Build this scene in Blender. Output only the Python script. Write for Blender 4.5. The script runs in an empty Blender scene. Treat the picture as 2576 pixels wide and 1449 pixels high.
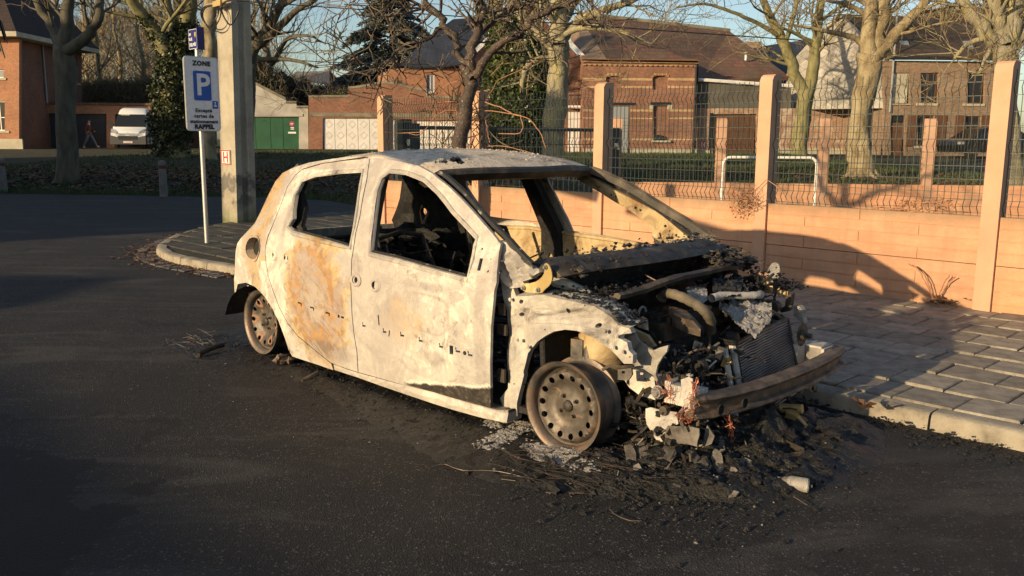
import bpy, bmesh, math, random
import numpy as np
from mathutils import Vector, Matrix, noise
from mathutils.geometry import delaunay_2d_cdt

# ---------------------------------------------------------------- camera, world, sun, exposure
sc = bpy.context.scene
COL = sc.collection
FPX, PITCH, YAW, ROLL, CAMH = 2210.28, .1667, .7757, .0059, 1.3732
CX, CY = 1288.0, 724.5
_c, _s = math.cos(YAW), math.sin(YAW)
FWD = np.array([-_c, _s, 0.]); RGT = np.array([_s, _c, 0.]); UPV = np.array([0, 0, 1.])
F2 = FWD*math.cos(PITCH)-UPV*math.sin(PITCH); U2 = UPV*math.cos(PITCH)+FWD*math.sin(PITCH)
R3 = RGT*math.cos(ROLL)+U2*math.sin(ROLL); U3 = -RGT*math.sin(ROLL)+U2*math.cos(ROLL)
cam = bpy.data.cameras.new('camera'); camo = bpy.data.objects.new('camera', cam); COL.objects.link(camo)
m = Matrix(((R3[0], U3[0], -F2[0], 0), (R3[1], U3[1], -F2[1], 0), (R3[2], U3[2], -F2[2], CAMH), (0, 0, 0, 1)))
camo.matrix_world = m
cam.sensor_width = 36; cam.lens = FPX/2576*36; cam.clip_start = .05; cam.clip_end = 3000
sc.camera = camo

SUN = Vector((.08, 1.0, -.230)).normalized()          # direction the light travels
SUN_EL = math.asin(-SUN.z)
w = bpy.data.worlds.new('World'); sc.world = w; w.use_nodes = True
wn = w.node_tree; wn.nodes.clear()
sky = wn.nodes.new('ShaderNodeTexSky'); sky.sky_type = 'NISHITA'; sky.sun_disc = False
sky.sun_elevation = SUN_EL; sky.sun_rotation = math.atan2(-SUN.x, -SUN.y)
sky.air_density = 1.0; sky.dust_density = 1.2; sky.ozone_density = 1.5
bg = wn.nodes.new('ShaderNodeBackground'); bg.inputs[1].default_value = .12
wo = wn.nodes.new('ShaderNodeOutputWorld')
wn.links.new(sky.outputs[0], bg.inputs[0]); wn.links.new(bg.outputs[0], wo.inputs[0])
sl = bpy.data.lights.new('sun', 'SUN'); sl.energy = 5.0; sl.angle = math.radians(.6); sl.color = (1, .755, .44)
so = bpy.data.objects.new('sun', sl); COL.objects.link(so); so.rotation_euler = SUN.to_track_quat('-Z', 'Y').to_euler()
so.location = (0, -20, 20)
sc.view_settings.view_transform = 'Standard'; sc.view_settings.look = 'None'
sc.view_settings.exposure = .42; sc.view_settings.gamma = 1; sc.view_settings.use_curve_mapping = False

RND = random.Random(7)

# ---------------------------------------------------------------- frames: picture point + plane -> metres
def ray(px, py): return F2+R3*(px-CX)/FPX-U3*(py-CY)/FPX
def Q(px, py, v):                 # point seen at (px,py) standing v metres ahead: (right, ahead, up)
    d = ray(px, py); t = v/(d@FWD); p = d*t
    return (float(p@RGT), v, float(p[2]+CAMH))
def PW(px, py, axis, val):        # world point on the plane world[axis]=val
    d = ray(px, py); C = np.array([0, 0, CAMH]); t = (val-C[axis])/d[axis]; return C+d*t
def uvz2w(u, v, z): p = RGT*u+FWD*v; return (p[0], p[1], z)
def w2uv(x, y): p = np.array([x, y, 0.]); return float(p@RGT), float(p@FWD)
ANG = math.atan2(RGT[1], RGT[0])

# ---------------------------------------------------------------- mesh building helpers
class MB:
    def __init__(s): s.v = []; s.f = []
    def add(s, vs, fs):
        o = len(s.v); s.v.extend(vs); s.f.extend([tuple(i+o for i in f) for f in fs]); return s
    def box(s, x0, x1, y0, y1, z0, z1):
        vs = [(x, y, z) for z in (z0, z1) for y in (y0, y1) for x in (x0, x1)]
        return s.add(vs, [(0, 2, 3, 1), (4, 5, 7, 6), (0, 1, 5, 4), (2, 6, 7, 3), (0, 4, 6, 2), (1, 3, 7, 5)])
    def obox(s, c, size, rot):    # oriented box, rot = 3 euler angles
        R = Matrix.Rotation(rot[2], 3, 'Z')@Matrix.Rotation(rot[1], 3, 'Y')@Matrix.Rotation(rot[0], 3, 'X')
        vs = []
        for z in (-.5, .5):
            for y in (-.5, .5):
                for x in (-.5, .5):
                    p = R@Vector((x*size[0], y*size[1], z*size[2])); vs.append((c[0]+p.x, c[1]+p.y, c[2]+p.z))
        return s.add(vs, [(0, 2, 3, 1), (4, 5, 7, 6), (0, 1, 5, 4), (2, 6, 7, 3), (0, 4, 6, 2), (1, 3, 7, 5)])
    def tube(s, pts, rad, n=8, cap=True):
        pts = [Vector(p) for p in pts]; k = len(pts)
        if not hasattr(rad, '__len__'): rad = [rad]*k
        t0 = (pts[1]-pts[0]).normalized(); a = t0.orthogonal().normalized(); vs = []
        for i, p in enumerate(pts):
            if i == 0: t = pts[1]-pts[0]
            elif i == k-1: t = pts[-1]-pts[-2]
            else: t = pts[i+1]-pts[i-1]
            t = t.normalized() if t.length > 1e-9 else t0
            a = a-t*a.dot(t); a = a.normalized() if a.length > 1e-6 else t.orthogonal().normalized()
            b = t.cross(a)
            for j in range(n):
                q = 2*math.pi*j/n; o = a*math.cos(q)+b*math.sin(q); vs.append(tuple(p+o*rad[i]))
        fs = [(i*n+j, i*n+(j+1) % n, (i+1)*n+(j+1) % n, (i+1)*n+j) for i in range(k-1) for j in range(n)]
        if cap: fs += [tuple(range(n-1, -1, -1)), tuple((k-1)*n+j for j in range(n))]
        return s.add(vs, fs)
    def lathe(s, prof, c, axis='y', n=32, sgn=1):     # prof [(r, t)] round axis through c
        vs = []
        for r, t in prof:
            for j in range(n):
                q = 2*math.pi*j/n
                if axis == 'y': vs.append((c[0]+r*math.cos(q), c[1]+t*sgn, c[2]+r*math.sin(q)))
                elif axis == 'z': vs.append((c[0]+r*math.cos(q), c[1]+r*math.sin(q), c[2]+t*sgn))
                else: vs.append((c[0]+t*sgn, c[1]+r*math.cos(q), c[2]+r*math.sin(q)))
        k = len(prof)
        return s.add(vs, [(i*n+j, i*n+(j+1) % n, (i+1)*n+(j+1) % n, (i+1)*n+j) for i in range(k-1) for j in range(n)])
    def prism(s, poly, f0, f1):   # poly 2D, f0/f1 map (a,b)->3D front/back
        n = len(poly); vs = [tuple(f0(*p)) for p in poly]+[tuple(f1(*p)) for p in poly]
        return s.add(vs, [tuple(range(n)), tuple(range(2*n-1, n-1, -1))]+[(i, i+n, (i+1) % n+n, (i+1) % n) for i in range(n)])
    def chunk(s, c, r, flat=1.0, rnd=RND):            # small jagged lump
        vs = []
        q = rnd.random()*6.28
        for dx, dy, dz in ((1, 0, 0), (-1, 0, 0), (0, 1, 0), (0, -1, 0), (0, 0, 1), (0, 0, -1)):
            k = r*(.5+rnd.random())
            x, y = dx*math.cos(q)-dy*math.sin(q), dx*math.sin(q)+dy*math.cos(q)
            vs.append((c[0]+x*k, c[1]+y*k, c[2]+dz*k*flat))
        return s.add(vs, [(0, 2, 4), (2, 1, 4), (1, 3, 4), (3, 0, 4), (2, 0, 5), (1, 2, 5), (3, 1, 5), (0, 3, 5)])

def blob(mb, c, r, rnd=RND, flat=.7):
    sd = rnd.uniform(0, 99); vs = []; NU, NV = 9, 6; sx, sy = rnd.uniform(.7, 2.1), rnd.uniform(.4, 1.0); flat *= rnd.uniform(.5, 1.1); q = rnd.random()*6.28
    for j in range(NV+1):
        t = math.pi*j/NV
        for i in range(NU):
            a = 2*math.pi*i/NU; x, y, z = math.sin(t)*math.cos(a), math.sin(t)*math.sin(a), math.cos(t)
            k = r*(1+.55*noise.noise(Vector((x*1.7+sd, y*1.7, z*1.7)))+.35*noise.noise(Vector((x*4+sd, y*4, z*4))))
            x, y = x*sx, y*sy; vs.append((c[0]+(x*math.cos(q)-y*math.sin(q))*k, c[1]+(x*math.sin(q)+y*math.cos(q))*k, c[2]+z*k*flat))
    return mb.add(vs, [(j*NU+i, (j+1)*NU+i, (j+1)*NU+(i+1) % NU, j*NU+(i+1) % NU) for j in range(NV) for i in range(NU)])
def inpoly(x, y, P):
    n = len(P); c = False; j = n-1
    for i in range(n):
        xi, yi = P[i]; xj, yj = P[j]
        if (yi > y) != (yj > y) and x < (xj-xi)*(y-yi)/(yj-yi)+xi: c = not c
        j = i
    return c
def resample(P, step):
    out = []
    for i in range(len(P)):
        a = P[i]; b = P[(i+1) % len(P)]; d = math.dist(a, b); k = max(1, int(d/step))
        for j in range(k): out.append((a[0]+(b[0]-a[0])*j/k, a[1]+(b[1]-a[1])*j/k))
    return out
def smooth_poly(P, it=1):         # Chaikin corner cutting
    for _ in range(it):
        o = []
        for i in range(len(P)):
            a = P[i]; b = P[(i+1) % len(P)]
            o += [(a[0]*.75+b[0]*.25, a[1]*.75+b[1]*.25), (a[0]*.25+b[0]*.75, a[1]*.25+b[1]*.75)]
        P = o
    return P
def offset_poly(P, d):
    n = len(P); A = sum(P[i][0]*P[(i+1) % n][1]-P[(i+1) % n][0]*P[i][1] for i in range(n)); sg = 1 if A > 0 else -1
    o = []
    for i in range(n):
        a, b, c = P[i-1], P[i], P[(i+1) % n]
        t = np.array(c)-np.array(a); L = np.hypot(*t) or 1; t = t/L
        o.append((b[0]+t[1]*d*sg, b[1]-t[0]*d*sg))
    return o
def circle(cx, cy, r, n=12, ry=None): return [(cx+r*math.cos(2*math.pi*i/n), cy+(ry or r)*math.sin(2*math.pi*i/n)) for i in range(n)]
def panel2d(outline, holes=(), step=.08):
    """triangulated sheet with holes; returns verts2d, tris"""
    V = []; E = []
    def loop(P):
        P = resample(P, step); o = len(V); V.extend(P); n = len(P)
        E.extend([(o+i, o+(i+1) % n) for i in range(n)])
    loop(outline)
    for h in holes: loop(h)
    xs = [p[0] for p in outline]; ys = [p[1] for p in outline]
    x = min(xs)+step*.5; 
    while x < max(xs):
        y = min(ys)+step*.5
        while y < max(ys):
            if inpoly(x, y, outline) and not any(inpoly(x, y, h) for h in holes): V.append((x+RND.uniform(-.1, .1)*step, y+RND.uniform(-.1, .1)*step))
            y += step
        x += step
    r = delaunay_2d_cdt([Vector(p) for p in V], E, [], 0, 1e-5)
    v2 = [tuple(p) for p in r[0]]; T = []
    for f in r[2]:
        cx = sum(v2[i][0] for i in f)/len(f); cy = sum(v2[i][1] for i in f)/len(f)
        if inpoly(cx, cy, outline) and not any(inpoly(cx, cy, h) for h in holes): T.append(tuple(f))
    used = sorted({i for f in T for i in f}); mp = {o: n for n, o in enumerate(used)}
    return [v2[i] for i in used], [tuple(mp[i] for i in f) for f in T]
def sheet(mb, outline, holes, fn, thick=None, step=.08):
    """thick sheet: fn(a,b,t) -> 3D, t=0 front, t=1 back"""
    v, T = panel2d(outline, holes, step); n = len(v)
    vs = [tuple(fn(a, b, 0)) for a, b in v]
    if thick is None: return mb.add(vs, T)
    vs += [tuple(fn(a, b, 1)) for a, b in v]
    cnt = {}
    for f in T:
        for i in range(len(f)):
            e = (f[i], f[(i+1) % len(f)]); cnt[e] = 1
    fs = list(T)+[tuple(i+n for i in reversed(f)) for f in T]
    for (a, b) in cnt:
        if (b, a) not in cnt: fs.append((b, a, a+n, b+n))
    return mb.add(vs, fs)

def newmesh(name, mb, mat, smooth=False):
    me = bpy.data.meshes.new(name); me.from_pydata(mb.v, [], mb.f); 
    if mat is not None:
        me.materials.append(mat)
    if smooth:
        me.polygons.foreach_set('use_smooth', [True]*len(me.polygons))
        if smooth != 'all':
            try: me.set_sharp_from_angle(angle=math.radians(38))
            except Exception: pass
    me.update(); return me
class Thing:                      # an Empty at the thing's base; build coordinates -> local by subtracting org
    def __init__(s, name, label, cat, org=(0, 0, 0), frame='w', group=None, rotz=None):
        o = bpy.data.objects.new(name, None); COL.objects.link(o); s.o = o; s.org = org
        o['label'] = label; o['category'] = cat
        if group: o['group'] = group
        if frame == 'uv': o.location = uvz2w(*org); o.rotation_euler = (0, 0, ANG)
        else: o.location = org
        if rotz is not None: o.rotation_euler = (0, 0, rotz)
        o.empty_display_size = .2
    def part(s, name, mb, mat, parent=None, smooth=False, label=None, kind=None):
        x, y, z = s.org; mb.v = [(a-x, b-y, c-z) for a, b, c in mb.v]
        o = bpy.data.objects.new(name, newmesh(name, mb, mat, smooth)); COL.objects.link(o); o.parent = parent or s.o
        if label: o['label'] = label
        if kind: o['kind'] = kind
        return o
def single(name, mb, mat, label=None, cat=None, group=None, kind=None, frame='w', smooth=False, org=(0, 0, 0)):
    mb.v = [(a-org[0], b-org[1], c-org[2]) for a, b, c in mb.v]
    o = bpy.data.objects.new(name, newmesh(name, mb, mat, smooth)); COL.objects.link(o)
    if frame == 'uv': o.rotation_euler = (0, 0, ANG); o.location = uvz2w(*org)
    else: o.location = org
    for k, v in (('label', label), ('category', cat), ('group', group), ('kind', kind)):
        if v: o[k] = v
    return o
def copy_tree(o, parent=None):
    c = o.copy(); COL.objects.link(c); c.parent = parent
    for ch in list(o.children): copy_tree(ch, c)
    return c

# ---------------------------------------------------------------- materials
class NT:
    def __init__(s, name):
        s.m = bpy.data.materials.new(name); s.m.use_nodes = True; s.t = s.m.node_tree; s.t.nodes.clear()
        s.out = s.n('ShaderNodeOutputMaterial'); s.b = s.n('ShaderNodeBsdfPrincipled'); s.l(s.b.outputs[0], s.out.inputs[0])
        s.tc = s.n('ShaderNodeTexCoord').outputs['Object']
    def n(s, t, **k):
        x = s.t.nodes.new(t)
        for a, b in k.items(): setattr(x, a, b)
        return x
    def l(s, a, b): s.t.links.new(a, b)
    def noise(s, scale, detail=4, rough=.55, dist=0, co=None, sc=None):
        x = s.n('ShaderNodeTexNoise'); x.inputs['Scale'].default_value = scale; x.inputs['Detail'].default_value = detail
        x.inputs['Roughness'].default_value = rough; x.inputs['Distortion'].default_value = dist
        co = co or s.tc
        if sc:
            mp = s.n('ShaderNodeMapping'); mp.inputs['Scale'].default_value = sc; s.l(co, mp.inputs[0]); co = mp.outputs[0]
        s.l(co, x.inputs['Vector']); return x.outputs['Fac']
    def vor(s, scale, out='Distance', feat='F1', co=None):
        x = s.n('ShaderNodeTexVoronoi'); x.feature = feat; x.inputs['Scale'].default_value = scale; s.l(co or s.tc, x.inputs['Vector']); return x.outputs[out]
    def ramp(s, fac, stops, interp='LINEAR'):
        x = s.n('ShaderNodeValToRGB'); x.color_ramp.interpolation = interp; e = x.color_ramp.elements
        while len(e) < len(stops): e.new(.5)
        for i, (p, c) in enumerate(stops):
            e[i].position = p; e[i].color = (c, c, c, 1) if not hasattr(c, '__len__') else (*c, 1)
        s.l(fac, x.inputs[0]); return x.outputs[0]
    def mix(s, fac, a, b, mode='MIX'):
        x = s.n('ShaderNodeMix', data_type='RGBA', blend_type=mode)
        for k, v in ((0, fac), (6, a), (7, b)):
            if hasattr(v, 'links') or hasattr(v, 'is_linked'): s.l(v, x.inputs[k])
            elif hasattr(v, '__len__'): x.inputs[k].default_value = (*v, 1)
            else: x.inputs[k].default_value = v
        return x.outputs[2]
    def math(s, op, a, b=0, c=0, clamp=False):
        x = s.n('ShaderNodeMath', operation=op); x.use_clamp = clamp
        for i, v in enumerate((a, b, c)):
            if hasattr(v, 'is_linked'): s.l(v, x.inputs[i])
            else: x.inputs[i].default_value = v
        return x.outputs[0]
    def sep(s, co=None):
        x = s.n('ShaderNodeSeparateXYZ'); s.l(co or s.tc, x.inputs[0]); return x.outputs
    def comb(s, a, b, c=0):
        x = s.n('ShaderNodeCombineXYZ')
        for i, v in enumerate((a, b, c)):
            if hasattr(v, 'is_linked'): s.l(v, x.inputs[i])
            else: x.inputs[i].default_value = v
        return x.outputs[0]
    def bump(s, h, strength=.5, dist=.01, prev=None):
        x = s.n('ShaderNodeBump'); x.inputs['Strength'].default_value = strength; x.inputs['Distance'].default_value = dist
        s.l(h, x.inputs['Height'])
        if prev is not None: s.l(prev, x.inputs['Normal'])
        return x.outputs[0]
    def fin(s, col=None, rough=.8, normal=None, metal=0, spec=None):
        if col is not None:
            if hasattr(col, 'is_linked'): s.l(col, s.b.inputs['Base Color'])
            else: s.b.inputs['Base Color'].default_value = (*col, 1)
        if hasattr(rough, 'is_linked'): s.l(rough, s.b.inputs['Roughness'])
        else: s.b.inputs['Roughness'].default_value = rough
        if hasattr(metal, 'is_linked'): s.l(metal, s.b.inputs['Metallic'])
        else: s.b.inputs['Metallic'].default_value = metal
        if normal is not None: s.l(normal, s.b.inputs['Normal'])
        if spec is not None: s.b.inputs['Specular IOR Level'].default_value = spec
        return s.m
def simple(name, stops, scale=4, rough=.85, bump=.3, bdist=.01, detail=5, metal=0, fine=None, spec=None, objvar=0, stretch=None):
    t = NT(name); f = t.noise(scale, detail, .6, sc=stretch); c = t.ramp(f, stops)
    if objvar:
        oi = t.n('ShaderNodeObjectInfo').outputs['Random']
        c = t.mix(1.0, c, t.ramp(oi, [(0, 1-objvar), (1, 1+objvar*.6)]), 'MULTIPLY')
    nb = t.bump(t.noise(fine or scale*8, 4, .65, sc=stretch), bump, bdist)
    return t.fin(c, rough, nb, metal, spec)
def flat(name, c, rough=.6, metal=0, spec=None):
    t = NT(name); f = t.noise(30, 3); return t.fin(t.mix(1, c, t.ramp(f, [(.3, .88), (.7, 1.05)]), 'MULTIPLY'), rough, None, metal, spec)
# ================================================================ MATERIALS
def asphalt_mat():
    t = NT('asphalt'); 
    big = t.noise(.35, 4, .55); mid = t.noise(2.2, 5, .6)
    ag = t.vor(150, 'Distance'); agc = t.vor(150, 'Color')
    base = t.ramp(mid, [(.3, (.016, .0145, .013)), (.55, (.026, .0235, .0205)), (.8, (.042, .0375, .032))])
    st = t.mix(t.ramp(agc, [(.0, 0), (.80, 0), (.88, 1)]), base, (.17, .155, .135))
    st = t.mix(t.ramp(t.noise(90, 2), [(.42, .55), (.58, 0)]), st, (.008, .008, .008))
    st = t.mix(t.ramp(big, [(.35, .35), (.6, 0)]), st, (.012, .012, .012))
    st = t.mix(t.ramp(t.noise(1.1, 6, .7, 1.5, sc=(.35, 1.6, 1)), [(.52, 0), (.62, .45), (.70, 0)]), st, (.085, .078, .068))
    st = t.mix(t.ramp(t.noise(.8, 5, .6), [(.5, 0), (.60, .5)]), st, (.016, .0155, .015))
    vd = t.vor(.55, 'Distance', 'DISTANCE_TO_EDGE', co=t.comb(t.math('ADD', t.sep()[0], t.math('MULTIPLY', t.noise(3, 5), .8)), t.math('ADD', t.sep()[1], t.math('MULTIPLY', t.noise(2.3, 5), .8))))
    st = t.mix(t.math('MULTIPLY', t.ramp(vd, [(0, .85), (.012, 0)]), t.ramp(t.noise(.6, 3), [(.48, 0), (.56, 1)])), st, (.006, .006, .006))
    # scorch and soot around the wreck, lighter worn streaks elsewhere
    x, y, z = t.sep(); dx = t.math('MULTIPLY', t.math('ADD', x, 2.9), .38); dy = t.math('MULTIPLY', t.math('SUBTRACT', y, 2.9), .62)
    d = t.math('SQRT', t.math('ADD', t.math('MULTIPLY', dx, dx), t.math('MULTIPLY', dy, dy)))
    d = t.math('ADD', d, t.math('MULTIPLY', t.noise(1.6, 5, .65), .9))
    st = t.mix(t.ramp(d, [(.0, .95), (1.05, .85), (1.5, .0)]), st, (.0085, .0075, .0065))
    nb = t.bump(t.noise(170, 3, .7), .5, .006); nb = t.bump(ag, .5, .008, nb); nb = t.bump(mid, .3, .02, nb)
    return t.fin(st, .78, nb, spec=.35)
def brick_mat(name, c1, c2, mort, bw=.21, bh=.063, ms=.011, dirt=.35, vary=.5, bump=.5, blotch=None):
    t = NT(name); x, y, z = t.sep(); co = t.comb(t.math('ADD', x, y), z)
    b = t.n('ShaderNodeTexBrick'); t.l(co, b.inputs['Vector'])
    b.inputs['Color1'].default_value = (*c1, 1); b.inputs['Color2'].default_value = (*c2, 1); b.inputs['Mortar'].default_value = (*mort, 1)
    b.inputs['Scale'].default_value = 1; b.inputs['Brick Width'].default_value = bw; b.inputs['Row Height'].default_value = bh; b.inputs['Mortar Size'].default_value = ms
    b.inputs['Bias'].default_value = -.1
    c = b.outputs['Color']
    c = t.mix(1, c, t.ramp(t.noise(.7, 6, .65), [(.3, 1-dirt), (.7, 1.12)]), 'MULTIPLY')
    c = t.mix(1, c, t.ramp(t.noise(9, 3), [(.3, 1-vary*.5), (.7, 1.1)]), 'MULTIPLY')
    if blotch: c = t.mix(t.ramp(t.noise(1.3, 6, .7, 1), [(.52, 0), (.64, .75)]), c, blotch)
    return t.fin(c, .9, t.bump(b.outputs['Fac'], -bump, .012))
def tile_mat(name, c1, c2, w=.24, h=.33, moss=None, rough=.85):
    t = NT(name); x, y, z = t.sep(); L = t.math('MULTIPLY', z, 1.35)
    row = t.math('FRACT', t.math('DIVIDE', L, h)); 
    b = t.n('ShaderNodeTexBrick'); t.l(t.comb(x, L), b.inputs['Vector']); b.offset = .0
    b.inputs['Color1'].default_value = (*c1, 1); b.inputs['Color2'].default_value = (*c2, 1); b.inputs['Mortar'].default_value = (*[k*.35 for k in c1], 1)
    b.inputs['Scale'].default_value = 1; b.inputs['Brick Width'].default_value = w; b.inputs['Row Height'].default_value = h; b.inputs['Mortar Size'].default_value = .02
    c = t.mix(1, b.outputs['Color'], t.ramp(t.noise(.5, 6, .7), [(.3, .6), (.7, 1.25)]), 'MULTIPLY')
    if moss: c = t.mix(t.ramp(t.noise(.8, 6, .7), [(.42, 0), (.62, .7)]), c, moss)
    wv = t.math('SINE', t.math('MULTIPLY', x, 6.2832/w))
    return t.fin(c, rough, t.bump(t.math('ADD', t.math('MULTIPLY', wv, .25), row), .5, .03))
M = {}
M['asphalt'] = asphalt_mat()
def paver_mat():
    t = NT('concrete_paver'); oi = t.n('ShaderNodeObjectInfo').outputs['Random']
    g = t.tc
    f = t.noise(9, 6, .65); fine = t.noise(160, 2, .6)
    c = t.ramp(f, [(.3, (.12, .105, .08)), (.5, (.25, .22, .175)), (.72, (.37, .33, .265))])
    c = t.mix(1, c, t.ramp(fine, [(.3, .78), (.7, 1.15)]), 'MULTIPLY')
    c = t.mix(1, c, t.ramp(oi, [(0, .78), (1, 1.15)]), 'MULTIPLY')
    return t.fin(c, .88, t.bump(t.noise(120, 3), .35, .004))
M['paver'] = paver_mat()
M['kerb'] = simple('kerb_concrete', [(.3, (.13, .11, .08)), (.5, (.28, .245, .19)), (.75, (.38, .335, .26))], 7, .9, .6, .01)
M['joint'] = simple('joint_soil', [(.3, (.012, .012, .008)), (.55, (.03, .028, .016)), (.75, (.05, .065, .015))], 6, 1, .6, .01)
M['cobble'] = simple('gutter_cobble', [(.3, (.06, .058, .055)), (.7, (.16, .15, .14))], 8, .8, .5, .01, objvar=.4)
M['fence_concrete'] = simple('orange_painted_concrete', [(.28, (.42, .245, .155)), (.5, (.51, .30, .192)), (.75, (.58, .365, .24))], 2.2, .9, .35, .004, fine=70)
def plank_mat():
    t = NT('orange_plank'); x, y, z = t.sep()
    c = t.ramp(t.noise(1.8, 5, .65, sc=(1, 1, 3)), [(.3, (.45, .225, .125)), (.5, (.54, .275, .15)), (.75, (.60, .345, .20))])
    c = t.mix(t.ramp(t.noise(30, 3, .7, sc=(.4, 1, 1)), [(.55, 0), (.8, .35)]), c, (.70, .46, .28))
    oi = t.n('ShaderNodeObjectInfo').outputs['Random']; c = t.mix(1, c, t.ramp(oi, [(0, (.86, .90, .96)), (1, (1.06, 1.0, .98))]), 'MULTIPLY')
    c = t.mix(t.ramp(t.noise(5, 6, .75, sc=(2.2, 1, .18)), [(.48, 0), (.66, .55)]), c, (.34, .20, .12))       # water streaks
    c = t.mix(t.ramp(t.noise(1.1, 5, .7), [(.45, 0), (.7, .35)]), c, (.62, .42, .27))
    c = t.mix(t.ramp(t.noise(120, 2, .7), [(.60, 0), (.68, .5)]), c, (.28, .17, .11))
    top = t.math('ADD', z, t.math('MULTIPLY', t.noise(9, 4, .7), .12))
    c = t.mix(t.ramp(top, [(.80, 0), (.9, .75)]), c, (.20, .15, .09))      # algae and dirt along the coping
    c = t.mix(t.ramp(t.math('ADD', z, t.math('MULTIPLY', t.noise(5, 4, .7), .25)), [(.2, .45), (.33, 0)]), c, (.34, .21, .10))
    return t.fin(c, .9, t.bump(t.noise(60, 4, .7), .35, .004))
M['plank'] = plank_mat()
M['wire'] = flat('green_grey_wire', (.05, .06, .055), .5, .3)
M['gate_metal'] = flat('dark_gate_metal', (.012, .016, .022), .45)
M['white_tube'] = flat('white_tube_paint', (.75, .72, .66), .35)
M['twig_orange'] = simple('orange_vine_bark', [(.3, (.26, .12, .06)), (.7, (.42, .22, .12))], 30, .7)
M['bark_grey'] = simple('grey_bark', [(.3, (.05, .045, .032)), (.5, (.09, .08, .055)), (.75, (.14, .125, .085))], 6, .9, .8, .03, stretch=(1, 1, .35))
M['bark_green'] = simple('green_grey_bark', [(.3, (.10, .095, .04)), (.5, (.19, .17, .075)), (.75, (.27, .235, .12))], 5, .9, .8, .03, stretch=(1, 1, .35))
M['bark_plane'] = simple('mottled_plane_bark', [(.30, (.09, .07, .04)), (.42, (.20, .15, .08)), (.55, (.30, .245, .145)), (.72, (.36, .31, .20))], 4, .85, 1, .04, stretch=(1, 1, .5))
M['bark_yellow'] = simple('lichen_yellow_bark', [(.3, (.15, .13, .085)), (.5, (.26, .235, .165)), (.60, (.33, .28, .13)), (.8, (.32, .30, .24))], 5, .9, 1, .04, fine=26, stretch=(1, 1, .25))
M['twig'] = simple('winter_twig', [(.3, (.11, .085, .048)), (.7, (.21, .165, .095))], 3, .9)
M['twig_sunlit'] = simple('sunlit_far_twig', [(.3, (.22, .17, .10)), (.7, (.36, .29, .18))], 3, .9)  # lighter twig copy for the far trees, sunlight put into the colour
M['twig_dark'] = simple('dark_winter_twig', [(.3, (.07, .055, .04)), (.7, (.16, .125, .08))], 3, .9)
def burnt_bark():
    t = NT('scorched_bark'); c = t.ramp(t.noise(8, 5, .7), [(.3, (.02, .015, .012)), (.55, (.06, .04, .03)), (.8, (.14, .09, .06))])
    c = t.mix(t.ramp(t.noise(45, 4, .8, sc=(1, 1, .5)), [(.60, 0), (.68, .85)]), c, (.55, .50, .42))
    return t.fin(c, .7, t.bump(t.noise(40, 4), .8, .02))
M['burnt_bark'] = burnt_bark()
def leafm(name, a, b, rough=.5):
    t = NT(name); return t.fin(t.ramp(t.noise(2.5, 6, .8), [(.3, a), (.7, b)]), rough)
M['ivy'] = leafm('ivy_leaf', (.016, .030, .010), (.095, .13, .032), .35)
M['conifer'] = leafm('conifer_needle', (.04, .052, .048), (.12, .145, .13), .6)
M['ivy_dark'] = leafm('dull_ivy_leaf', (.012, .019, .008), (.055, .068, .022), .5)  # darker, less green ivy for the tree by the van
M['conifer_dark'] = leafm('dark_evergreen', (.010, .014, .008), (.03, .036, .018), .7)
M['hedge'] = leafm('bare_bush', (.028, .022, .013), (.075, .058, .032), .9)
M['grass_blade'] = leafm('grass_blade', (.02, .035, .009), (.055, .08, .02), .8)
M['dead_leaf'] = leafm('dead_leaf', (.07, .032, .015), (.19, .095, .045), .8)
def turf():
    t = NT('turf'); c = t.ramp(t.noise(1.2, 6, .7), [(.3, (.014, .017, .008)), (.55, (.028, .036, .012)), (.8, (.045, .04, .02))])
    c = t.mix(t.ramp(t.noise(.5, 5, .7), [(.45, 0), (.62, .8)]), c, (.045, .028, .016))
    return t.fin(c, 1, t.bump(t.noise(20, 5, .8), 1, .08))
M['turf'] = turf()
M['kerb_soil'] = simple('sandy_path', [(.3, (.05, .042, .028)), (.7, (.10, .085, .055))], 2, 1, .5)
M['brick_red'] = brick_mat('red_brick', (.34, .135, .08), (.23, .085, .055), (.24, .17, .12), dirt=.4)
M['brick_orange'] = brick_mat('orange_brick', (.46, .17, .075), (.34, .12, .055), (.34, .24, .16), dirt=.3)
M['brick_shaded'] = brick_mat('shaded_brick', (.24, .09, .05), (.17, .06, .036), (.16, .11, .08), dirt=.3)  # darker copy of the orange brick, with shade put into its colour
M['brick_brown'] = brick_mat('brown_brick', (.29, .18, .11), (.17, .10, .065), (.28, .22, .16), dirt=.3)
M['brick_old'] = brick_mat('worn_whitewashed_brick', (.38, .17, .09), (.25, .10, .06), (.42, .36, .28), dirt=.3, blotch=(.48, .42, .33))
M['brick_buff'] = brick_mat('buff_brick_stripe', (.55, .37, .17), (.45, .29, .13), (.4, .3, .2), dirt=.25)
M['tile_red'] = tile_mat('red_pantile', (.20, .095, .06), (.125, .062, .042), moss=(.10, .085, .05))
M['tile_brown'] = tile_mat('brown_mossy_tile', (.09, .052, .034), (.06, .036, .026), moss=(.075, .065, .025))
M['tile_slate'] = tile_mat('blue_slate', (.038, .045, .065), (.026, .03, .045), .3, .22, rough=.6)
M['tile_dark'] = tile_mat('dark_tile', (.04, .022, .018), (.028, .018, .018), .26, .3)
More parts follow.
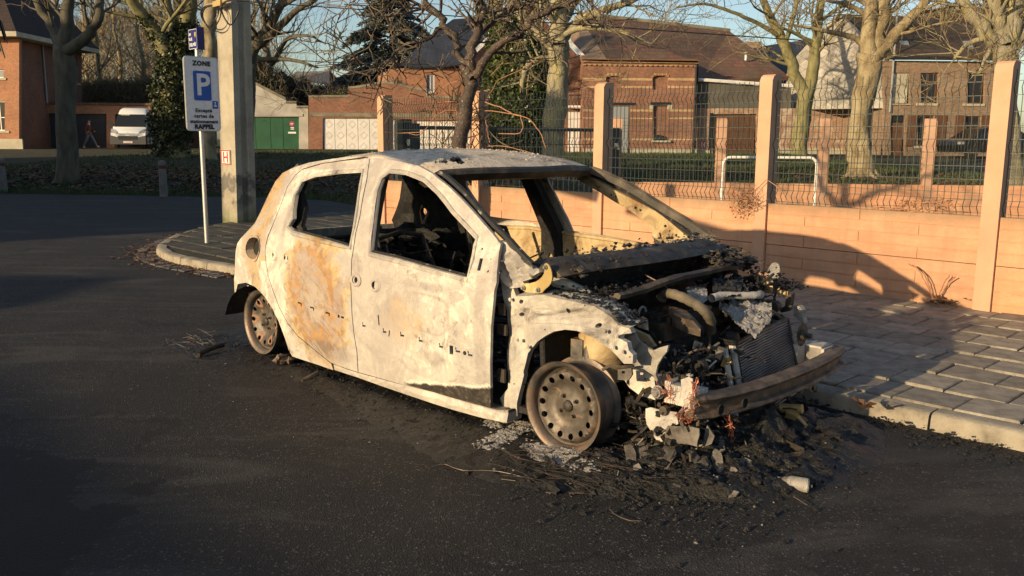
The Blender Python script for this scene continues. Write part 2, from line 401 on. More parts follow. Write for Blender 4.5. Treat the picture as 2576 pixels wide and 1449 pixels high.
def diamond_mat():
    t = NT('diamond_slate_cladding'); x, y, z = t.sep(); s = 1.85
    a = t.math('FRACT', t.math('MULTIPLY', t.math('ADD', x, z), s)); b = t.math('FRACT', t.math('MULTIPLY', t.math('SUBTRACT', x, z), s))
    g = t.math('MINIMUM', a, b)
    c = t.ramp(t.noise(2, 5, .65), [(.3, (.25, .23, .20)), (.7, (.43, .40, .35))])
    cell = t.n('ShaderNodeTexWhiteNoise'); t.l(t.comb(t.math('FLOOR', t.math('MULTIPLY', t.math('ADD', x, z), s)), t.math('FLOOR', t.math('MULTIPLY', t.math('SUBTRACT', x, z), s))), cell.inputs[0])
    c = t.mix(1, c, t.ramp(cell.outputs[0], [(0, .72), (1, 1.12)]), 'MULTIPLY')
    c = t.mix(t.ramp(g, [(.02, .7), (.09, 0)]), c, (.08, .075, .07))
    return t.fin(c, .75, t.bump(g, .4, .03))
M['diamond'] = diamond_mat()
M['render_grey'] = simple('grey_render', [(.3, (.26, .245, .22)), (.7, (.42, .40, .36))], 1.2, .95, .3)
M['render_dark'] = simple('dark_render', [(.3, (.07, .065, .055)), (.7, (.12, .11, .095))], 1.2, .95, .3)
M['stone'] = simple('pale_stone', [(.3, (.30, .27, .20)), (.7, (.48, .44, .34))], 1.5, .9, .3)
M['concrete_band'] = simple('mossy_concrete_band', [(.3, (.11, .10, .07)), (.7, (.26, .24, .18))], 1.5, .95, .3)
M['white_paint'] = simple('white_paint', [(.3, (.60, .58, .55)), (.7, (.74, .72, .69))], 2, .55, .1)
M['door_moulding'] = flat('door_moulding_paint', (.60, .58, .56), .6)
M['green_door'] = simple('green_door_paint', [(.3, (.006, .05, .022)), (.7, (.012, .095, .04))], 1.5, .5, .15)
M['brown_door'] = simple('dark_roller_door', [(.3, (.028, .026, .028)), (.7, (.045, .042, .044))], 3, .7, .2, stretch=(.1, 1, 4))
M['wood_brown'] = simple('brown_wood', [(.3, (.06, .028, .014)), (.7, (.14, .065, .03))], 6, .6, .3, stretch=(6, 6, .3))
M['grey_door'] = flat('grey_blue_door', (.25, .27, .28), .6)
M['glass_dark'] = flat('dark_window_glass', (.02, .022, .026), .18, 0, .35)
M['glass_blue'] = flat('sky_window_glass', (.20, .24, .28), .12, 0, .6)
M['black'] = flat('black_plastic', (.012, .012, .013), .5)
M['curtain'] = flat('curtain', (.45, .43, .40), .9)
M['pole_concrete'] = simple('pole_concrete', [(.3, (.25, .22, .165)), (.5, (.35, .31, .24)), (.75, (.42, .38, .30))], 3, .9, .5, .004, fine=110)
def polem():
    t = NT('pole_concrete_stained'); x, y, z = t.sep(); c = t.ramp(t.noise(3, 6, .65), [(.3, (.25, .22, .165)), (.5, (.35, .31, .24)), (.75, (.42, .38, .30))])
    c = t.mix(t.ramp(t.noise(60, 3, .7), [(.58, 0), (.68, .5)]), c, (.16, .14, .11)); n_ = t.math('MULTIPLY', t.noise(4, 5, .7), .5)
    c = t.mix(t.math('MULTIPLY', t.ramp(t.math('ADD', z, n_), [(.45, .0), (.55, .8), (.95, .8), (1.1, 0)]), t.ramp(t.noise(3.3, 4), [(.42, 0), (.5, 1)])), c, (.09, .085, .08))
    c = t.mix(t.ramp(t.math('ADD', z, n_), [(.28, .8), (.5, 0)]), c, (.10, .11, .03))
    return t.fin(c, .9, t.bump(t.noise(110, 3), .5, .004))
M['pole_stained'] = polem()
M['galv'] = flat('galvanised_steel', (.50, .50, .49), .42, .5)
M['sign_white'] = flat('sign_white', (.82, .82, .82), .35)
M['sign_blue'] = flat('sign_blue', (.012, .10, .46), .35)
M['plate_blue'] = flat('enamel_blue', (.018, .018, .13), .25)
M['sign_black'] = flat('sign_black', (.012, .012, .012), .5)
M['sign_red'] = flat('sign_red', (.62, .05, .03), .4)
M['rubber'] = flat('rubber', (.013, .013, .013), .8)
M['van_white'] = flat('van_white_paint', (.72, .72, .71), .25, 0, .6)
M['lens'] = flat('headlamp_lens', (.30, .32, .34), .15, .2)
M['chrome'] = flat('chrome', (.6, .6, .6), .2, .9)
M['dark_paint'] = flat('dark_car_paint', (.010, .009, .010), .2, 0, .7)
M['skin'] = flat('skin', (.42, .24, .17), .6); M['jacket'] = flat('brown_jacket', (.085, .03, .016), .85)
M['jeans'] = flat('grey_blue_jeans', (.10, .12, .16), .9); M['shoe'] = flat('pale_shoe', (.55, .54, .52), .6)

# burnt car metals
def burnt_paint(name, soot=.0, rustx=True, dark=1.0):
    t = NT(name); x, y, z = t.sep()
    warp = t.n('ShaderNodeVectorMath', operation='MULTIPLY_ADD')
    nz = t.n('ShaderNodeTexNoise'); nz.inputs['Scale'].default_value = 2.6; nz.inputs['Detail'].default_value = 5; t.l(t.tc, nz.inputs['Vector'])
    t.l(nz.outputs['Color'], warp.inputs[0]); warp.inputs[1].default_value = (.45, .45, .45); t.l(t.tc, warp.inputs[2]); co = warp.outputs[0]
    a = t.noise(2.1, 7, .62, 1.2); b = t.noise(5.5, 7, .7, .8, co=co); c_ = t.noise(16, 6, .75, .5)
    col = t.ramp(a, [(.30, (.34, .315, .28)), (.40, (.44, .42, .385)), (.47, (.60, .56, .48)), (.56, (.66, .62, .53)), (.60, (.46, .44, .40)), (.72, (.71, .67, .58))])
    col = t.mix(t.ramp(b, [(.50, 0), (.56, .55), (.62, .1), (.66, .5), (.72, 0)]), col, (.30, .265, .25))
    col = t.mix(t.ramp(t.noise(.9, 5, .6, .6), [(.40, .6), (.52, 0)]), col, (.36, .32, .30))
    # contour-like tide lines left by the blistered paint
    band = t.math('ABSOLUTE', t.math('SUBTRACT', t.math('FRACT', t.math('MULTIPLY', b, 9)), .5))
    col = t.mix(t.ramp(band, [(0, .62), (.08, 0)]), col, (.27, .24, .20))
    col = t.mix(t.ramp(band, [(.43, 0), (.5, .4)]), col, (.72, .67, .56))
    # heavy rust on the rear door
    def blob(cx, cz, rx, rz, w=.55):
        dx = t.math('DIVIDE', t.math('SUBTRACT', x, cx), rx); dz = t.math('DIVIDE', t.math('SUBTRACT', z, cz), rz)
        d = t.math('SQRT', t.math('ADD', t.math('MULTIPLY', dx, dx), t.math('MULTIPLY', dz, dz)))
        return t.math('ADD', d, t.math('MULTIPLY', t.math('SUBTRACT', t.noise(5, 6, .7, 1.5), .5), w*3))
    if rustx:
        d = blob(-1.84, .46, .36, .40, .42)
        rust = t.ramp(d, [(.0, (.38, .34, .30)), (.22, (.42, .32, .22)), (.36, (.26, .19, .14)), (.50, (.42, .245, .10)), (.66, (.33, .19, .085)), (.82, (.46, .32, .15)), (.98, (.48, .41, .27))])
        rust = t.mix(t.ramp(b, [(.44, .75), (.50, 0), (.58, 0), (.64, .7)]), rust, (.33, .28, .26))
        rust = t.mix(t.ramp(c_, [(.50, 0), (.62, .6)]), rust, (.24, .13, .07))
        col = t.mix(t.ramp(d, [(.78, .98), (1.0, .85), (1.22, .0)]), col, rust)
        zt = t.math('ADD', z, t.math('ADD', t.math('MULTIPLY', t.math('SUBTRACT', b, .5), .16), t.math('MULTIPLY', x, -.035)))
        col = t.mix(t.ramp(zt, [(1.20, 0), (1.29, .75)]), col, t.ramp(c_, [(.35, (.13, .09, .06)), (.5, (.30, .215, .135)), (.62, (.44, .37, .27))]))
        d = blob(-1.75, .17, .30, .07, .35); col = t.mix(t.ramp(d, [(.5, .7), (1.1, 0)]), col, (.17, .12, .09))
        for (cx, cz, rx, rz_, k) in ((-.37, .82, .035, .10, .8), (-1.42, .70, .06, .07, .7), (-1.10, .52, .12, .10, .6), (-.46, .45, .05, .45, .55), (-.80, .30, .12, .05, .6), (-1.5, 1.15, .05, .2, .5), (-2.45, 1.12, .12, .08, .7), (-2.0, 1.22, .45, .035, .6), (-2.22, .92, .035, .18, .65), (-.85, .66, .22, .03, .55)):
            d = blob(cx, cz, rx, rz_, .5); col = t.mix(t.ramp(d, [(.55, k), (1.15, 0)]), col, t.ramp(c_, [(.35, (.16, .14, .14)), (.55, (.33, .29, .27)), (.7, (.45, .39, .33))]))
        # pressed square scar on the front door
        dx = t.math('ABSOLUTE', t.math('DIVIDE', t.math('ADD', x, .83), .17)); dz = t.math('ABSOLUTE', t.math('DIVIDE', t.math('SUBTRACT', z, .525), .105))
        dd = t.math('POWER', t.math('ADD', t.math('POWER', dx, 4), t.math('POWER', dz, 4)), .25); dd = t.math('ADD', dd, t.math('MULTIPLY', t.math('SUBTRACT', t.noise(7, 4), .5), .5))
        col = t.mix(t.ramp(dd, [(.80, 0), (.93, .75), (1.02, .1), (1.12, .6), (1.25, 0)]), col, (.36, .31, .26))
        d = blob(-2.62, .95, .22, .5)
        col = t.mix(t.ramp(d, [(.6, .9), (1.0, .6), (1.3, 0)]), col, t.ramp(b, [(.35, (.22, .15, .10)), (.5, (.46, .29, .12)), (.6, (.32, .29, .26)), (.7, (.56, .46, .31))]))
        d = blob(-1.05, .45, .26, .14, .5)
        col = t.mix(t.ramp(d, [(.5, .65), (1.1, 0)]), col, t.ramp(b, [(.4, (.24, .22, .21)), (.55, (.50, .33, .17)), (.7, (.6, .5, .36))]))
        # unburnt black paint low on the front door
        e = t.math('SUBTRACT', t.math('ADD', z, t.math('MULTIPLY', t.math('SUBTRACT', t.noise(9, 6, .7, .8), .5), .07)), t.math('MULTIPLY', t.math('ADD', x, 1.08), .15))
        mx = t.ramp(t.math('ADD', x, 2), [(.0, 0), (.93, 0), (.98, 1)])
        low = t.ramp(z, [(.100, 0), (.112, 1)])
        col = t.mix(t.math('MULTIPLY', t.math('MULTIPLY', t.ramp(e, [(.112, 1), (.124, 0)]), mx), low), col, t.ramp(c_, [(.35, (.022, .019, .017)), (.6, (.055, .046, .038)), (.75, (.16, .13, .10))]))
        col = t.mix(t.math('MULTIPLY', t.ramp(t.math('ABSOLUTE', t.math('SUBTRACT', e, .126)), [(0, .7), (.012, 0)]), mx), col, (.75, .70, .60))
    col = t.mix(t.math('MULTIPLY', t.ramp(c_, [(.54, 0), (.64, .75)]), t.ramp(t.noise(1.9, 4, .6), [(.42, .15), (.6, 1)])), col, (.24, .20, .165)); col = t.mix(t.ramp(t.noise(48, 5, .75), [(.60, 0), (.70, .35)]), col, (.24, .20, .165)); col = t.mix(t.ramp(t.noise(1.7, 6, .65, 2), [(.52, 0), (.55, .75), (.60, .2), (.66, .7)]), col, (.36, .325, .30))
    if soot: col = t.mix(t.ramp(t.noise(2.4, 7, .7, 1), [(.60-soot*.4, 0), (.72-soot*.4, .95)]), col, (.03, .026, .023))
    if dark != 1: col = t.mix(1, col, (dark, dark, dark), 'MULTIPLY')
    nb = t.bump(b, .35, .012); nb = t.bump(c_, .35, .006, nb); nb = t.bump(t.noise(90, 3), .25, .002, nb)
    return t.fin(col, .8, nb, spec=.3)
M['burnt_body'] = burnt_paint('burnt_body_paint')
M['burnt_inner'] = burnt_paint('burnt_inner_metal', soot=.12, rustx=False)
M['burnt_lip'] = burnt_paint('burnt_lip_paint', soot=.05, rustx=True, dark=.8)
M['burnt_apron'] = burnt_paint('burnt_apron_paint', .07, False, .86)
M['burnt_dark'] = burnt_paint('burnt_dark_metal', .18, False, .6)
M['roof_ash'] = None
def roofm():
    t = NT('burnt_roof_ash'); a = t.noise(3.5, 7, .7, .8); b = t.noise(22, 6, .75)
    c = t.ramp(a, [(.3, (.30, .23, .165)), (.45, (.58, .48, .375)), (.6, (.72, .615, .48)), (.75, (.78, .68, .54))])
    c = t.mix(t.ramp(b, [(.54, 0), (.64, .7)]), c, (.16, .12, .09))
    c = t.mix(t.ramp(t.noise(1.3, 6, .7, 1), [(.56, 0), (.62, .6)]), c, (.17, .12, .08))
    return t.fin(c, .9, t.bump(b, .8, .012, t.bump(t.noise(70, 4, .8), .6, .006)))
M['roof_ash'] = roofm()
def yellowm():
    t = NT('heat_yellowed_metal'); a = t.noise(6, 7, .7, 1)
    c = t.ramp(a, [(.28, (.06, .04, .025)), (.4, (.22, .15, .08)), (.52, (.42, .31, .16)), (.7, (.52, .43, .26))])
    c = t.mix(t.ramp(t.noise(14, 6, .7), [(.56, 0), (.64, .85)]), c, (.32, .16, .06))
    return t.fin(c, .75, t.bump(a, .4, .008))
M['yellow_metal'] = yellowm()
M['soot'] = simple('soot_black', [(.3, (.006, .006, .006)), (.55, (.014, .013, .012)), (.72, (.05, .045, .04))], 14, .75, .8, .012, fine=60)
M['char'] = simple('char_crust', [(.35, (.005, .005, .0045)), (.55, (.012, .011, .010)), (.66, (.03, .026, .022)), (.78, (.12, .10, .08))], 30, .5, 1, .012, fine=90)
M['soot_metal'] = simple('sooty_dark_metal', [(.3, (.014, .012, .010)), (.5, (.04, .031, .023)), (.72, (.13, .10, .07))], 9, .6, .5, .006)
M['rust_rim'] = simple('rusty_rim_steel', [(.3, (.04, .036, .033)), (.47, (.12, .105, .09)), (.56, (.20, .13, .09)), (.62, (.14, .12, .105)), (.8, (.28, .235, .19))], 7, .5, .4, .004, metal=.35)
def disc_mat():
    t = NT('scorched_wheel_disc'); a = t.noise(9, 6, .7, 1)
    c = t.ramp(a, [(.3, (.04, .033, .027)), (.5, (.09, .075, .06)), (.62, (.14, .115, .09)), (.75, (.25, .20, .155))])
    c = t.mix(t.ramp(t.noise(5, 5, .7, 2), [(.60, 0), (.64, .7)]), c, (.30, .17, .11))
    return t.fin(c, .55, t.bump(a, .3, .003), .25)
M['rim_disc'] = disc_mat()
M['ash_white'] = simple('white_ash', [(.3, (.22, .20, .18)), (.6, (.45, .42, .38)), (.8, (.62, .60, .56))], 25, .95, 1, .01)
M['ash_grey'] = simple('grey_ash_shell', [(.3, (.06, .052, .045)), (.5, (.17, .15, .13)), (.7, (.27, .24, .21))], 14, .9, .5, .006, objvar=.3)
M['gold_plate'] = simple('gold_passivated_steel', [(.3, (.34, .24, .09)), (.7, (.50, .37, .16))], 6, .5, .2, .003, metal=.25)
M['copper'] = flat('bare_copper_wire', (.62, .22, .12), .45, .5)
M['melted'] = simple('melted_aluminium', [(.3, (.20, .185, .17)), (.6, (.36, .34, .32)), (.8, (.5, .48, .46))], 12, .45, .9, .015, metal=.4)
M['fins'] = simple('radiator_fins', [(.3, (.18, .18, .20)), (.7, (.46, .46, .48))], 9, .4, .6, .01, metal=.6)
M['beam_rust'] = simple('rusty_bumper_beam', [(.3, (.05, .038, .03)), (.5, (.12, .09, .065)), (.62, (.19, .135, .095)), (.78, (.30, .25, .19))], 14, .6, .6, .005, metal=.3, stretch=(1, 1, 1))
M['hose'] = simple('burnt_duct', [(.3, (.06, .05, .035)), (.6, (.14, .115, .08)), (.8, (.22, .18, .12))], 12, .7, .5, .006)
M['strip'] = simple('black_seal_channel', [(.35, (.008, .009, .010)), (.6, (.02, .02, .022)), (.68, (.25, .23, .2))], 22, .7, .5, .006)
# ================================================================ SETTING: GROUND
def sst(x): x = min(1, max(0, x)); return x*x*(3-2*x)
def v0(u):
    a = 20.85-.13*(u+6); b = 16.1-.12*(u-2)
    return a+(b-a)*sst((u+5.0)/3.4)
def gz(u, v):
    k = v0(min(max(u, -25), 12))
    bump_ = .10*(noise.noise(Vector((u*.35, v*.35, 3)))) if v > k+.5 else 0
    return -.06+.40*sst((v-k+.15)/3.2)+.36*sst((v-k-2)/32)+bump_*sst((v-k)/4)*(1-sst((v-45)/8))
def terrain():
    us = sorted(set([-260, -180, -120, -90, -70, -60, -50, -45]+[-40+i*.8 for i in range(101)]+[45, 55, 70, 90, 120, 180, 260]))
    vs_ = sorted(set([-80, -40, -20, 0, 8, 12]+[14+i*.45 for i in range(60)]+[41+i*1.5 for i in range(24)]+[80, 90, 110, 150, 220, 350, 700]))
    mb = MB(); n = len(us)
    mb.v = [(u, v, gz(u, v)) for v in vs_ for u in us]
    mb.f = [(j*n+i, j*n+i+1, (j+1)*n+i+1, (j+1)*n+i) for j in range(len(vs_)-1) for i in range(n-1)]
    single('ground', mb, M['turf'], kind='structure', frame='uv', smooth=True)
terrain()
mb = MB(); 
def roadz(x, y): return 0
pts = [(-45, -35), (45, -35), (45, 15.0), (4, 15.5), (-2, 16.5), (-4.2, 20.0), (-6, 20.95), (-12.6, 21.8), (-25, 23.4), (-45, 26)]
sheet(mb, [(a, b) for a, b in pts], [], lambda a, b, t: (a, b, 0), None, 6.0)
single('road', mb, M['asphalt'], kind='structure', frame='uv')
# sandy path in front of the far garages
mb = MB()
for i in range(60):
    a, b = -45+i*1.5, -45+(i+1)*1.5
    if a > 8: break
    mb.add([(a, 55.6, gz(a, 55.6)+.03), (b, 55.6, gz(b, 55.6)+.03), (b, 60, gz(b, 60)+.03), (a, 60, gz(a, 60)+.03)], [(0, 1, 2, 3)])
single('path', mb, M['kerb_soil'], kind='structure', frame='uv')

# ---------------- pavement with pavers and kerb stones
KC = [(-8.25, 4.175), (-9.0, 4.10), (-9.45, 4.07), (-9.9, 4.12), (-10.35, 4.23), (-10.72, 4.40), (-11.1, 4.62), (-11.6, 4.98), (-12.15, 5.48), (-12.6, 6.0), (-12.85, 6.8), (-12.92, 7.8), (-12.95, 9.0), (-12.95, 11.0), (-12.95, 14.0)]
def pz(y): return .088+.0155*(y-4.3)
KST = [(3.5, 4.31), (-.9, 4.305), (-2, 4.30), (-8.25, 4.175)]
inner = [(x, y+.12) for x, y in KST]
ic = []
for i, (x, y) in enumerate(KC):
    a = KC[max(0, i-1)]; b = KC[min(len(KC)-1, i+1)]; t = np.array(b)-np.array(a); t = t/np.hypot(*t); ic.append((x+(-t[1])*-.12*-1*-1, y+t[0]*-.12))
pav = Thing('pavement', '', '', (0, 0, 0)); del pav.o['label']; del pav.o['category']; pav.o['kind'] = 'structure'
region = [(3.5, 4.36)]+[(x, y+.05) for x, y in KST[1:]]+[(x+.04, y+.06) for x, y in KC[1:]]+[(-9.9, 14.0), (-9.9, 7.3), (3.5, 7.3)]
mb = MB(); sheet(mb, region, [], lambda a, b, t: (a, b, pz(b)-.012), None, .8); pav.part('paving_bed', mb, M['joint'])
def paver_mesh(w, d):
    mb = MB(); b = .006; h = .03
    x, y = w/2-.004, d/2-.004
    mb.v = [(-x, -y, -h), (x, -y, -h), (x, y, -h), (-x, y, -h), (-x, -y, -b), (x, -y, -b), (x, y, -b), (-x, y, -b), (-x+b, -y+b, 0), (x-b, -y+b, 0), (x-b, y-b, 0), (-x+b, y-b, 0)]
    mb.f = [(0, 1, 5, 4), (1, 2, 6, 5), (2, 3, 7, 6), (3, 0, 4, 7), (4, 5, 9, 8), (5, 6, 10, 9), (6, 7, 11, 10), (7, 4, 8, 11), (8, 9, 10, 11)]
    return newmesh('paver', mb, M['paver'])
PM = paver_mesh(.30, .30); PM2 = paver_mesh(.30, .30); PM2.materials.clear(); PM2.materials.append(simple('mossy_dark_paver', [(.3, (.022, .022, .014)), (.5, (.045, .042, .03)), (.68, (.075, .07, .055)), (.8, (.17, .155, .13))], 3.5, .8, .5, .006))
regin = [(3.5, 4.40)]+[(x, y+.1) for x, y in KST[1:]]+[(x+.1, y+.12) for x, y in KC[1:]]+[(-9.9, 14.0), (-9.9, 7.1), (3.5, 7.1)]
hid = MB(); hid2 = MB(); npav = 0
for k in range(15):
    yc = 4.43+.15+.30*k if k < 9 else 4.43+.15+.30*k
    for i in range(-42, 10):
        xc = -1.74+.15+.30*i+(.15 if k % 2 else 0)
        if not inpoly(xc, yc, regin): continue
        zc = pz(yc)+RND.uniform(-.0035, .0035); rx = .0155+RND.uniform(-.008, .008); ry = RND.uniform(-.008, .008)
        if (-3.75 < xc < -.5 and k < 9) or (xc < -8.1 and yc < 7.4):
            o = bpy.data.objects.new('paver', PM if xc > -5 else PM2); COL.objects.link(o); o.parent = pav.o; npav += 1
            o.location = (xc+RND.uniform(-.003, .003), yc, zc); o.rotation_euler = (rx, ry, RND.uniform(-.012, .012)+(math.pi/2)*RND.randrange(4))
        else: (hid if xc > -8.1 else hid2).box(xc-.146, xc+.146, yc-.146, yc+.146, zc-.03, zc)
print('pavers', npav)
pav.part('paver', hid, M['paver'], kind='stuff'); pav.part('paver', hid2, PM2.materials[0], kind='stuff')
# kerb stones
def kerb_run(P, stone):
    P = [np.array(p) for p in P]; L = [0]
    for a, b in zip(P, P[1:]): L.append(L[-1]+np.hypot(*(b-a)))
    def at(s):
        for i in range(len(P)-1):
            if s <= L[i+1] or i == len(P)-2:
                t = (s-L[i])/(L[i+1]-L[i]); return P[i]*(1-t)+P[i+1]*t, (P[i+1]-P[i])/np.hypot(*(P[i+1]-P[i]))
    s = 0
    while s < L[-1]-.05:
        e = min(s+stone, L[-1]); mb = MB(); K = 5; dz = RND.uniform(-.004, .004); rings = []
        for j in range(K+1):
            p, t = at(s+.006+(e-s-.012)*j/K); nrm = np.array([t[1], -t[0]])     # towards the pavement
            prof = [(0, -.1), (-.004, 0), (0, .055), (.006, .074), (.020, .084), (.06, .087), (.116, .087), (.12, .0)]
            ring = []
            for a, z in prof:
                q = noise.noise(Vector((p[0]*7, p[1]*7, z*40+a*30)))*.006
                ring.append((p[0]+nrm[0]*(a+q), p[1]+nrm[1]*(a+q), z+dz+(q*.5 if z > .05 else 0)))
            rings.append(ring)
        n = len(prof)
        for r in rings: mb.v.extend(r)
        mb.f = [(j*n+i, j*n+i+1, (j+1)*n+i+1, (j+1)*n+i) for j in range(K) for i in range(n-1)]+[tuple(range(n-1, -1, -1)), tuple(K*n+i for i in range(n))]
        mb.f = [tuple(reversed(f)) for f in mb.f]
        pav.part('kerb_stone', mb, M['kerb'], smooth=True); s = e
kerb_run(KST, 1.0); kerb_run(KC, .55)
# gutter cobbles against the rounded corner
gut = Thing('gutter', '', '', (0, 0, 0)); del gut.o['label']; del gut.o['category']; gut.o['kind'] = 'structure'
cm = MB(); 
for a, (x, y) in enumerate([(0, 0)]):
    pass
PC = [np.array(p) for p in KC[:9]]
cob = MB(); cob.obox((0, 0, 0), (.13, .10, .03), (0, 0, 0)); COBM = newmesh('cobble', cob, M['cobble'])
for i in range(len(PC)-1):
    d = PC[i+1]-PC[i]; L = np.hypot(*d); t = d/L; nr = np.array([-t[1], t[0]]) if False else np.array([-t[1], t[0]])
    out = -np.array([t[1], -t[0]])
    for j in range(int(L/.15)):
        for r in range(2):
            p = PC[i]+t*(.15*j+.07)+out*(.06+.115*r)
            if RND.random() < .15: continue
            o = bpy.data.objects.new('cobble', COBM); COL.objects.link(o); o.parent = gut.o
            o.location = (p[0], p[1], RND.uniform(-.008, .0)); o.rotation_euler = (RND.uniform(-.06, .06), RND.uniform(-.06, .06), math.atan2(t[1], t[0])+RND.uniform(-.1, .1))
def scatter_leaves(name, pts, size, mat, kind='stuff', frame='w', curl=.4):
    mb = MB()
    for (x, y, z) in pts:
        s = size*RND.uniform(.5, 1.3); a = RND.random()*6.28; tx, ty = RND.uniform(-curl, curl), RND.uniform(-curl, curl)
        R = Matrix.Rotation(a, 3, 'Z')@Matrix.Rotation(tx, 3, 'X')@Matrix.Rotation(ty, 3, 'Y')
        q = [R@Vector(p) for p in ((-s*.5, 0, 0), (-.1*s, -.32*s, s*.1), (s*.5, 0, .02*s), (0, .35*s, s*.12))]
        mb.add([(x+p.x, y+p.y, z+p.z) for p in q], [(0, 1, 2), (0, 2, 3)])
    return single(name, mb, mat, kind=kind, frame=frame)
pts = []
for _ in range(800):
    i = RND.randrange(len(PC)-1); a = RND.random(); p = PC[i]*(1-a)+PC[i+1]*a; t = PC[i+1]-PC[i]; t = t/np.hypot(*t)
    q = p-np.array([t[1], -t[0]])*abs(RND.gauss(0, .16)); pts.append((q[0], q[1], .008))
for _ in range(500): pts.append((RND.uniform(-8.3, -4.5), 4.14-abs(RND.gauss(0, .07)), .006))
scatter_leaves('leaf_litter', pts, .05, M['dead_leaf'])
# grass and fallen leaves on the bank
pts = []
for _ in range(9000):
    u = RND.uniform(-19, 1); v = v0(u)+.8+abs(RND.gauss(0, 4.5)); pts.append((u, v, gz(u, v)+.02))
for _ in range(5000):
    u = RND.uniform(4, 13); v = RND.uniform(17, 30); pts.append((u, v, gz(u, v)+.02))
scatter_leaves('fallen_leaves', pts, .13, M['dead_leaf'], frame='uv')
mb = MB()
def tuft(u, v, h, n=5):
    z = gz(u, v)
    for _ in range(n):
        a = RND.random()*6.28; x = u+RND.uniform(-.12, .12); y = v+RND.uniform(-.12, .12); l = h*RND.uniform(.5, 1.2); w_ = .012+h*.05
        mb.add([(x-w_*math.cos(a), y-w_*math.sin(a), z-.02), (x+w_*math.cos(a), y+w_*math.sin(a), z-.02), (x+RND.uniform(-.5, .5)*l, y+RND.uniform(-.5, .5)*l, z+l)], [(0, 1, 2)])
for _ in range(9000):
    u = RND.uniform(-19, 4); v = v0(u)+abs(RND.gauss(0, .5)) if RND.random() < .35 else RND.uniform(v0(u), 52)
    tuft(u, v, RND.uniform(.05, .14))
for _ in range(6000): tuft(RND.uniform(2, 14), RND.uniform(16.3, 48), RND.uniform(.06, .16))
single('grass', mb, M['grass_blade'], kind='stuff', frame='uv')

# ================================================================ STREET SIDE FENCE
PXE, PS, PWD = -2.2296, 1.8915, .1228
def post_mesh(w, d, h, lower=0):
    pr = [(0, lower), (0, h-.05), (.02, h-.018), (.05, h), (d, h), (d, lower)]   # side profile (y,z), rounded front top
    mb = MB(); mb.prism(pr, lambda a, b: (0, a, b), lambda a, b: (w, a, b)); return mb
fence = Thing('fence', 'orange painted concrete post and plank fence with wire mesh panels behind the burnt car', 'fence', (PXE, 7.07, 0))
def plank_mesh(w, z0, z1, rows, off):
    mb = MB(); mb.box(0, w, 0, .045, z0, z1); rh = (z1-z0)/rows; g = .0055
    for r in range(rows):
        x = -.48+((r+off) % 2)*.48-.12; 
        while x < w:
            a, b = max(x+g, .004), min(x+.96-g, w-.004)
            if b-a > .03:
                za, zb = z0+r*rh+g, z0+(r+1)*rh-g
                if r == 0: za = z0+.001
                if r == rows-1: zb = z1-.001
                mb.box(a, b, -.008, .001, za, zb)
            x += .96
    return mb
def wire_panel(w, z0, z1, dx=.05, dz=.1, r=.0031, nside=4):
    def prof(z):
        for zc in (z0+.10, z0+.55, z1-.13):
            d = abs(z-zc)
            if d < .05: return -.035*(1-d/.05)
        return 0
    zs = sorted(set([z0, z1]+[zc+k for zc in (z0+.10, z0+.55, z1-.13) for k in (-.05, 0, .05)]))
    mb = MB(); n = int(w/dx)
    for i in range(n+1):
        x = i*w/n; mb.tube([(x, prof(z), z) for z in zs], r, nside, cap=False)
    hz = [zc+k for zc in (z0+.10, z0+.55, z1-.13) for k in (-.05, .05)]+[z0+.02]
    z = z0+.2
    while z < z1-.2:
        if all(abs(z-h) > .045 for h in hz): hz.append(z)
        z += dz
    for h in hz: mb.tube([(0, .006, h), (w, .006, h)], r, nside, cap=False)
    return mb
pm = post_mesh(PWD, .16, 1.956); PMESH = None
for k in range(-2, 5):
    x = PXE-PS*k
    mb = post_mesh(PWD, .16, 1.956+RND.uniform(-.006, .006)); mb.v = [(a+x, b+7.07, c) for a, b, c in mb.v]
    fence.part('post', mb, M['fence_concrete'])
for k in range(-2, 4):
    xa = PXE-PS*(k+1)+PWD+.003; wbay = PS-PWD-.006
    for z0, z1, r, off in ((.09, .468, 4, k), (.473, .832, 4, k)):
        mb = plank_mesh(wbay, z0, z1, r, 0); mb.v = [(a+xa, b+7.105, c) for a, b, c in mb.v]; fence.part('plank', mb, M['plank'])
    mb = wire_panel(wbay, .80, 1.90); mb.v = [(a+xa, b+7.16, c) for a, b, c in mb.v]; fence.part('wire_panel', mb, M['wire'])

# second fence across the yard
pp = [1288, 1553, 1815, 2075, 2340, 2605, 2870]
P2 = []
for i, px in enumerate(pp):
    v = 16.0-.17*i; u = Q(px, 380, v)[0]; P2.append((u, v))
f2 = Thing('fence', 'lower orange fence across the yard, behind the white tube hoop', 'fence', (*P2[1], 0), 'uv')
for i in range(1, len(P2)):
    (u0, va), (u1, vb) = P2[i-1], P2[i]
    mb = post_mesh(.15, .16, 1.78, -.1); mb.v = [(a+u1-.075, b+vb-.02, c) for a, b, c in mb.v]; f2.part('post', mb, M['fence_concrete'])
    if i == 1: continue
    L = math.hypot(u1-u0, vb-va); dx, dy = (u1-u0)/L, (vb-va)/L
    def tr(mb):
        mb.v = [(u0+dx*(a+.075)-dy*b, va+dy*(a+.075)+dx*b, c) for a, b, c in mb.v]; return mb
    f2.part('plank', tr(plank_mesh(L-.15, -.08, .285, 4, 0)), M['plank']); f2.part('plank', tr(plank_mesh(L-.15, .29, .65, 4, 0)), M['plank'])
    mb = wire_panel(L-.15, .62, 1.72, .05, .1, .003, 3); mb.v = [(a, b+.05, c) for a, b, c in mb.v]; f2.part('wire_panel', tr(mb), M['wire'])
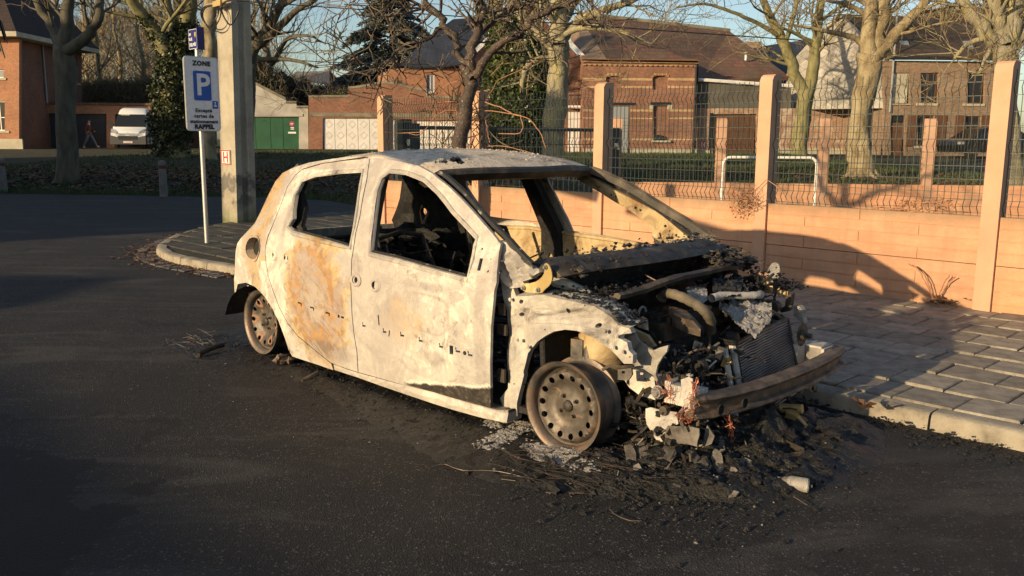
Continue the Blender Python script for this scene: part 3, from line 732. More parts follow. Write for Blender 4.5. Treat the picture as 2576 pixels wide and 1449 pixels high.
# sliding gate
ga, gb = Q(1003, 345, 13.6), Q(1540, 345, 15.7)
gt = Thing('gate', 'dark metal gate with a black top bar behind the wire fence', 'gate', (ga[0], ga[1], 0), 'uv')
L = math.hypot(gb[0]-ga[0], gb[1]-ga[1]); dx, dy = (gb[0]-ga[0])/L, (gb[1]-ga[1])/L
def tg(mb): mb.v = [(ga[0]+dx*a-dy*b, ga[1]+dy*a+dx*b, c) for a, b, c in mb.v]; return mb
gt.part('post', tg(MB().box(-.05, .03, -.06, .04, 0, 1.66)), M['wire']); gt.part('post', tg(MB().box(L-.02, L+.12, -.05, .07, 0, 1.60)), M['gate_metal'])
gt.part('top_bar', tg(MB().box(.06, L-.03, -.02, .03, 1.525, 1.585)), M['gate_metal']); gt.part('bottom_bar', tg(MB().box(.06, L-.03, -.02, .03, .1, .16)), M['gate_metal'])
mb = MB()
for i in range(int(L/.11)): mb.box(.08+i*.11, .092+i*.11, 0, .012, .16, 1.525)
for z in (.5, .9, 1.3): mb.box(.06, L-.03, .013, .02, z, z+.012)
gt.part('infill_bars', tg(mb), M['wire'])
mb = MB().box(.03, .20, -.04, .06, .1, 1.68); mb.box(.20, .34, -.04, .06, .16, 1.62); gt.part('lock_plate', tg(mb), M['gate_metal'])
mb = MB().obox((.12, -.09, 1.33), (.035, .04, .10), (0, 0, 0)); mb.obox((.12, -.09, 1.22), (.04, .05, .04), (0, 0, 0)); gt.part('lock', tg(mb), M['chrome'])
mb = MB().obox((L+.03, -.09, 1.30), (.06, .05, .06), (0, 0, 0)); mb.obox((L+.06, -.11, 1.24), (.03, .04, .05), (0, .4, 0)); gt.part('lock', tg(mb), M['chrome'])
# white hoop
v = 11.0; ul, ur, zt = Q(1819, 400, v)[0], Q(2056, 400, v)[0], Q(1900, 396, v)[2]
P = [(ul, v, 0), (ul, v, zt-.1)]+[(ul+.09*(1-math.cos(a)), v, zt-.1+.1*math.sin(a)) for a in (.4, .8, 1.2, 1.57)]+[(ur-.09*(1-math.cos(a)), v, zt-.1+.1*math.sin(a)) for a in (1.57, 1.2, .8, .4)]+[(ur, v, zt-.1), (ur, v, 0)]
single('tube_hoop', MB().tube(P, .019, 10), M['white_tube'], 'white bent tube hoop standing in the yard behind the orange fence', 'railing', frame='uv', org=(ul, v, 0), smooth=True)

# ================================================================ SIGN, POLE, BOLLARDS
def text_mb(body, size, f, spacing=1.0, bold=0, ext=.0):
    cu = bpy.data.curves.new('t', 'FONT'); cu.body = body; cu.size = size; cu.align_x = 'CENTER'; cu.align_y = 'CENTER'; cu.space_character = spacing; cu.offset = bold; cu.resolution_u = 3
    o = bpy.data.objects.new('t', cu); COL.objects.link(o); bpy.context.view_layer.update()
    me = bpy.data.meshes.new_from_object(o.evaluated_get(bpy.context.evaluated_depsgraph_get()))
    mb = MB(); mb.v = [tuple(f(v.co.x, v.co.y)) for v in me.vertices]; mb.f = [tuple(p.vertices) for p in me.polygons]
    bpy.data.objects.remove(o); bpy.data.meshes.remove(me); return mb
def rrect(w, h, r, n=5):
    P = []
    for cx, cy, a0 in ((w/2-r, h/2-r, 0), (-w/2+r, h/2-r, 90), (-w/2+r, -h/2+r, 180), (w/2-r, -h/2+r, 270)):
        for i in range(n+1): a = math.radians(a0+90*i/n); P.append((cx+r*math.cos(a), cy+r*math.sin(a)))
    return P
SX, SY = -10.385, 4.884
ps = Thing('road_sign', 'white parking zone sign with blue P on a thin galvanised post at the kerb corner', 'road sign', (SX, SY, .09))
ps.part('post', MB().tube([(SX, SY, .06), (SX, SY, 2.62)], .027, 14), M['galv'], smooth=True)
# panel faces +X; a -> +Y across, b -> up
ztop, zbot = PW(503, 143, 0, SX)[2], PW(510, 330, 0, SX)[2]; yl, yr = PW(462, 240, 0, SX)[1], PW(548, 240, 0, SX)[1]
SW, SH = yr-yl, ztop-zbot; yc, zc = (yl+yr)/2, (ztop+zbot)/2; XF = SX+.045
print('sign', SW, SH, yc, zc)
def sf(off): return lambda a, b: (XF+off, yc+a, zc+b)
ps.part('sign_board', MB().prism(rrect(SW, SH, .05), sf(0), sf(-.025)), M['galv'])
ps.part('sign_face', MB().prism(rrect(SW-.012, SH-.012, .045), sf(.003), sf(-.001)), M['sign_white'])
ring = MB(); o_ = rrect(SW-.008, SH-.008, .048); i_ = rrect(SW-.035, SH-.035, .036); n = len(o_)
ring.v = [sf(.006)(*p) for p in o_]+[sf(.006)(*p) for p in i_]; ring.f = [(i, (i+1) % n, n+(i+1) % n, n+i) for i in range(n)]
ps.part('border', ring, M['van_white'])
k = SH/.9
ps.part('blue_panel', MB().prism([(a-.0*k, b+.10*k) for a, b in rrect(.225*k, .355*k, .022)], sf(.008), sf(.002)), M['sign_blue'])
def letters(parent, name, items, mat, fac):
    for body, size, a, b, sp_, bo in items:
        mb = MB(); q = text_mb(body, size, lambda x, y: (x+a, y+b, 0), sp_, bo); mb.add([fac(x, y) for x, y, _ in q.v], q.f); parent.part(name, mb, mat)
letters(ps, 'lettering', [('P', .36*k, .005, .10*k, 1, .008)], M['sign_white'], sf(.011))
letters(ps, 'lettering', [('ZONE', .075*k, 0, .365*k, 1.15, .004), ('Excepté', .062*k, 0, -.20*k, 1.08, .002), ('cartes de', .062*k, 0, -.267*k, 1.08, .002), ('stationnement', .062*k, 0, -.334*k, 1.0, .002), ('RAPPEL', .074*k, 0, -.398*k, 1.05, .0045)], M['sign_black'], sf(.010))
ps.part('disc_pictogram', MB().prism([(a+.155*k, b-.125*k) for a, b in rrect(.07*k, .095*k, .006)], sf(.007), sf(.002)), M['sign_blue'])
mb = MB(); mb.prism([(a+.155*k, b-.105*k) for a, b in [(-.012, .012), (.012, .012), (.004, -.004), (.008, -.02), (-.008, -.02), (-.004, -.004)]], sf(.010), sf(.008)); mb.prism([(a+.155*k, b-.14*k) for a, b in rrect(.036, .016, .004)], sf(.010), sf(.008))
ps.part('disc_pictogram', mb, M['sign_white'])
# street name plates on the post top
zt, zb = PW(487, 73, 1, SY-.03)[2], PW(487, 124, 1, SY-.03)[2]; xl = PW(476, 100, 1, SY-.03)[0]; xr = PW(497, 100, 1, SY-.03)[0]
sp = Thing('street_name_plate', 'dark blue enamel street name plate with white lettering above the parking sign', 'street sign', ((xl+xr)/2, SY-.03, zb))
xc, zc2, PWW, PH = (xl+xr)/2, (zt+zb)/2, xr-xl, zt-zb
def pf(off): return lambda a, b: (xc+a, SY-.035-off, zc2+b)
sp.part('plate', MB().prism(rrect(PWW, PH, .012), pf(0), pf(-.012)), M['plate_blue'])
ring = MB(); o_ = rrect(PWW-.004, PH-.004, .012); i_ = rrect(PWW-.014, PH-.014, .009); n = len(o_)
ring.v = [pf(.003)(*p) for p in o_]+[pf(.003)(*p) for p in i_]; ring.f = [(i, (i+1) % n, n+(i+1) % n, n+i) for i in range(n)]
sp.part('border', ring, M['van_white'])
letters(sp, 'lettering', [('EN', .040, -PWW*.30, PH*.24, 1, .0012), ('RUE', .046, -PWW*.24, PH*.0, 1, .0012), ('DELMÉE', .050, -PWW*.02, -PH*.28, 1, .0012)], M['van_white'], pf(.004))
sp.part('crest', MB().prism([(a+PWW*.33, b+PH*.2) for a, b in [(-.02, .03), (.02, .03), (.02, -.01), (0, -.035), (-.02, -.01)]], pf(.006), pf(.001)), M['gold_plate'])
sp.part('plate', MB().box(xr+.0, xr+.012, SY-.04, SY+.05, zb-.01, zt+.02), M['plate_blue'])

# concrete pole
px0, px1, py0, py1 = -12.80, -12.32, 6.285, 6.60
cp = Thing('utility_pole', 'tall pale concrete utility pole on the corner behind the parking sign', 'pole', ((px0+px1)/2, (py0+py1)/2, .1))
mb = MB(); prof = [(px0, py0), (px1, py0), (px1, py0+.10), (px1-.05, py0+.13), (px1-.05, py1-.13), (px1, py1-.10), (px1, py1), (px0, py1), (px0, py1-.1), (px0+.05, py1-.13), (px0+.05, py0+.13), (px0, py0+.1)]
zs = [0, .6, 1.5, 3, 4.5, 6, 9]; cxx, cyy = (px0+px1)/2, (py0+py1)/2
for z in zs:
    s_ = 1-.012*z; lx = .018*z
    mb.v += [(cxx+(a-cxx)*s_+lx, cyy+(b-cyy)*s_+lx*.5, z) for a, b in prof]
n = len(prof); mb.f = [(j*n+i, j*n+(i+1) % n, (j+1)*n+(i+1) % n, (j+1)*n+i) for j in range(len(zs)-1) for i in range(n)]+[tuple(range(len(zs)*n-n, len(zs)*n))]
cp.part('shaft', mb, M['pole_stained'])
# H plate (hydrant marker) on the sunlit face
hx0, hx1 = PW(557, 395, 1, 6.28)[0], PW(579, 395, 1, 6.28)[0]; hz1, hz0 = PW(568, 377, 1, 6.28)[2], PW(568, 414, 1, 6.28)[2]
hp = Thing('hydrant_marker', 'small white plate with a red border and red H on the concrete pole', 'sign', ((hx0+hx1)/2, 6.27, hz0))
hc, hzc, hw, hh = (hx0+hx1)/2, (hz0+hz1)/2, hx1-hx0, hz1-hz0
def hf(off): return lambda a, b: (hc+a, 6.278-off, hzc+b)
hp.part('plate', MB().prism(rrect(hw, hh, .01), hf(0), hf(-.01)), M['van_white'])
ring = MB(); o_ = rrect(hw-.004, hh-.004, .008); i_ = rrect(hw-.036, hh-.036, .004); n = len(o_)
ring.v = [hf(.003)(*p) for p in o_]+[hf(.003)(*p) for p in i_]; ring.f = [(i, (i+1) % n, n+(i+1) % n, n+i) for i in range(n)]; hp.part('border', ring, M['sign_red'])
mb = MB(); 
for a0, a1, b0, b1 in ((-.058, -.034, -.08, .08), (.034, .058, -.08, .08), (-.034, .034, -.012, .012)): mb.prism([(a0*hw/.22, b0), (a1*hw/.22, b0), (a1*hw/.22, b1), (a0*hw/.22, b1)], hf(.004), hf(.001))
hp.part('lettering', mb, M['sign_red'])
# cable loops and clamp near the top of the visible pole
zc3 = PW(562, 8, 1, 6.25)[2]; xb = PW(562, 8, 1, 6.25)[0]
cl = Thing('cable_bundle', 'black cable loops clamped high on the concrete pole', 'cable', (xb, 6.24, zc3))
def loopp(cx_, cz_, r_, rz_, y_): return [(cx_+r_*math.cos(a), y_+.03*math.sin(2*a), cz_+rz_*math.sin(a)) for a in [i*2*math.pi/26 for i in range(27)]]
for (a, b, r_, rz_) in ((-.28, -.16, .26, .15), (-.22, -.19, .27, .17), (.36, -.17, .24, .17)):
    cl.part('cable', MB().tube(loopp(xb+a, zc3+b, r_, rz_, 6.17), .011, 6), M['black'], smooth=True)
mb = MB().box(xb-.14, xb+.10, 6.15, 6.24, zc3-.05, zc3+.03); mb.tube([(xb-.4, 6.2, zc3), (xb+.3, 6.2, zc3+.01)], .025, 8); cl.part('clamp', mb, M['gold_plate'])
single('overhead_wire', MB().tube([(xb+.2, 6.3, zc3+.02), (xb+6, 12, zc3-.5)][:2], .008, 5), M['black'], 'thin wire leaving the concrete pole to the right', 'wire')
# concrete bollards along the far verge
bm = MB(); bm.lathe([(.0, .88), (.075, .86), (.09, .82), (.09, .62), (.10, 0)], (0, 0, 0), 'z', 10); BME = newmesh('shaft', bm, simple('old_bollard', [(.3, (.10, .09, .08)), (.7, (.2, .18, .16))], 5)); 
rb = MB(); rb.lathe([(.092, .68), (.094, .70), (.094, .75), (.092, .76)], (0, 0, 0), 'z', 10); RBE = newmesh('band', rb, flat('faded_red', (.10, .02, .015), .7))
for i, (px, py, v, lab) in enumerate([(412, 484, 20.95, 'grey concrete bollard on the grass verge left of the parking sign'), (8, 470, 22.2, 'grey concrete bollard on the verge at the left edge of the picture')]):
    t = Thing('bollard', lab, 'bollard', (Q(px, py, v)[0], v, -.02), 'uv', group='bollards along the verge')
    for nm, me in (('shaft', BME), ('red_band', RBE)):
        o = bpy.data.objects.new(nm, me); COL.objects.link(o); o.parent = t.o
# ================================================================ BURNT CAR (local: x forward, y left, z up)
CYAW = .0204; CO = np.array([-2.535, 3.564, 0])
cex = np.array([math.cos(CYAW), math.sin(CYAW), 0]); cey = np.array([-math.sin(CYAW), math.cos(CYAW), 0])
CAMC = np.array([0, 0, CAMH])
def tol(P): d = P-CO; return (float(d@cex), float(d@cey), float(d[2]))
def CY_(px, py, ly): d = ray(px, py); t = ((CO-CAMC)@cey+ly)/(d@cey); return tol(CAMC+t*d)
def CX_(px, py, lx): d = ray(px, py); t = ((CO-CAMC)@cex+lx)/(d@cex); return tol(CAMC+t*d)
def CZ_(px, py, z): d = ray(px, py); t = (z-CAMH)/d[2]; return tol(CAMC+t*d)
def crop(c, p): return ((p[0]/c[2]+c[0])/1.5644, (p[1]/c[2]+c[1])/1.5644)
cE = (1800, 560, 2.07); cG = (2400, 1050, 3.22); cC = (1900, 1050, 3.22); cD = (1700, 1300, 2.07); cF = (2400, 1450, 2.415); cA = (880, 560, 2.07); cB = (880, 1000, 2.07)
def PY(c, pts, ly): return [(lambda q: (q[0], q[2]))(CY_(*crop(c, p), ly)) for p in pts]
def PX(c, pts, lx): return [(lambda q: (q[1], q[2]))(CX_(*crop(c, p), lx)) for p in pts]
def PZ(c, pts, z): return [CZ_(*crop(c, p), z) for p in pts]
ZP = [(0.0, .80), (.1, .815), (.2, .835), (.35, .852), (.6, .86), (.75, .848), (.82, .828), (1.0, .75), (1.15, .68), (1.25, .62), (1.3, .57), (1.5, .4)]
def W(x, z):
    w_ = np.interp(z, [a for a, b in ZP], [b for a, b in ZP])
    w_ -= np.interp(x, [-3.1, -2.9, -2.6, -2.2, -1.8], [.17, .10, .05, .015, 0]); w_ -= np.interp(x, [-.7, -.3, 0], [0, .02, .06]); return float(w_)
SIL = [(-2.914, .639), (-2.876, .692), (-2.743, .769), (-2.637, .841), (-2.606, .918), (-2.584, 1.004), (-2.547, 1.105), (-2.492, 1.16), (-2.39, 1.195), (-2.205, 1.232), (-1.96, 1.260), (-1.674, 1.277), (-1.505, 1.278), (-1.332, 1.27), (-1.154, 1.251), (-.998, 1.211), (-.877, 1.172), (-.733, 1.112), (-.597, 1.038), (-.482, .977), (-.388, .931)]
REARLOW = [(-2.979, .489), (-3.055, .427), (-3.086, .336), (-3.111, .218)]
RARCH = [(-3.111, .218), (-3.02, .35), (-2.90, .415), (-2.74, .446), (-2.589, .439), (-2.462, .394), (-2.355, .327), (-2.29, .262), (-2.243, .163), (-2.228, .086), (-2.193, .051)]
RDOOR = [(-1.609, 1.266), (-1.828, 1.250), (-2.07, 1.224), (-2.252, 1.187), (-2.309, 1.15), (-2.355, 1.082), (-2.362, .978), (-2.370, .868), (-2.398, .777), (-2.425, .697), (-2.415, .631), (-2.388, .532), (-2.332, .448), (-2.246, .355), (-2.165, .269), (-2.065, .209), (-1.949, .165), (-1.827, .126), (-1.736, .099), (-1.591, .092), (-1.48, .092), (-1.458, .213), (-1.464, .318), (-1.472, .42), (-1.473, .591), (-1.468, .785), (-1.497, .962), (-1.548, 1.156)]
FDOOR = [(-1.601, 1.266), (-1.477, 1.268), (-1.323, 1.258), (-1.159, 1.239), (-1.012, 1.201), (-.861, 1.146), (-.719, 1.082), (-.584, 1.008), (-.468, .944), (-.392, .90), (-.387, .862), (-.36, .733), (-.372, .692), (-.37, .624), (-.385, .517), (-.398, .339), (-.428, .115), (-.57, .113), (-.837, .113), (-1.141, .100), (-1.472, .092), (-1.450, .213), (-1.456, .318), (-1.464, .42), (-1.465, .591), (-1.460, .785), (-1.489, .962), (-1.540, 1.156)]
RWIN = [(-2.116, .838), (-2.171, .856), (-2.145, .9), (-2.180, .956), (-2.215, 1.038), (-2.195, 1.110), (-2.075, 1.143), (-1.817, 1.170), (-1.62, 1.183), (-1.60, 1.12), (-1.565, 1.023), (-1.528, .894), (-1.508, .800), (-1.593, .811), (-1.777, .82)]
FWIN = [(-1.313, .786), (-1.361, .942), (-1.412, 1.10), (-1.410, 1.160), (-1.37, 1.187), (-1.226, 1.182), (-1.064, 1.153), (-.928, 1.098), (-.772, 1.011), (-.647, .949), (-.562, .904), (-.567, .887), (-.557, .82), (-.552, .738), (-.795, .756), (-1.092, .778)]
FILL = [(-2.685, .735), (-2.603, .758), (-2.52, .752), (-2.506, .697), (-2.545, .624), (-2.609, .613), (-2.70, .629), (-2.73, .674)]
car = Thing('burnt_car', 'burnt-out hatchback shell, ash white and rust, with no bonnet or glass', 'car', (0, 0, 0)); car.o.location = tuple(CO); car.o.rotation_euler = (0, 0, CYAW)
def dent(x, z, a=.010): return a*noise.noise(Vector((x*2.6, z*2.6, 5)))+a*.45*noise.noise(Vector((x*8, z*8, 1)))+a*.12*noise.noise(Vector((x*22, z*22, 1)))
def sidefn(side, off=0, th=.03, grooves=True):
    def f(x, z, t):
        y = W(x, z)+off+dent(x, z)
        if grooves and t == 0:
            zt = .372+max(0, -x-.5)*.026
            y -= .004*math.exp(-((z-zt)/.022)**2)*(1 if -2.1 < x < -.45 else 0)     # trim recess
            y -= .005*math.exp(-((z-.80)/.03)**2)
            y -= .008*math.exp(-((math.hypot((x+1.30)*1.1, (z-.615)*2.2))/.09)**2)+.006*math.exp(-((math.hypot((x+2.2)*1.1, (z-.672)*2.2))/.09)**2)
        y -= th*t
        return (x, side*y, z)
    return f
def sqh(x, z, w_, h_): return [(x-w_, z-h_), (x+w_, z-h_), (x+w_, z+h_), (x-w_, z+h_)]
rholes = [offset_poly(RWIN, .006), circle(-2.315, .674, .009, 6, .012), sqh(-2.274, .676, .007, .009), sqh(-2.163, .671, .009, .009), sqh(-2.125, .671, .008, .011)]
for x, z in ((-2.008, .417), (-1.878, .407), (-1.714, .399)): rholes += [sqh(x, z, .016, .005), sqh(x+.016+.006, z-.006, .005, .010)]
rholes += [circle(-1.601, .396, .011, 6), sqh(-1.565, .395, .014, .006)]
fholes = [offset_poly(FWIN, .006), circle(-1.425, .622, .014, 8, .018), sqh(-1.281, .615, .013, .013), sqh(-1.222, .612, .012, .013)]
for x, z in ((-1.363, .378), (-1.18, .373), (-1.035, .377), (-.888, .373), (-.728, .370), (-.612, .366), (-.531, .361)): fholes += [sqh(x, z, .015, .005), sqh(x-.013, z+.012, .004, .006)]
fholes += [sqh(-1.14, .372, .005, .016), sqh(-.654, .367, .012, .022), circle(-.568, .365, .012, 6), sqh(-1.228, .43, .005, .028), sqh(-.485, .80, .010, .028), circle(-.425, .775, .006, 6), circle(-.498, .87, .006, 6), circle(-.335-.09, .83, .004, 5)]
QP = SIL[:12]+[(-1.70, 1.272)]+[tuple(p) for p in offset_poly(RDOOR, .0065)[1:19]]+[(-1.725, .056), (-1.961, .054)]+list(reversed(RARCH))+list(reversed(REARLOW[:3]))
SILL = [(-1.725, .090), (-1.591, .085), (-1.48, .085), (-1.141, .093), (-.837, .106), (-.57, .106), (-.40, .108), (-.33, .12), (-.335, .06), (-.498, .045), (-.852, .040), (-1.26, .047), (-1.482, .055), (-1.721, .056)]
def car_side(side, matd, matq):
    car.part('rear_door', sheet(MB(), RDOOR, rholes if side < 0 else rholes[:1], sidefn(side, 0, .016), 1, .06), matd, smooth=True, label='rear door with a broad rust-orange burn' if side < 0 else None)
    car.part('front_door', sheet(MB(), FDOOR, fholes if side < 0 else fholes[:1], sidefn(side, .001, .016), 1, .06), matd, smooth=True, label='front door burnt ash white, black along its lower edge' if side < 0 else None)
    car.part('quarter_panel', sheet(MB(), QP, [smooth_poly(FILL)] if side < 0 else [], sidefn(side, 0, .025, False), 1, .07), matq, smooth=True)
    car.part('sill', sheet(MB(), SILL, [], lambda x, z, t: (x, side*(W(x, z)-.012+.012*math.sin((z-.04)*50)-.10*t), z), 1, .07), matq)
car_side(-1, M['burnt_body'], M['burnt_body']); car_side(1, M['burnt_inner'], M['soot_metal'])
# stamped dish round the filler, door handle cups, window lip strips
mb = MB(); F0 = smooth_poly(FILL); F1 = offset_poly(F0, .016)
n = len(F0); mb.v = [(x, -(W(x, z)+.0035), z) for x, z in F1]+[(x, -(W(x, z)-.004), z) for x, z in F0]+[(x, -(W(x, z)-.05), z) for x, z in offset_poly(F0, -.01)]
mb.f = [(i, (i+1) % n, n+(i+1) % n, n+i) for i in range(n)]+[(n+i, n+(i+1) % n, 2*n+(i+1) % n, 2*n+i) for i in range(n)]; car.part('filler_recess', mb, M['burnt_body'], smooth=True)
mb = MB().lathe([(0, .0), (.05, .0), (.05, .03)], (-2.62, -.60, .68), 'y', 12); car.part('filler_neck', mb, M['soot'])
for (x, z) in ((-1.425, .622), (-1.25, .615), (-2.30, .674), (-2.145, .672)):
    mb = MB(); k = 14
    for r, dy in ((.048, .004), (.036, .012), (.026, .008)): mb.v += [(x+r*math.cos(2*math.pi*i/k), -(W(x+r*math.cos(2*math.pi*i/k), z+r*.8*math.sin(2*math.pi*i/k))+dy-.008), z+r*.8*math.sin(2*math.pi*i/k)) for i in range(k)]
    mb.f = [(j*k+i, j*k+(i+1) % k, (j+1)*k+(i+1) % k, (j+1)*k+i) for j in range(2) for i in range(k)]
    car.part('handle_cup', mb, M['burnt_body'], smooth=True)
def along(pts, side, off): return [(x, side*(W(x, z)+off), z) for x, z in pts]
for pts in ([(-2.10, .842), (-1.777, .824), (-1.51, .803)], [(-1.30, .789), (-1.092, .782), (-.795, .760), (-.556, .742)]):
    car.part('window_seal', MB().tube(along(pts, -1, -.008), .0075, 6), M['strip'])
for wn_, w0 in (('window_lip', RWIN), ('window_lip', FWIN)):
    P = offset_poly(w0, .005); o1 = offset_poly(P, .026); o2 = offset_poly(P, .021); o3 = offset_poly(P, .006); n = len(P); mb = MB()
    for Pk, dy in ((o1, -.003), (o2, .006), (o3, .004), (P, -.006), (offset_poly(P, -.002), -.022)): mb.v += [(x, -(W(x, z)+dent(x, z)+dy), z) for x, z in Pk]
    mb.f = [(j*n+i, j*n+(i+1) % n, (j+1)*n+(i+1) % n, (j+1)*n+i) for j in range(4) for i in range(n)]; car.part(wn_, mb, M['burnt_lip'], smooth=True)
# roof
def rz(x): return float(np.interp(x, [p[0] for p in SIL[7:]], [p[1] for p in SIL[7:]]))
def roofpt(x, s): 
    z = rz(x); w_ = W(x, z)+.004; y = s*w_; e = 1-abs(s)**2.4
    return (x, y, z-.004+.047*e*min(1, (x+2.75)/.6)+.004*noise.noise(Vector((x*5, y*5, 0)))+(-.018 if abs(s) > .985 else 0))
NX, NY = 34, 26; mb = MB()
for i in range(NX+1):
    for j in range(NY+1):
        s = -1+2*j/NY; s = math.copysign(abs(s)**.8, s); xf = -1.03+.11*(1-s*s); xr = -2.5-.03*(1-s*s)
        mb.v.append(roofpt(xr+(xf-xr)*i/NX, s))
n = NY+1; mb.f = [(i*n+j, (i+1)*n+j, (i+1)*n+j+1, i*n+j+1) for i in range(NX) for j in range(NY)]
rf = car.part('roof', mb, M['roof_ash'], smooth=True)
# header folds at front of the roof, with the sooty underside
mb = MB(); rows = []
for j in range(NY+1):
    s = -1+2*j/NY; xf = -1.03+.11*(1-s*s); x, y, z = roofpt(xf, s); y *= .985
    rows.append([(x, y, z+.001), (x+.016, y, z-.010), (x+.020, y, z-.030), (x-.01, y, z-.060), (x-.07, y, z-.072), (x-.12, y, z-.05), (x-.12, y, z-.012)])
k = len(rows[0]); 
for r in rows: mb.v += r
mb.f = [(j*k+i, j*k+i+1, (j+1)*k+i+1, (j+1)*k+i) for j in range(NY) for i in range(k-1)]
car.part('roof_header', mb, M['soot_metal'], smooth=True)
# curled paint blisters lying on the roof
mb = MB()
for _ in range(700):
    s = RND.uniform(-.95, .95); x = RND.uniform(-2.4, -1.0); p = roofpt(x, s); 
    if noise.noise(Vector((x*2, s*2, 9))) > -.1: mb.chunk((p[0], p[1], p[2]+.002), RND.uniform(.003, .009), .5)
rf2 = car.part('blistered_paint', mb, M['roof_ash'], parent=rf); rf2['kind'] = 'stuff'
# inner structure, both sides: pillars, rails, black seal channel on the A pillars
for sd in (-1, 1):
    mi = M['soot_metal'] if sd < 0 else M['soot']
    bp = [(-1.60, .06), (-1.30, .06), (-1.33, .35), (-1.37, .75), (-1.44, 1.0), (-1.50, 1.235), (-1.60, 1.24), (-1.57, 1.0), (-1.53, .78), (-1.56, .5)]
    car.part('b_pillar', sheet(MB(), bp, [circle(-1.45, .6, .03, 8), circle(-1.46, .33, .04, 8)] if sd > 0 else [], lambda x, z, t: (x, sd*(W(x, z)-.04-.06*t-(.02 if abs(x+1.46-(z-.8)*-.2) < .03 else 0)), z), 1, .08), mi)
    mb = MB(); mb.tube([(x, sd*(W(x, z)-.055), z-.03) for x, z in [(-2.45, 1.13), (-2.2, 1.2), (-1.9, 1.24), (-1.5, 1.26), (-1.2, 1.245), (-1.02, 1.2)]], .028, 7); car.part('roof_rail', mb, mi, smooth=True)
    # A pillar channel standing outside/forward of the door frame
    ap = [(-1.0, 1.214), (-.94, 1.197), (-.877, 1.174), (-.733, 1.114), (-.597, 1.040), (-.482, .979), (-.36, .920), (-.27, .868), (-.2, .83)]
    mb = MB(); k = 5
    for x, z in ap:
        w_ = W(x, z); mb.v += [(x-.004, sd*(w_-.010), z-.010), (x+.006, sd*(w_-.014), z+.003), (x+.014, sd*(w_-.028), z+.005), (x+.006, sd*(w_-.040), z-.006), (x-.02, sd*(w_-.045), z-.035)]
    mb.f = [(j*k+i, j*k+i+1, (j+1)*k+i+1, (j+1)*k+i) for j in range(len(ap)-1) for i in range(k-1)]
    car.part('a_pillar', mb, M['strip'] if sd < 0 else M['soot_metal'])
# far A pillar with its pierced yellow inner face (traced position, real plate)
fa = PY(cE, [(1040, 240), (1180, 300), (1400, 430), (1600, 560), (1780, 700), (1900, 790), (1850, 825), (1640, 850), (1600, 865), (1565, 680), (1400, 545), (1200, 405), (1000, 300)], .70)
hs = [PY(cE, q, .70) for q in ([(1196, 350), (1216, 356), (1210, 374), (1192, 366)], [(1290, 412), (1304, 418), (1298, 436), (1284, 430)], [(1322, 430), (1338, 436), (1330, 454), (1316, 446)], [(1458, 522), (1472, 530), (1464, 546), (1450, 538)], [(1490, 542), (1504, 550), (1496, 566), (1482, 556)], [(1668, 676), (1684, 672), (1692, 684), (1682, 696), (1668, 692)], [(1712, 716), (1724, 720), (1718, 732), (1708, 726)], [(1625, 735), (1640, 740), (1650, 790), (1640, 790)])]
car.part('a_pillar_plate', sheet(MB(), fa, hs, lambda x, z, t: (x, .70+.02*math.sin(x*9)+.035*t-.3*max(0, z-.95), z), 1, .05), M['yellow_metal'], smooth=True)
car.part('pillar_seal', MB().tube([(x+.012, .725-.3*max(0, z-.95), z+.006) for x, z in fa[:6]], .011, 6), M['strip'])
# far door inner skin lit by the sun
fd = [(-2.1, .74), (-1.68, .765), (-1.47, .755), (-1.03, .745), (-.65, .725), (-.60, .60), (-.62, .14), (-2.0, .14), (-2.2, .4)]
car.part('door_inner_panel', sheet(MB(), fd, [circle(-1.0, .40, .12, 12), circle(-1.8, .42, .10, 12), circle(-.8, .66, .012, 6), circle(-1.25, .68, .012, 6)], lambda x, z, t: (x, .775+.015*noise.noise(Vector((x*8, z*8, 0)))+.02*t, z), 1, .06), M['yellow_metal'], smooth=True)
car.part('door_top_rail', MB().tube([(x, .79, z+.012) for x, z in fd[:5]], .016, 7), M['yellow_metal'], smooth=True)
# floor, firewall, tunnel, rear panel
mb = MB().box(-2.9, -.25, -.72, .72, .10, .13); mb.box(-2.4, -.2, -.12, .12, .13, .26); mb.box(-2.95, -2.1, -.5, .5, .13, .30); car.part('floor_pan', mb, M['soot'])
fw = [(-.70, .12), (.70, .12), (.72, .60), (.70, .79), (-.70, .79), (-.72, .60)]
car.part('bulkhead', sheet(MB(), fw, [circle(.35, .45, .06, 10), circle(-.2, .5, .05, 10)], lambda y, z, t: (-.17+.03*noise.noise(Vector((y*6, z*6, 2)))-.02*t, y, z), 1, .07), M['soot'])
rp = [(-.66, .16), (.66, .16), (.70, .5), (.66, .74), (-.66, .74), (-.70, .5)]
car.part('tailgate', sheet(MB(), rp, [], lambda y, z, t: (-3.0+.10*(y/.7)**2+.22*max(0, z-.5)+.02*t, y, z), 1, .09), M['burnt_inner'], smooth=True)
for sd in (-1, 1):
    car.part('d_pillar', MB().tube([(-2.86, sd*.63, .72), (-2.66, sd*.60, .9), (-2.58, sd*.55, 1.1), (-2.48, sd*.50, 1.2)], .035, 7), M['soot_metal'])
car.part('tailgate_header', MB().tube([(-2.5, -.5, 1.15), (-2.52, -.2, 1.18), (-2.52, .2, 1.18), (-2.5, .5, 1.15)], .025, 7), M['soot'])
for sd in (-1, 1):
    cpn = [(-2.74, .62), (-2.40, .16), (-2.10, .16), (-2.02, .60), (-2.04, .80), (-2.12, .86), (-2.24, 1.05), (-2.26, 1.19), (-2.46, 1.19), (-2.60, .95), (-2.76, .78)]
    car.part('c_pillar', sheet(MB(), cpn, [circle(-2.40, .86, .035, 8)], lambda x, z, t: (x, sd*(W(x, z)-(.055 if sd < 0 else .30)-.03*t+.03*noise.noise(Vector((x*9, z*9, sd)))), z), 1, .08), M['soot'])
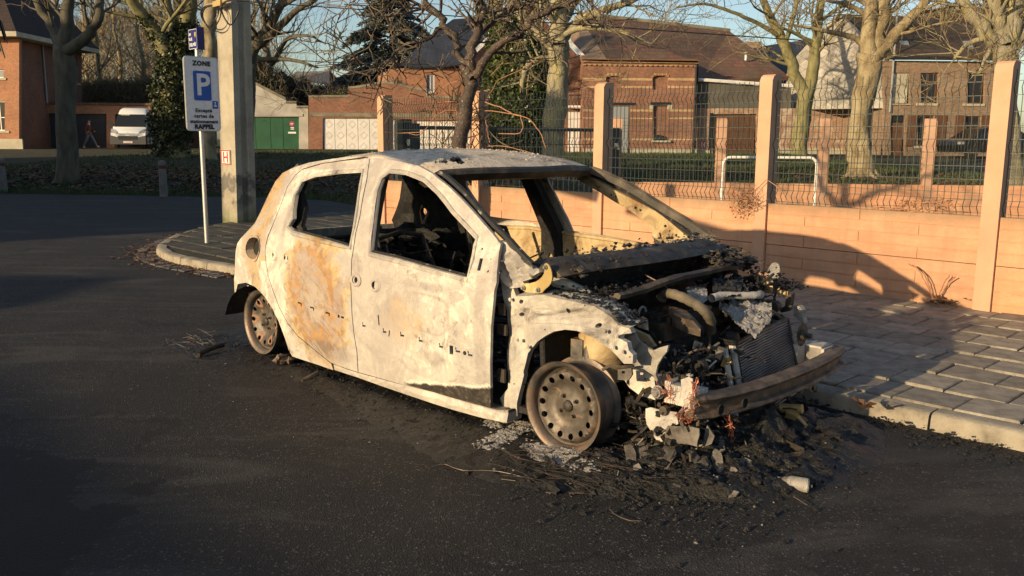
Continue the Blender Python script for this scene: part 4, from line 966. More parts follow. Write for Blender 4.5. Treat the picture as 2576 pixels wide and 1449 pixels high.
car.part('belt_rod', MB().tube([(-2.30, .50, 1.05), (-2.42, .42, .70)], .012, 7), M['rust_rim'])
# seats: wire frames and springs
for (sx, sy) in ((-1.42, -.36), (-1.42, .36)):
    mb = MB(); 
    for dy in (-.21, .21): mb.tube([(sx+.42, sy+dy, .22), (sx, sy+dy, .25), (sx-.06, sy+dy, .42), (sx-.24, sy+dy*.8, .80)], .013, 6)
    mb.tube([(sx-.24, sy-.17, .80), (sx-.25, sy, .83), (sx-.24, sy+.17, .80)], .013, 6)
    mb.tube([(sx+.42, sy-.21, .22), (sx+.42, sy+.21, .22)], .013, 6)
    for k in range(8):
        z = .33+k*.055; mb.tube([(sx-.04-.16*(z-.3)/.5, sy-.19, z), (sx-.07-.18*(z-.3)/.5, sy-.06, z+.015), (sx-.07-.18*(z-.3)/.5, sy+.06, z-.015), (sx-.04-.16*(z-.3)/.5, sy+.19, z)], .004, 4)
        x = sx+k*.055; mb.tube([(x, sy-.2, .24), (x+.01, sy, .21), (x, sy+.2, .24)], .004, 4)
    car.part('seat_frame', mb, M['soot'])
mb = MB()
for dy in (-.55, -.05, .05, .55): mb.tube([(-2.0, dy, .25), (-2.06, dy, .45), (-2.2, dy, .76)], .014, 6)
for a, b in ((-.55, -.05), (.05, .55)):
    mb.tube([(-2.2, a, .76), (-2.21, b, .76)], .014, 6)
    for k in range(6): y = a+.06+k*.08; mb.tube([(-2.05, y, .3), (-2.12, y+.02, .5), (-2.19, y, .75)], .004, 4)
for k in range(14): y = -.55+k*.085; mb.lathe([(.03, 0), (.03, .02), (.028, .04)], (-1.85, y, .27), 'z', 10)
car.part('rear_seat_frame', mb, M['soot'])
mb = MB()
for _ in range(90): blob(mb, (RND.uniform(-2.45, -2.0), RND.uniform(-.6, .6), RND.uniform(.45, .76)), RND.uniform(.03, .09))
for _ in range(40):
    x, y = RND.uniform(-1.9, -.7), RND.uniform(-.2, .6); mb.tube([(x, y, .25), (x+RND.gauss(0, .12), y+RND.gauss(0, .12), .42), (x+RND.gauss(0, .2), y+RND.gauss(0, .2), RND.uniform(.45, .66))], RND.uniform(.004, .012), 5)
for _ in range(60): blob(mb, (RND.uniform(-1.8, -.9), RND.uniform(-.6, .6), RND.uniform(.22, .5)), RND.uniform(.03, .09))
c_ = car.part('charred_remains', mb, M['soot']); c_['kind'] = 'stuff'
# debris heap filling the cabin
def heap(x0, x1, y0, y1, zf, n, r0, r1, rnd=RND):
    mb = MB()
    for _ in range(n):
        x, y = rnd.uniform(x0, x1), rnd.uniform(y0, y1); r = r0+(r1-r0)*rnd.random()**2
        (blob(mb, (x, y, zf(x, y)+rnd.uniform(-.03, .02)), r, rnd, .45) if r > .018 else mb.chunk((x, y, zf(x, y)+rnd.uniform(-.03, .02)), r, .7, rnd))
    return mb
mb = heap(-2.85, -.3, -.70, .70, lambda x, y: .22+.16*abs(noise.noise(Vector((x*3, y*3, 0))))+(.25 if x < -2.15 else 0), 900, .02, .06); c_ = car.part('charred_remains', mb, M['char']); c_['kind'] = 'stuff'
# dashboard carrier beam, steering column and wheel, pedals
mb = MB().tube([(-.48, -.72, .62), (-.46, -.2, .63), (-.48, .25, .64), (-.48, .72, .62)], .028, 8)
for y in (-.5, -.1, .1, .5): mb.tube([(-.46, y, .62), (-.36, y, .42), (-.33, y*1.02, .22)], .012, 5)
mb.box(-.50, -.42, -.14, .14, .40, .60); car.part('dash_beam', mb, M['soot_metal'], smooth=True)
mb = MB().tube([(-.42, .37, .60), (-.78, .37, .74)], .02, 8); car.part('steering_column', mb, M['soot_metal'])
P = []; 
for i in range(21):
    a = 2*math.pi*i/20; P.append((-.80-.17*math.sin(a)*.45, .37+.17*math.cos(a), .74+.17*math.sin(a)*.9))

# cowl beam and plenum
def lofted(rows):
    mb = MB(); k = len(rows[0])
    for r in rows: mb.v += r
    mb.f = [(j*k+i, j*k+(i+1) % k, (j+1)*k+(i+1) % k, (j+1)*k+i) for j in range(len(rows)-1) for i in range(k)]+[tuple(range(k-1, -1, -1)), tuple((len(rows)-1)*k+i for i in range(k))]
    return mb
rows = []
for j in range(61):
    y = -.72+1.34*j/60; e = 1-(y/.74)**2; b = .10*e; zz = .007*noise.noise(Vector((y*9, 0, 4)))+.005*noise.noise(Vector((y*40, 0, 4))); dz = .018*abs(y/.74)**4*-1
    rows.append([(-.26+b, y, .845+zz+dz), (-.15+b, y, .845+zz*2+dz), (-.085+b, y, .812+zz+dz), (-.075+b, y, .795+dz), (-.10+b, y, .785+dz+.012*noise.noise(Vector((y*5, 3, 4)))), (-.25+b, y, .82+dz)])
car.part('windscreen_cowl', lofted(rows), M['soot_metal'], smooth=True)
rows = []
for j in range(25):
    y = -.50+1.12*j/24; x = .06+.05*(1-(y/.62)**2); z = .690+.045*sst((y+.5)/.5)+.004*noise.noise(Vector((y*14, 0, 8)))-.02*sst((y-.3)/.4)
    rows.append([(x-.05, y, z-.004), (x, y, z+.008), (x+.018, y, z), (x+.012, y, z-.02), (x-.05, y, z-.02)])
car.part('plenum_edge', lofted(rows), M['soot_metal'], smooth=True)
car.part('plenum_tray', MB().box(-.20, .0, -.66, .66, .66, .68), M['soot'])
q0, q1 = CY_(*crop(cE, (760, 1120)), -.66), CY_(*crop(cE, (1090, 1235)), -.50)
car.part('hinge_strut', MB().tube([q0, ((q0[0]+q1[0])/2, -.60, (q0[2]+q1[2])/2+.012), q1], [.028, .024, .016], 6), M['burnt_inner'])
mb = heap(-.25, .06, -.66, .66, lambda x, y: .86 if x < -.13 and abs(y) < .5 and RND.random() < .4 else .70, 700, .004, .019); c_ = car.part('charred_remains', mb, M['char']); c_['kind'] = 'stuff'
mb = MB()
for _ in range(120): y = RND.gauss(.25, .3); mb.chunk((-.22+RND.uniform(0, .09), max(-.6, min(.66, y)), .850), RND.uniform(.003, .012), .6)
c_ = car.part('melted_glass', mb, M['ash_grey']); c_['kind'] = 'stuff'
mb = MB()
for _ in range(260):
    y = RND.uniform(-.66, .64); b = .10*(1-(y/.74)**2); mb.chunk((RND.uniform(-.27, -.10)+b, y, .838+RND.uniform(-.012, .003)), .003+.010*RND.random()**2, .5)
c_ = car.part('charred_remains', mb, M['soot_metal']); c_['kind'] = 'stuff'
mb = heap(-.20, .10, .30, .70, lambda x, y: .785-max(0, x)*.35, 420, .004, .03); c_ = car.part('charred_remains', mb, M['soot_metal']); c_['kind'] = 'stuff'
mb = heap(-.26, -.02, -.66, -.30, lambda x, y: .80, 160, .004, .022); c_ = car.part('charred_remains', mb, M['soot_metal']); c_['kind'] = 'stuff'
# near front wing apron, hinge pillar and wheel arch
ap = [(205, 60), (330, 120), (410, 370), (760, 350), (900, 390), (1200, 450), (1420, 500), (1640, 640), (1720, 740), (1850, 780), (1850, 850), (1740, 860), (1735, 910), (1830, 960), (1850, 1060), (1900, 1120), (1890, 1230), (1780, 1230), (1690, 1130), (1600, 1040), (1400, 900), (1200, 810), (1050, 795), (900, 820), (780, 880), (680, 950), (590, 1070), (520, 1200), (470, 1350)]
A1 = PY(cC, ap, -.74); A2 = PY(cD, [(860-140, 330+40), (700, 460), (685, 600), (680, 705), (620, 700), (555, 620), (540, 560), (600, 480), (590, 300), (600, 60)], -.74); A3 = PY(cC, [(285, 900), (270, 560), (250, 400), (225, 200)], -.74)
APR = A1+A2+A3
ah = []
for (a, b, r_, q_) in ((480, 443, 26, 28), (463, 610, 26, 28), (1045, 565, 27, 36), (1440, 750, 36, 30), (787, 797, 10, 10), (1285, 490, 12, 8), (1330, 593, 7, 7), (1858, 1145, 12, 10)):
    ah.append(PY(cC, [(a+r_*math.cos(t), b+q_*math.sin(t)) for t in [i*math.pi/5 for i in range(10)]], -.74))
def apy(x, z, t):
    y = -.74+.012*math.sin(z*30)*.4
    y += .025*math.exp(-((z-.56-.06*math.exp(-x*x*8))/.025)**2)*(1 if x > -.28 else 0)
    y += .020*sst((abs(x+.345)-.01)/.03)*(1 if x < -.26 and z < .6 else 0)
    return (x, y+dent(x, z, .008)+.028*t, z)
car.part('wing_apron', sheet(MB(), APR, ah, apy, 1, .035), M['burnt_apron'], smooth=True)
tp = [(x, z) for x, z in A1[2:10]]
rows = [[(x, -.742, z), (x, -.66, z+.012), (x-.005, -.60, z+.01+.01*noise.noise(Vector((x*20, 1, 1)))), (x, -.60, z-.03)] for x, z in tp]
mb = MB(); k = 4
for r in rows: mb.v += r
mb.f = [(j*k+i, (j+1)*k+i, (j+1)*k+i+1, j*k+i+1) for j in range(len(rows)-1) for i in range(3)]; car.part('wing_top_flange', mb, M['burnt_inner'])
mb = MB()
for _ in range(520):
    i = RND.randrange(len(tp)-1); a = RND.random(); x = tp[i][0]*(1-a)+tp[i+1][0]*a; z = tp[i][1]*(1-a)+tp[i+1][1]*a
    if x > -.12: mb.chunk((x, RND.uniform(-.73, -.58), z+.010), RND.uniform(.003, .013), .6)
c_ = car.part('charred_remains', mb, M['char']); c_['kind'] = 'stuff'
for (a, b) in ((520, 275), (670, 300), (250, 530), (265, 800), (245, 1360), (340, 415), (1650, 1025), (1760, 1080), (1690, 880), (1545, 820), (430, 930), (565, 1020)):
    x, z = PY(cC, [(a, b)], -.76)[0]; car.part('bolt', MB().lathe([(0, -.006), (.005, -.006), (.006, -.002), (.009, -.002), (.009, .004)], (x, -.757, z), 'y', 8), M['burnt_inner'])
# dark gap between door and pillar with the door hinges
mb = MB().box(-.43, -.385, -.70, -.55, .07, .78); car.part('hinge_pillar', mb, M['soot'])
for (a, b, c2, d) in ((240, 470, 295, 605), (230, 735, 320, 850), (235, 1300, 300, 1449)):
    (x0, z0), (x1, z1) = PY(cC, [(a, d), (c2, b)], -.75); mb = MB().box(x0-.01, x1, -.765, -.752, z0, z1); mb.tube([(x0-.005, -.758, z0), (x0-.005, -.758, z1)], .008, 6); car.part('door_hinge', mb, M['soot_metal'])
# crumpled cowl side below the A pillar
cs = PY(cE, [(345, 800), (395, 815), (520, 930), (665, 1060), (600, 1110), (560, 1130), (520, 1180), (440, 1190), (390, 1120), (340, 1050), (345, 920)], -.745)
car.part('cowl_side', sheet(MB(), cs, [], lambda x, z, t: (x, -.748+.022*math.sin((x+z*.6)*95)*(1 if z < .86 else .3)+.03*t, z), 1, .02), M['burnt_inner'], smooth=True)
# bonnet hinge, passivated gold
hg = PY(cE, [(525, 1150), (600, 1150), (660, 1110), (690, 1060), (680, 1000), (700, 985), (722, 1000), (745, 1050), (750, 1120), (730, 1170), (690, 1200), (660, 1240), (525, 1215)], -.77)
hgo = car.part('bonnet_hinge', sheet(MB(), smooth_poly(hg), [], lambda x, z, t: (x, -.772+(.02*sst((x+.24)/.05))+.006*t, z), 1, .02), M['gold_plate'], smooth=True, label='gold coloured bonnet hinge plate')
for p in ((545, 1185), (640, 1205), (700, 1020)):
    x, z = PY(cE, [p], -.77)[0]; car.part('bolt', MB().lathe([(0, -.014), (.006, -.014), (.007, -.005), (.011, -.004), (.011, .0)], (x, -.775 if x < -.24 else -.755, z), 'y', 8), M['melted'], parent=hgo)
# inner arch liner, strut tower, strut
mb = MB(); k = 11
for i in range(15):
    a = math.radians(-20+i*15.5); 
    for j in range(k):
        y = -.735+.30*j/(k-1); r = .345-.02*j/(k-1)+.01*noise.noise(Vector((a*3, y*12, 0))); mb.v.append((r*math.cos(a), y, .20+r*math.sin(a)))
mb.f = [(i*k+j, (i+1)*k+j, (i+1)*k+j+1, i*k+j+1) for i in range(14) for j in range(k-1)]
iw = [(-.34, .10), (.30, .12), (.33, .40), (.22, .52), (0, .56), (-.2, .50), (-.33, .36)]
car.part('inner_wing', sheet(MB(), iw, [circle(0.02, .22, .10, 12)], lambda x, z, t: (x, -.44+.03*noise.noise(Vector((x*9, z*9, 0)))-.02*t, z), 1, .05), M['yellow_metal'], smooth=True)
for (yy) in (-.52, .52):
    mb = MB().lathe([(.11, .30), (.115, .5), (.10, .60), (.075, .64), (.03, .645), (.0, .64)], (.02, yy, 0), 'z', 18); car.part('strut_tower', mb, M['yellow_metal'] if yy < 0 else M['soot_metal'], smooth=True)
sx_, sz_ = PY(cC, [(1330, 1000)], -.62)[0]
mb = MB().tube([(sx_, -.62, .24), (sx_, -.60, .50)], .030, 14); mb.tube([(sx_, -.60, .5), (sx_, -.585, .62)], .012, 8); mb.obox((sx_-.05, -.62, sz_-.02), (.06, .05, .09), (0, 0, .2)); car.part('suspension_strut', mb, M['rust_rim'], smooth=True)
car.part('lower_arm', MB().tube([(.02, -.66, .18), (-.08, -.40, .16), (.05, -.35, .16)], .022, 7), M['soot_metal'])
# ---------------- wheels
M['rring'] = simple('primer_rust', [(.3, (.22, .12, .075)), (.7, (.36, .20, .125))], 40, .8)
def wheel(x, yface, sgn, steer, holes, orange, R=.208, camber=0):
    e = bpy.data.objects.new('wheel', None); COL.objects.link(e); e.parent = car.o; e.location = (x, yface, R); e.rotation_euler = (camber, 0, steer)
    def p(name, mb, mat, smooth=True, par=None):
        o = bpy.data.objects.new(name, newmesh(name, mb, mat, smooth)); COL.objects.link(o); o.parent = par or e; return o
    b = [(.206, .004), (.208, .0), (.2095, .005), (.207, .012), (.195, .015), (.188, .022), (.186, .05), (.172, .062), (.170, .095), (.184, .112), (.187, .142), (.196, .149), (.208, .152), (.2095, .158), (.206, .163), (.202, .158), (.183, .146), (.180, .11), (.165, .095), (.165, .065), (.180, .05), (.182, .022), (.192, .010), (.206, .004)]
    p('rim', MB().lathe([(r, t) for r, t in b], (0, 0, 0), 'y', 56, sgn), M['rust_rim'])
    hl = [circle(.135*math.cos(2*math.pi*i/holes), .135*math.sin(2*math.pi*i/holes), .0145, 10) for i in range(holes)]
    def dish(a, c, t):
        r = math.hypot(a, c); d = float(np.interp(r, [0, .028, .033, .045, .062, .085, .105, .125, .150, .165, .172], [.048, .048, .052, .052, .056, .060, .050, .034, .028, .040, .060]))
        return (a, sgn*(d+.004*t), c)
    dm = sheet(MB(), circle(0, 0, .171, 48), [circle(0, 0, .027, 14)]+hl, dish, 1, .016); p('disc', dm, M['rim_disc'])
    if orange:
        for i in range(0, holes, 2):
            a0 = 2*math.pi*i/holes; mb = sheet(MB(), circle(.128*math.cos(a0), .128*math.sin(a0), .030, 12), [circle(.135*math.cos(a0), .135*math.sin(a0), .0172, 10)], lambda a, c, t: (dish(a, c, 0)[0], dish(a, c, 0)[1]-sgn*.0012, c), None, .02); p('rust_ring', mb, M['rring'])
    p('hub', MB().lathe([(0, .032), (.014, .032), (.020, .036), (.025, .040), (.025, .07)], (0, 0, 0), 'y', 18, sgn), M['soot_metal'])
    for i in range(4):
        a0 = math.pi/4*.75+i*math.pi/2; p('bolt', MB().lathe([(0, .034), (.006, .034), (.007, .038), (.007, .046), (.010, .049), (.010, .056)], (.05*math.cos(a0), 0, .05*math.sin(a0)), 'y', 8, sgn), M['soot_metal'])
    p('brake_drum', MB().lathe([(0, .075), (.10, .075), (.115, .08), (.118, .12), (.0, .12)], (0, 0, 0), 'y', 24, sgn), M['soot_metal'])
    return e
wheel(.008, -.79, 1, .060, 14, False, camber=-.02)
wheel(-2.572, -.79, 1, .0, 12, True, camber=-.02)
wheel(0, .66, -1, .06, 12, False); wheel(-2.57, .66, -1, 0, 12, False)
car.part('rear_axle', MB().tube([(-2.57, -.66, .20), (-2.45, -.45, .2), (-2.45, .45, .2), (-2.57, .55, .20)], .03, 8), M['soot_metal'])
car.part('arch_liner', MB().box(-3.0, -2.2, -.60, -.58, .06, .48), M['soot'])
mb = MB(); k = 7
for i in range(13):
    a = math.radians(-10+i*14.5)
    for j in range(k): y = -.80+.22*j/(k-1); mb.v.append((max(-3.03, -2.62+.41*math.cos(a)), y, .10+.335*math.sin(a)))
mb.f = [(i*k+j, (i+1)*k+j, (i+1)*k+j+1, i*k+j+1) for i in range(12) for j in range(k-1)]; car.part('arch_liner', mb, M['soot'])
# ---------------- front end of the wreck
# longitudinal rails, crash boxes, bumper beam
fr = PY(cD, [(1610, 290), (1740, 330), (1800, 390), (1840, 570), (1700, 530), (1600, 470), (1560, 380)], -.56)
car.part('front_rail', sheet(MB(), fr, [], lambda x, z, t: (x, -.56+.008*math.sin(z*90)+.10*t, z), 1, .05), burnt_paint('burnt_rail_paint', 0, False))
car.part('front_rail', MB().box(.0, .50, .42, .52, .28, .38), M['burnt_inner'])
bx = [(-.60, .540, .330), (-.55, .560, .328), (-.40, .592, .322), (-.2, .612, .318), (0, .622, .318), (.2, .628, .322), (.4, .632, .332), (.55, .628, .345), (.62, .618, .352)]
rows = []
for y, x, z in bx:
    w_ = .030
    rows.append([(x-.02, y, z+.014), (x+w_, y, z+.010), (x+w_+.012, y, z-.004), (x+w_+.004, y, z-.020), (x+w_-.012, y, z-.028), (x+w_-.012, y, z-.060), (x+w_+.006, y, z-.068), (x+w_+.012, y, z-.082), (x+w_, y, z-.092), (x-.02, y, z-.088), (x-.015, y, z-.04)])
def densify(rows, n):
    out = []
    for a, b in zip(rows, rows[1:]):
        for i in range(n): t = i/n; out.append([tuple(np.array(p)*(1-t)+np.array(q)*t+np.array([.004*noise.noise(Vector((p[1]*25+t*5, j, 3))), 0, .006*noise.noise(Vector((p[1]*25+t*4, 0, 0)))])) for j, (p, q) in enumerate(zip(a, b))])
    out.append(rows[-1]); return out
bb = car.part('bumper_beam', lofted(densify(rows, 4)), M['beam_rust'], smooth=True, label='bare rust-brown bumper beam across the open nose')
for y, x in ((-.50, .62), (-.34, .64)): car.part('bolt_hole', MB().lathe([(.0, .002), (.017, .002), (.022, -.004), (.022, -.010)], (x, y, .275), 'x', 12, -1), M['soot'], parent=bb)
mb = MB()
for j in range(5):
    mb.box(.415+.03*j, .444+.03*j, -.60+.003*(j % 2), -.50, .285, .378-.006*(j % 2)-.005*j)
car.part('crash_box', mb, M['burnt_inner']); mb = MB().box(.38, .60, .50, .64, .26, .36); car.part('crash_box', mb, M['burnt_inner'])
mb = MB().lathe([(0, -.03), (.014, -.03), (.018, -.02), (.024, -.018), (.024, .0), (.03, .0)], (.40, -.625, .33), 'y', 12); car.part('bolt', mb, M['melted'])
# headlamp carrier / nose panel, near side
npn = PY(cG, [(0, 730), (60, 735), (170, 760), (250, 800), (320, 850), (345, 930), (420, 1010), (560, 1060), (640, 1020), (720, 1000), (715, 1080), (640, 1150), (605, 1250), (600, 1449), (545, 1449), (530, 1380), (440, 1290), (290, 1270), (230, 1160), (0, 1000)], -.62)
car.part('headlamp_carrier', sheet(MB(), npn, [PY(cG, [(130, 830), (205, 840), (200, 900), (130, 900)], -.62)], lambda x, z, t: (x, -.62+.03*noise.noise(Vector((x*18, z*18, 0)))+.012*t, z), 1, .03), M['burnt_dark'], smooth=True)
lb = PY(cG, [(100, 1300), (270, 1285), (280, 1370), (230, 1440), (100, 1430)], -.68)
car.part('bracket', sheet(MB(), lb, [PY(cG, [(150, 1320), (190, 1320), (190, 1355), (150, 1355)], -.68)], lambda x, z, t: (x, -.68+.01*t, z), 1, .03), M['ash_grey'])
car.part('bracket', MB().tube([CY_(*crop(cD, p), -.69) for p in ((1390, 320), (1450, 290), (1540, 300), (1640, 290))], .007, 6), M['soot_metal'])
# big drooping nose panel remains (ash-white shells and bent plate)
def shell(name, c, pts, lx, mat, thick=.006, bend=.02, parent=None, seed=0):
    ly = -.58-lx*.1; P = PY(c, pts, ly)
    return car.part(name, sheet(MB(), P, [], lambda x, z, t: (x, ly+bend*noise.noise(Vector((x*14+seed, z*12, seed)))+.35*(x-.4)*(1 if seed % 2 else .3)+thick*t, z), 1, .025), mat, smooth=True)
shell('lamp_housing', cF, [(360, 375), (400, 365), (480, 400), (600, 430), (620, 540), (560, 560), (510, 640), (520, 700), (445, 700), (400, 600), (370, 520)], .46, M['burnt_inner'], seed=1)
shell('lamp_housing', cF, [(560, 540), (700, 560), (830, 580), (835, 640), (800, 755), (700, 735), (520, 710), (510, 640)], .50, M['ash_grey'], bend=.03, seed=2)
shell('lamp_housing', cF, [(830, 580), (890, 690), (870, 760), (790, 790), (800, 740)], .47, M['ash_grey'], seed=3)
shell('hanging_plate', cF, [(660, 110), (720, 90), (760, 110), (765, 260), (740, 400), (700, 420), (660, 300)], .40, M['burnt_inner'], seed=4)
# copper wires hanging in bundles
def wires(c, starts, ends, lx, n, sag, r=.0016, jit=.02):
    mb = MB()
    for _ in range(n):
        a = CX_(*crop(c, RND.choice(starts)), lx+RND.uniform(-.03, .03)); b = CX_(*crop(c, RND.choice(ends)), lx+RND.uniform(-.03, .03))
        P = []
        for i in range(9):
            t = i/8; P.append((a[0]*(1-t)+b[0]*t+RND.gauss(0, jit*.35), a[1]*(1-t)+b[1]*t+RND.gauss(0, jit*.5)+sag*math.sin(t*3.14)*RND.uniform(.4, 1), a[2]*(1-t)+b[2]*t-sag*math.sin(t*3.14)*RND.uniform(0, .7)))
        mb.tube(P, r, 4, cap=False)
    return mb
car.part('wire_loom', wires(cF, [(460, 110), (560, 60), (500, 200)], [(540, 330), (600, 330), (480, 250), (640, 260)], .44, 14, .02, .0012), M['copper'])
car.part('wire_loom', wires(cF, [(830, 90), (790, 130)], [(780, 420), (760, 300), (700, 480), (640, 450)], .56, 12, .03, .0012), M['copper'])
car.part('wire_loom', wires(cF, [(640, 450), (660, 480)], [(760, 470), (700, 560), (800, 400)], .56, 8, .05, .0012), M['copper'])
car.part('wire_loom', wires(cF, [(1085, 390), (1100, 400)], [(1130, 640), (1180, 700)], .60, 7, .02), M['copper'])
# radiator: core with rows of fins, tanks
tl, tr, bl, br = CX_(1851, 868, .43), CX_(1976, 808, .43), CX_(1884, 1066, .53), CX_(2008, 985, .53)
tl, tr, bl, br = map(np.array, (tl, tr, bl, br))
def rp_(s, t, o=0): 
    nrm = np.array([.97, 0, .25]); return tuple((tl*(1-s)+tr*s)*(1-t)+(bl*(1-s)+br*s)*t+nrm*o)
rad = car.part('radiator', lofted([[rp_(s, 0, .0), rp_(s, 0, -.03), rp_(s, 1, -.03), rp_(s, 1, 0)] for s in (0, .5, 1)]), M['soot'])
mb = MB()
for i in range(30):
    t = (i+.5)/30; P = [rp_(s, t+.010*math.sin(s*22+i*.15)*(1-s)*max(0, 1-abs(t-.25)*2.2)+.004*noise.noise(Vector((s*8, i*.7, 0))), .006) for s in [k/14 for k in range(15)]]
    mb.tube(P, .0042, 4, cap=False)
car.part('fin_rows', mb, M['fins'], parent=rad)
mb = MB().tube([rp_(-.02, -.02, .0), rp_(1.02, -.02, 0)], .012, 6); car.part('top_tank', mb, M['beam_rust'], parent=rad)
mb = MB().tube([rp_(-.06, -.03, .0), rp_(-.06, 1.03, 0)], .016, 8); mb.tube([rp_(-.20, -.02, .0), rp_(-.20, 1.0, 0)], .014, 8); car.part('side_tank', mb, M['burnt_inner'], parent=rad, smooth=True)
mb = MB().tube([rp_(1.04, -.03, .0), rp_(1.04, 1.03, 0)], .014, 6); car.part('side_tank', mb, M['soot_metal'], parent=rad)
q = CX_(*crop(cG, (1540, 940)), .42); mb = MB().lathe([(0, .045), (.030, .04), (.038, .02), (.036, 0), (.030, -.015), (0, -.015)], q, 'z', 14); car.part('rubber_mount', mb, M['char'], parent=rad, smooth=True)
for (a, b) in ((1630, 1080), (1470, 1200), (1390, 1090)):
    q = CX_(*crop(cG, (a, b)), .44); mb = MB().obox(q, (.03, .035, .045), (.2, .3, .4)); mb.lathe([(0, .03), (.008, .03), (.010, .0)], q, 'x', 8); car.part('bracket', mb, M['gold_plate'] if a == 1470 else M['ash_grey'], parent=rad)
# engine
eng = MB(); eng.box(-.08, .26, -.22, .30, .12, .46); eng.box(-.02, .20, -.30, .20, .46, .54); eng.box(.02, .32, .22, .50, .12, .40)
for i in range(5): eng.box(-.02+.05*i, .0+.05*i, -.26, .26, .54, .565)
en = car.part('engine', eng, M['soot_metal'])
def jumble(n, bx, r0, r1, mat, name, rods=0):
    mb = MB()
    for _ in range(n):
        p = [RND.uniform(bx[i], bx[i+1]) for i in (0, 2, 4)]; k = RND.random()
        if k < .12: mb.chunk(p, RND.uniform(r0, r1)*.5, .8)
        elif k < .24: blob(mb, p, RND.uniform(r0, r1))
        elif k < .60: mb.obox(p, [RND.uniform(r0, r1*2.4), RND.uniform(r0, r1*1.3), RND.uniform(.001, r0*.5)], [RND.uniform(0, 3) for _ in range(3)])
        elif k < .66:
            r = RND.uniform(r0*.5, r1*.8); mb.lathe([(0, 0), (r, 0), (r, r*RND.uniform(.5, 2)), (0, r)], p, RND.choice('xyz'), 9)
        else:
            d = Vector((RND.gauss(0, 1), RND.gauss(0, 1), RND.gauss(0, .6))).normalized()*RND.uniform(.04, .12); q_ = RND.gauss(0, .02); mb.tube([p, (p[0]+d.x*.5+q_, p[1]+d.y*.5-q_, p[2]+d.z*.5+q_), (p[0]+d.x, p[1]+d.y, p[2]+d.z)], RND.uniform(.0015, .008), 5)
    o = car.part(name, mb, mat); o['kind'] = 'stuff'; return o
mb = MB()
for _ in range(150):
    blob(mb, (RND.uniform(-.10, .40), RND.uniform(-.52, .55), RND.uniform(.12, .46)), RND.uniform(.035, .075), RND, .8)
for _ in range(60): blob(mb, (RND.uniform(.15, .50), RND.uniform(-.62, -.30), RND.uniform(.04, .26)), RND.uniform(.02, .05), RND, .8)
c_ = car.part('engine_bay_wreckage', mb, M['char']); c_['kind'] = 'stuff'
jumble(240, (-.1, .40, -.56, .56, .20, .50), .015, .055, M['soot_metal'], 'engine_bay_wreckage')
jumble(260, (.0, .46, -.58, .10, .16, .44), .012, .04, M['char'], 'engine_bay_wreckage')
jumble(120, (.0, .40, .10, .60, .38, .56), .012, .045, M['soot_metal'], 'engine_bay_wreckage')
jumble(160, (.28, .46, -.60, -.12, .14, .42), .008, .028, M['soot_metal'], 'engine_bay_wreckage')
jumble(30, (.30, .46, -.58, -.2, .22, .42), .006, .018, M['burnt_inner'], 'engine_bay_wreckage')
jumble(90, (-.05, .30, .30, .70, .56, .68), .012, .04, M['char'], 'engine_bay_wreckage')
jumble(90, (.2, .42, -.5, .2, .30, .46), .004, .013, M['ash_grey'], 'engine_bay_wreckage')
jumble(200, (.22, .56, -.66, -.30, .04, .26), .006, .026, M['soot_metal'], 'engine_bay_wreckage')
jumble(60, (.30, .52, -.66, -.40, .03, .24), .004, .011, M['ash_grey'], 'engine_bay_wreckage')
jumble(160, (.42, .60, -.35, .50, .02, .20), .006, .026, M['char'], 'engine_bay_wreckage')
def duct(c, pts, rad, mat, name='air_duct', open_end=True, n=16):
    P = [CZ_(*crop(c, (x, y)), z) for x, y, z in pts]; mb = MB()
    # smooth the path
    Q_ = [Vector(p) for p in P]; S = []
    for i in range(len(Q_)-1):
        p0, p1, p2, p3 = Q_[max(0, i-1)], Q_[i], Q_[i+1], Q_[min(len(Q_)-1, i+2)]
        for k in range(5):
            t = k/5; S.append(.5*((2*p1)+(-p0+p2)*t+(2*p0-5*p1+4*p2-p3)*t*t+(-p0+3*p1-3*p2+p3)*t**3))
    S.append(Q_[-1]); R_ = [rad*(1+.06*math.sin(i*1.9))*(1.0 if i > 6 else 1.12-.02*(i % 2)*3) for i in range(len(S))]
    mb.tube(S, R_, n, cap=False)
    e = S[-1]; d = (S[-1]-S[-2]).normalized(); mb.tube([e-d*.022, e+d*.004], rad*1.13, n, cap=False); mb.tube([e+d*.004, e-d*.02], rad*.92, n, cap=False)
    o = car.part(name, mb, mat, smooth='all'); car.part('duct_bore', MB().tube([e-d*.03, e-d*.021], rad*.95, n), M['soot'], parent=o); return o
duct(cG, [(650, 400, .63), (700, 345, .655), (800, 345, .665), (950, 400, .66), (1100, 480, .645), (1210, 570, .62), (1275, 680, .575), (1275, 800, .52)], .0235, M['hose'])
duct(cG, [(1290, 400, .63), (1430, 365, .635), (1650, 365, .63), (1850, 360, .625), (1905, 352, .622)], .0185, M['burnt_inner'])
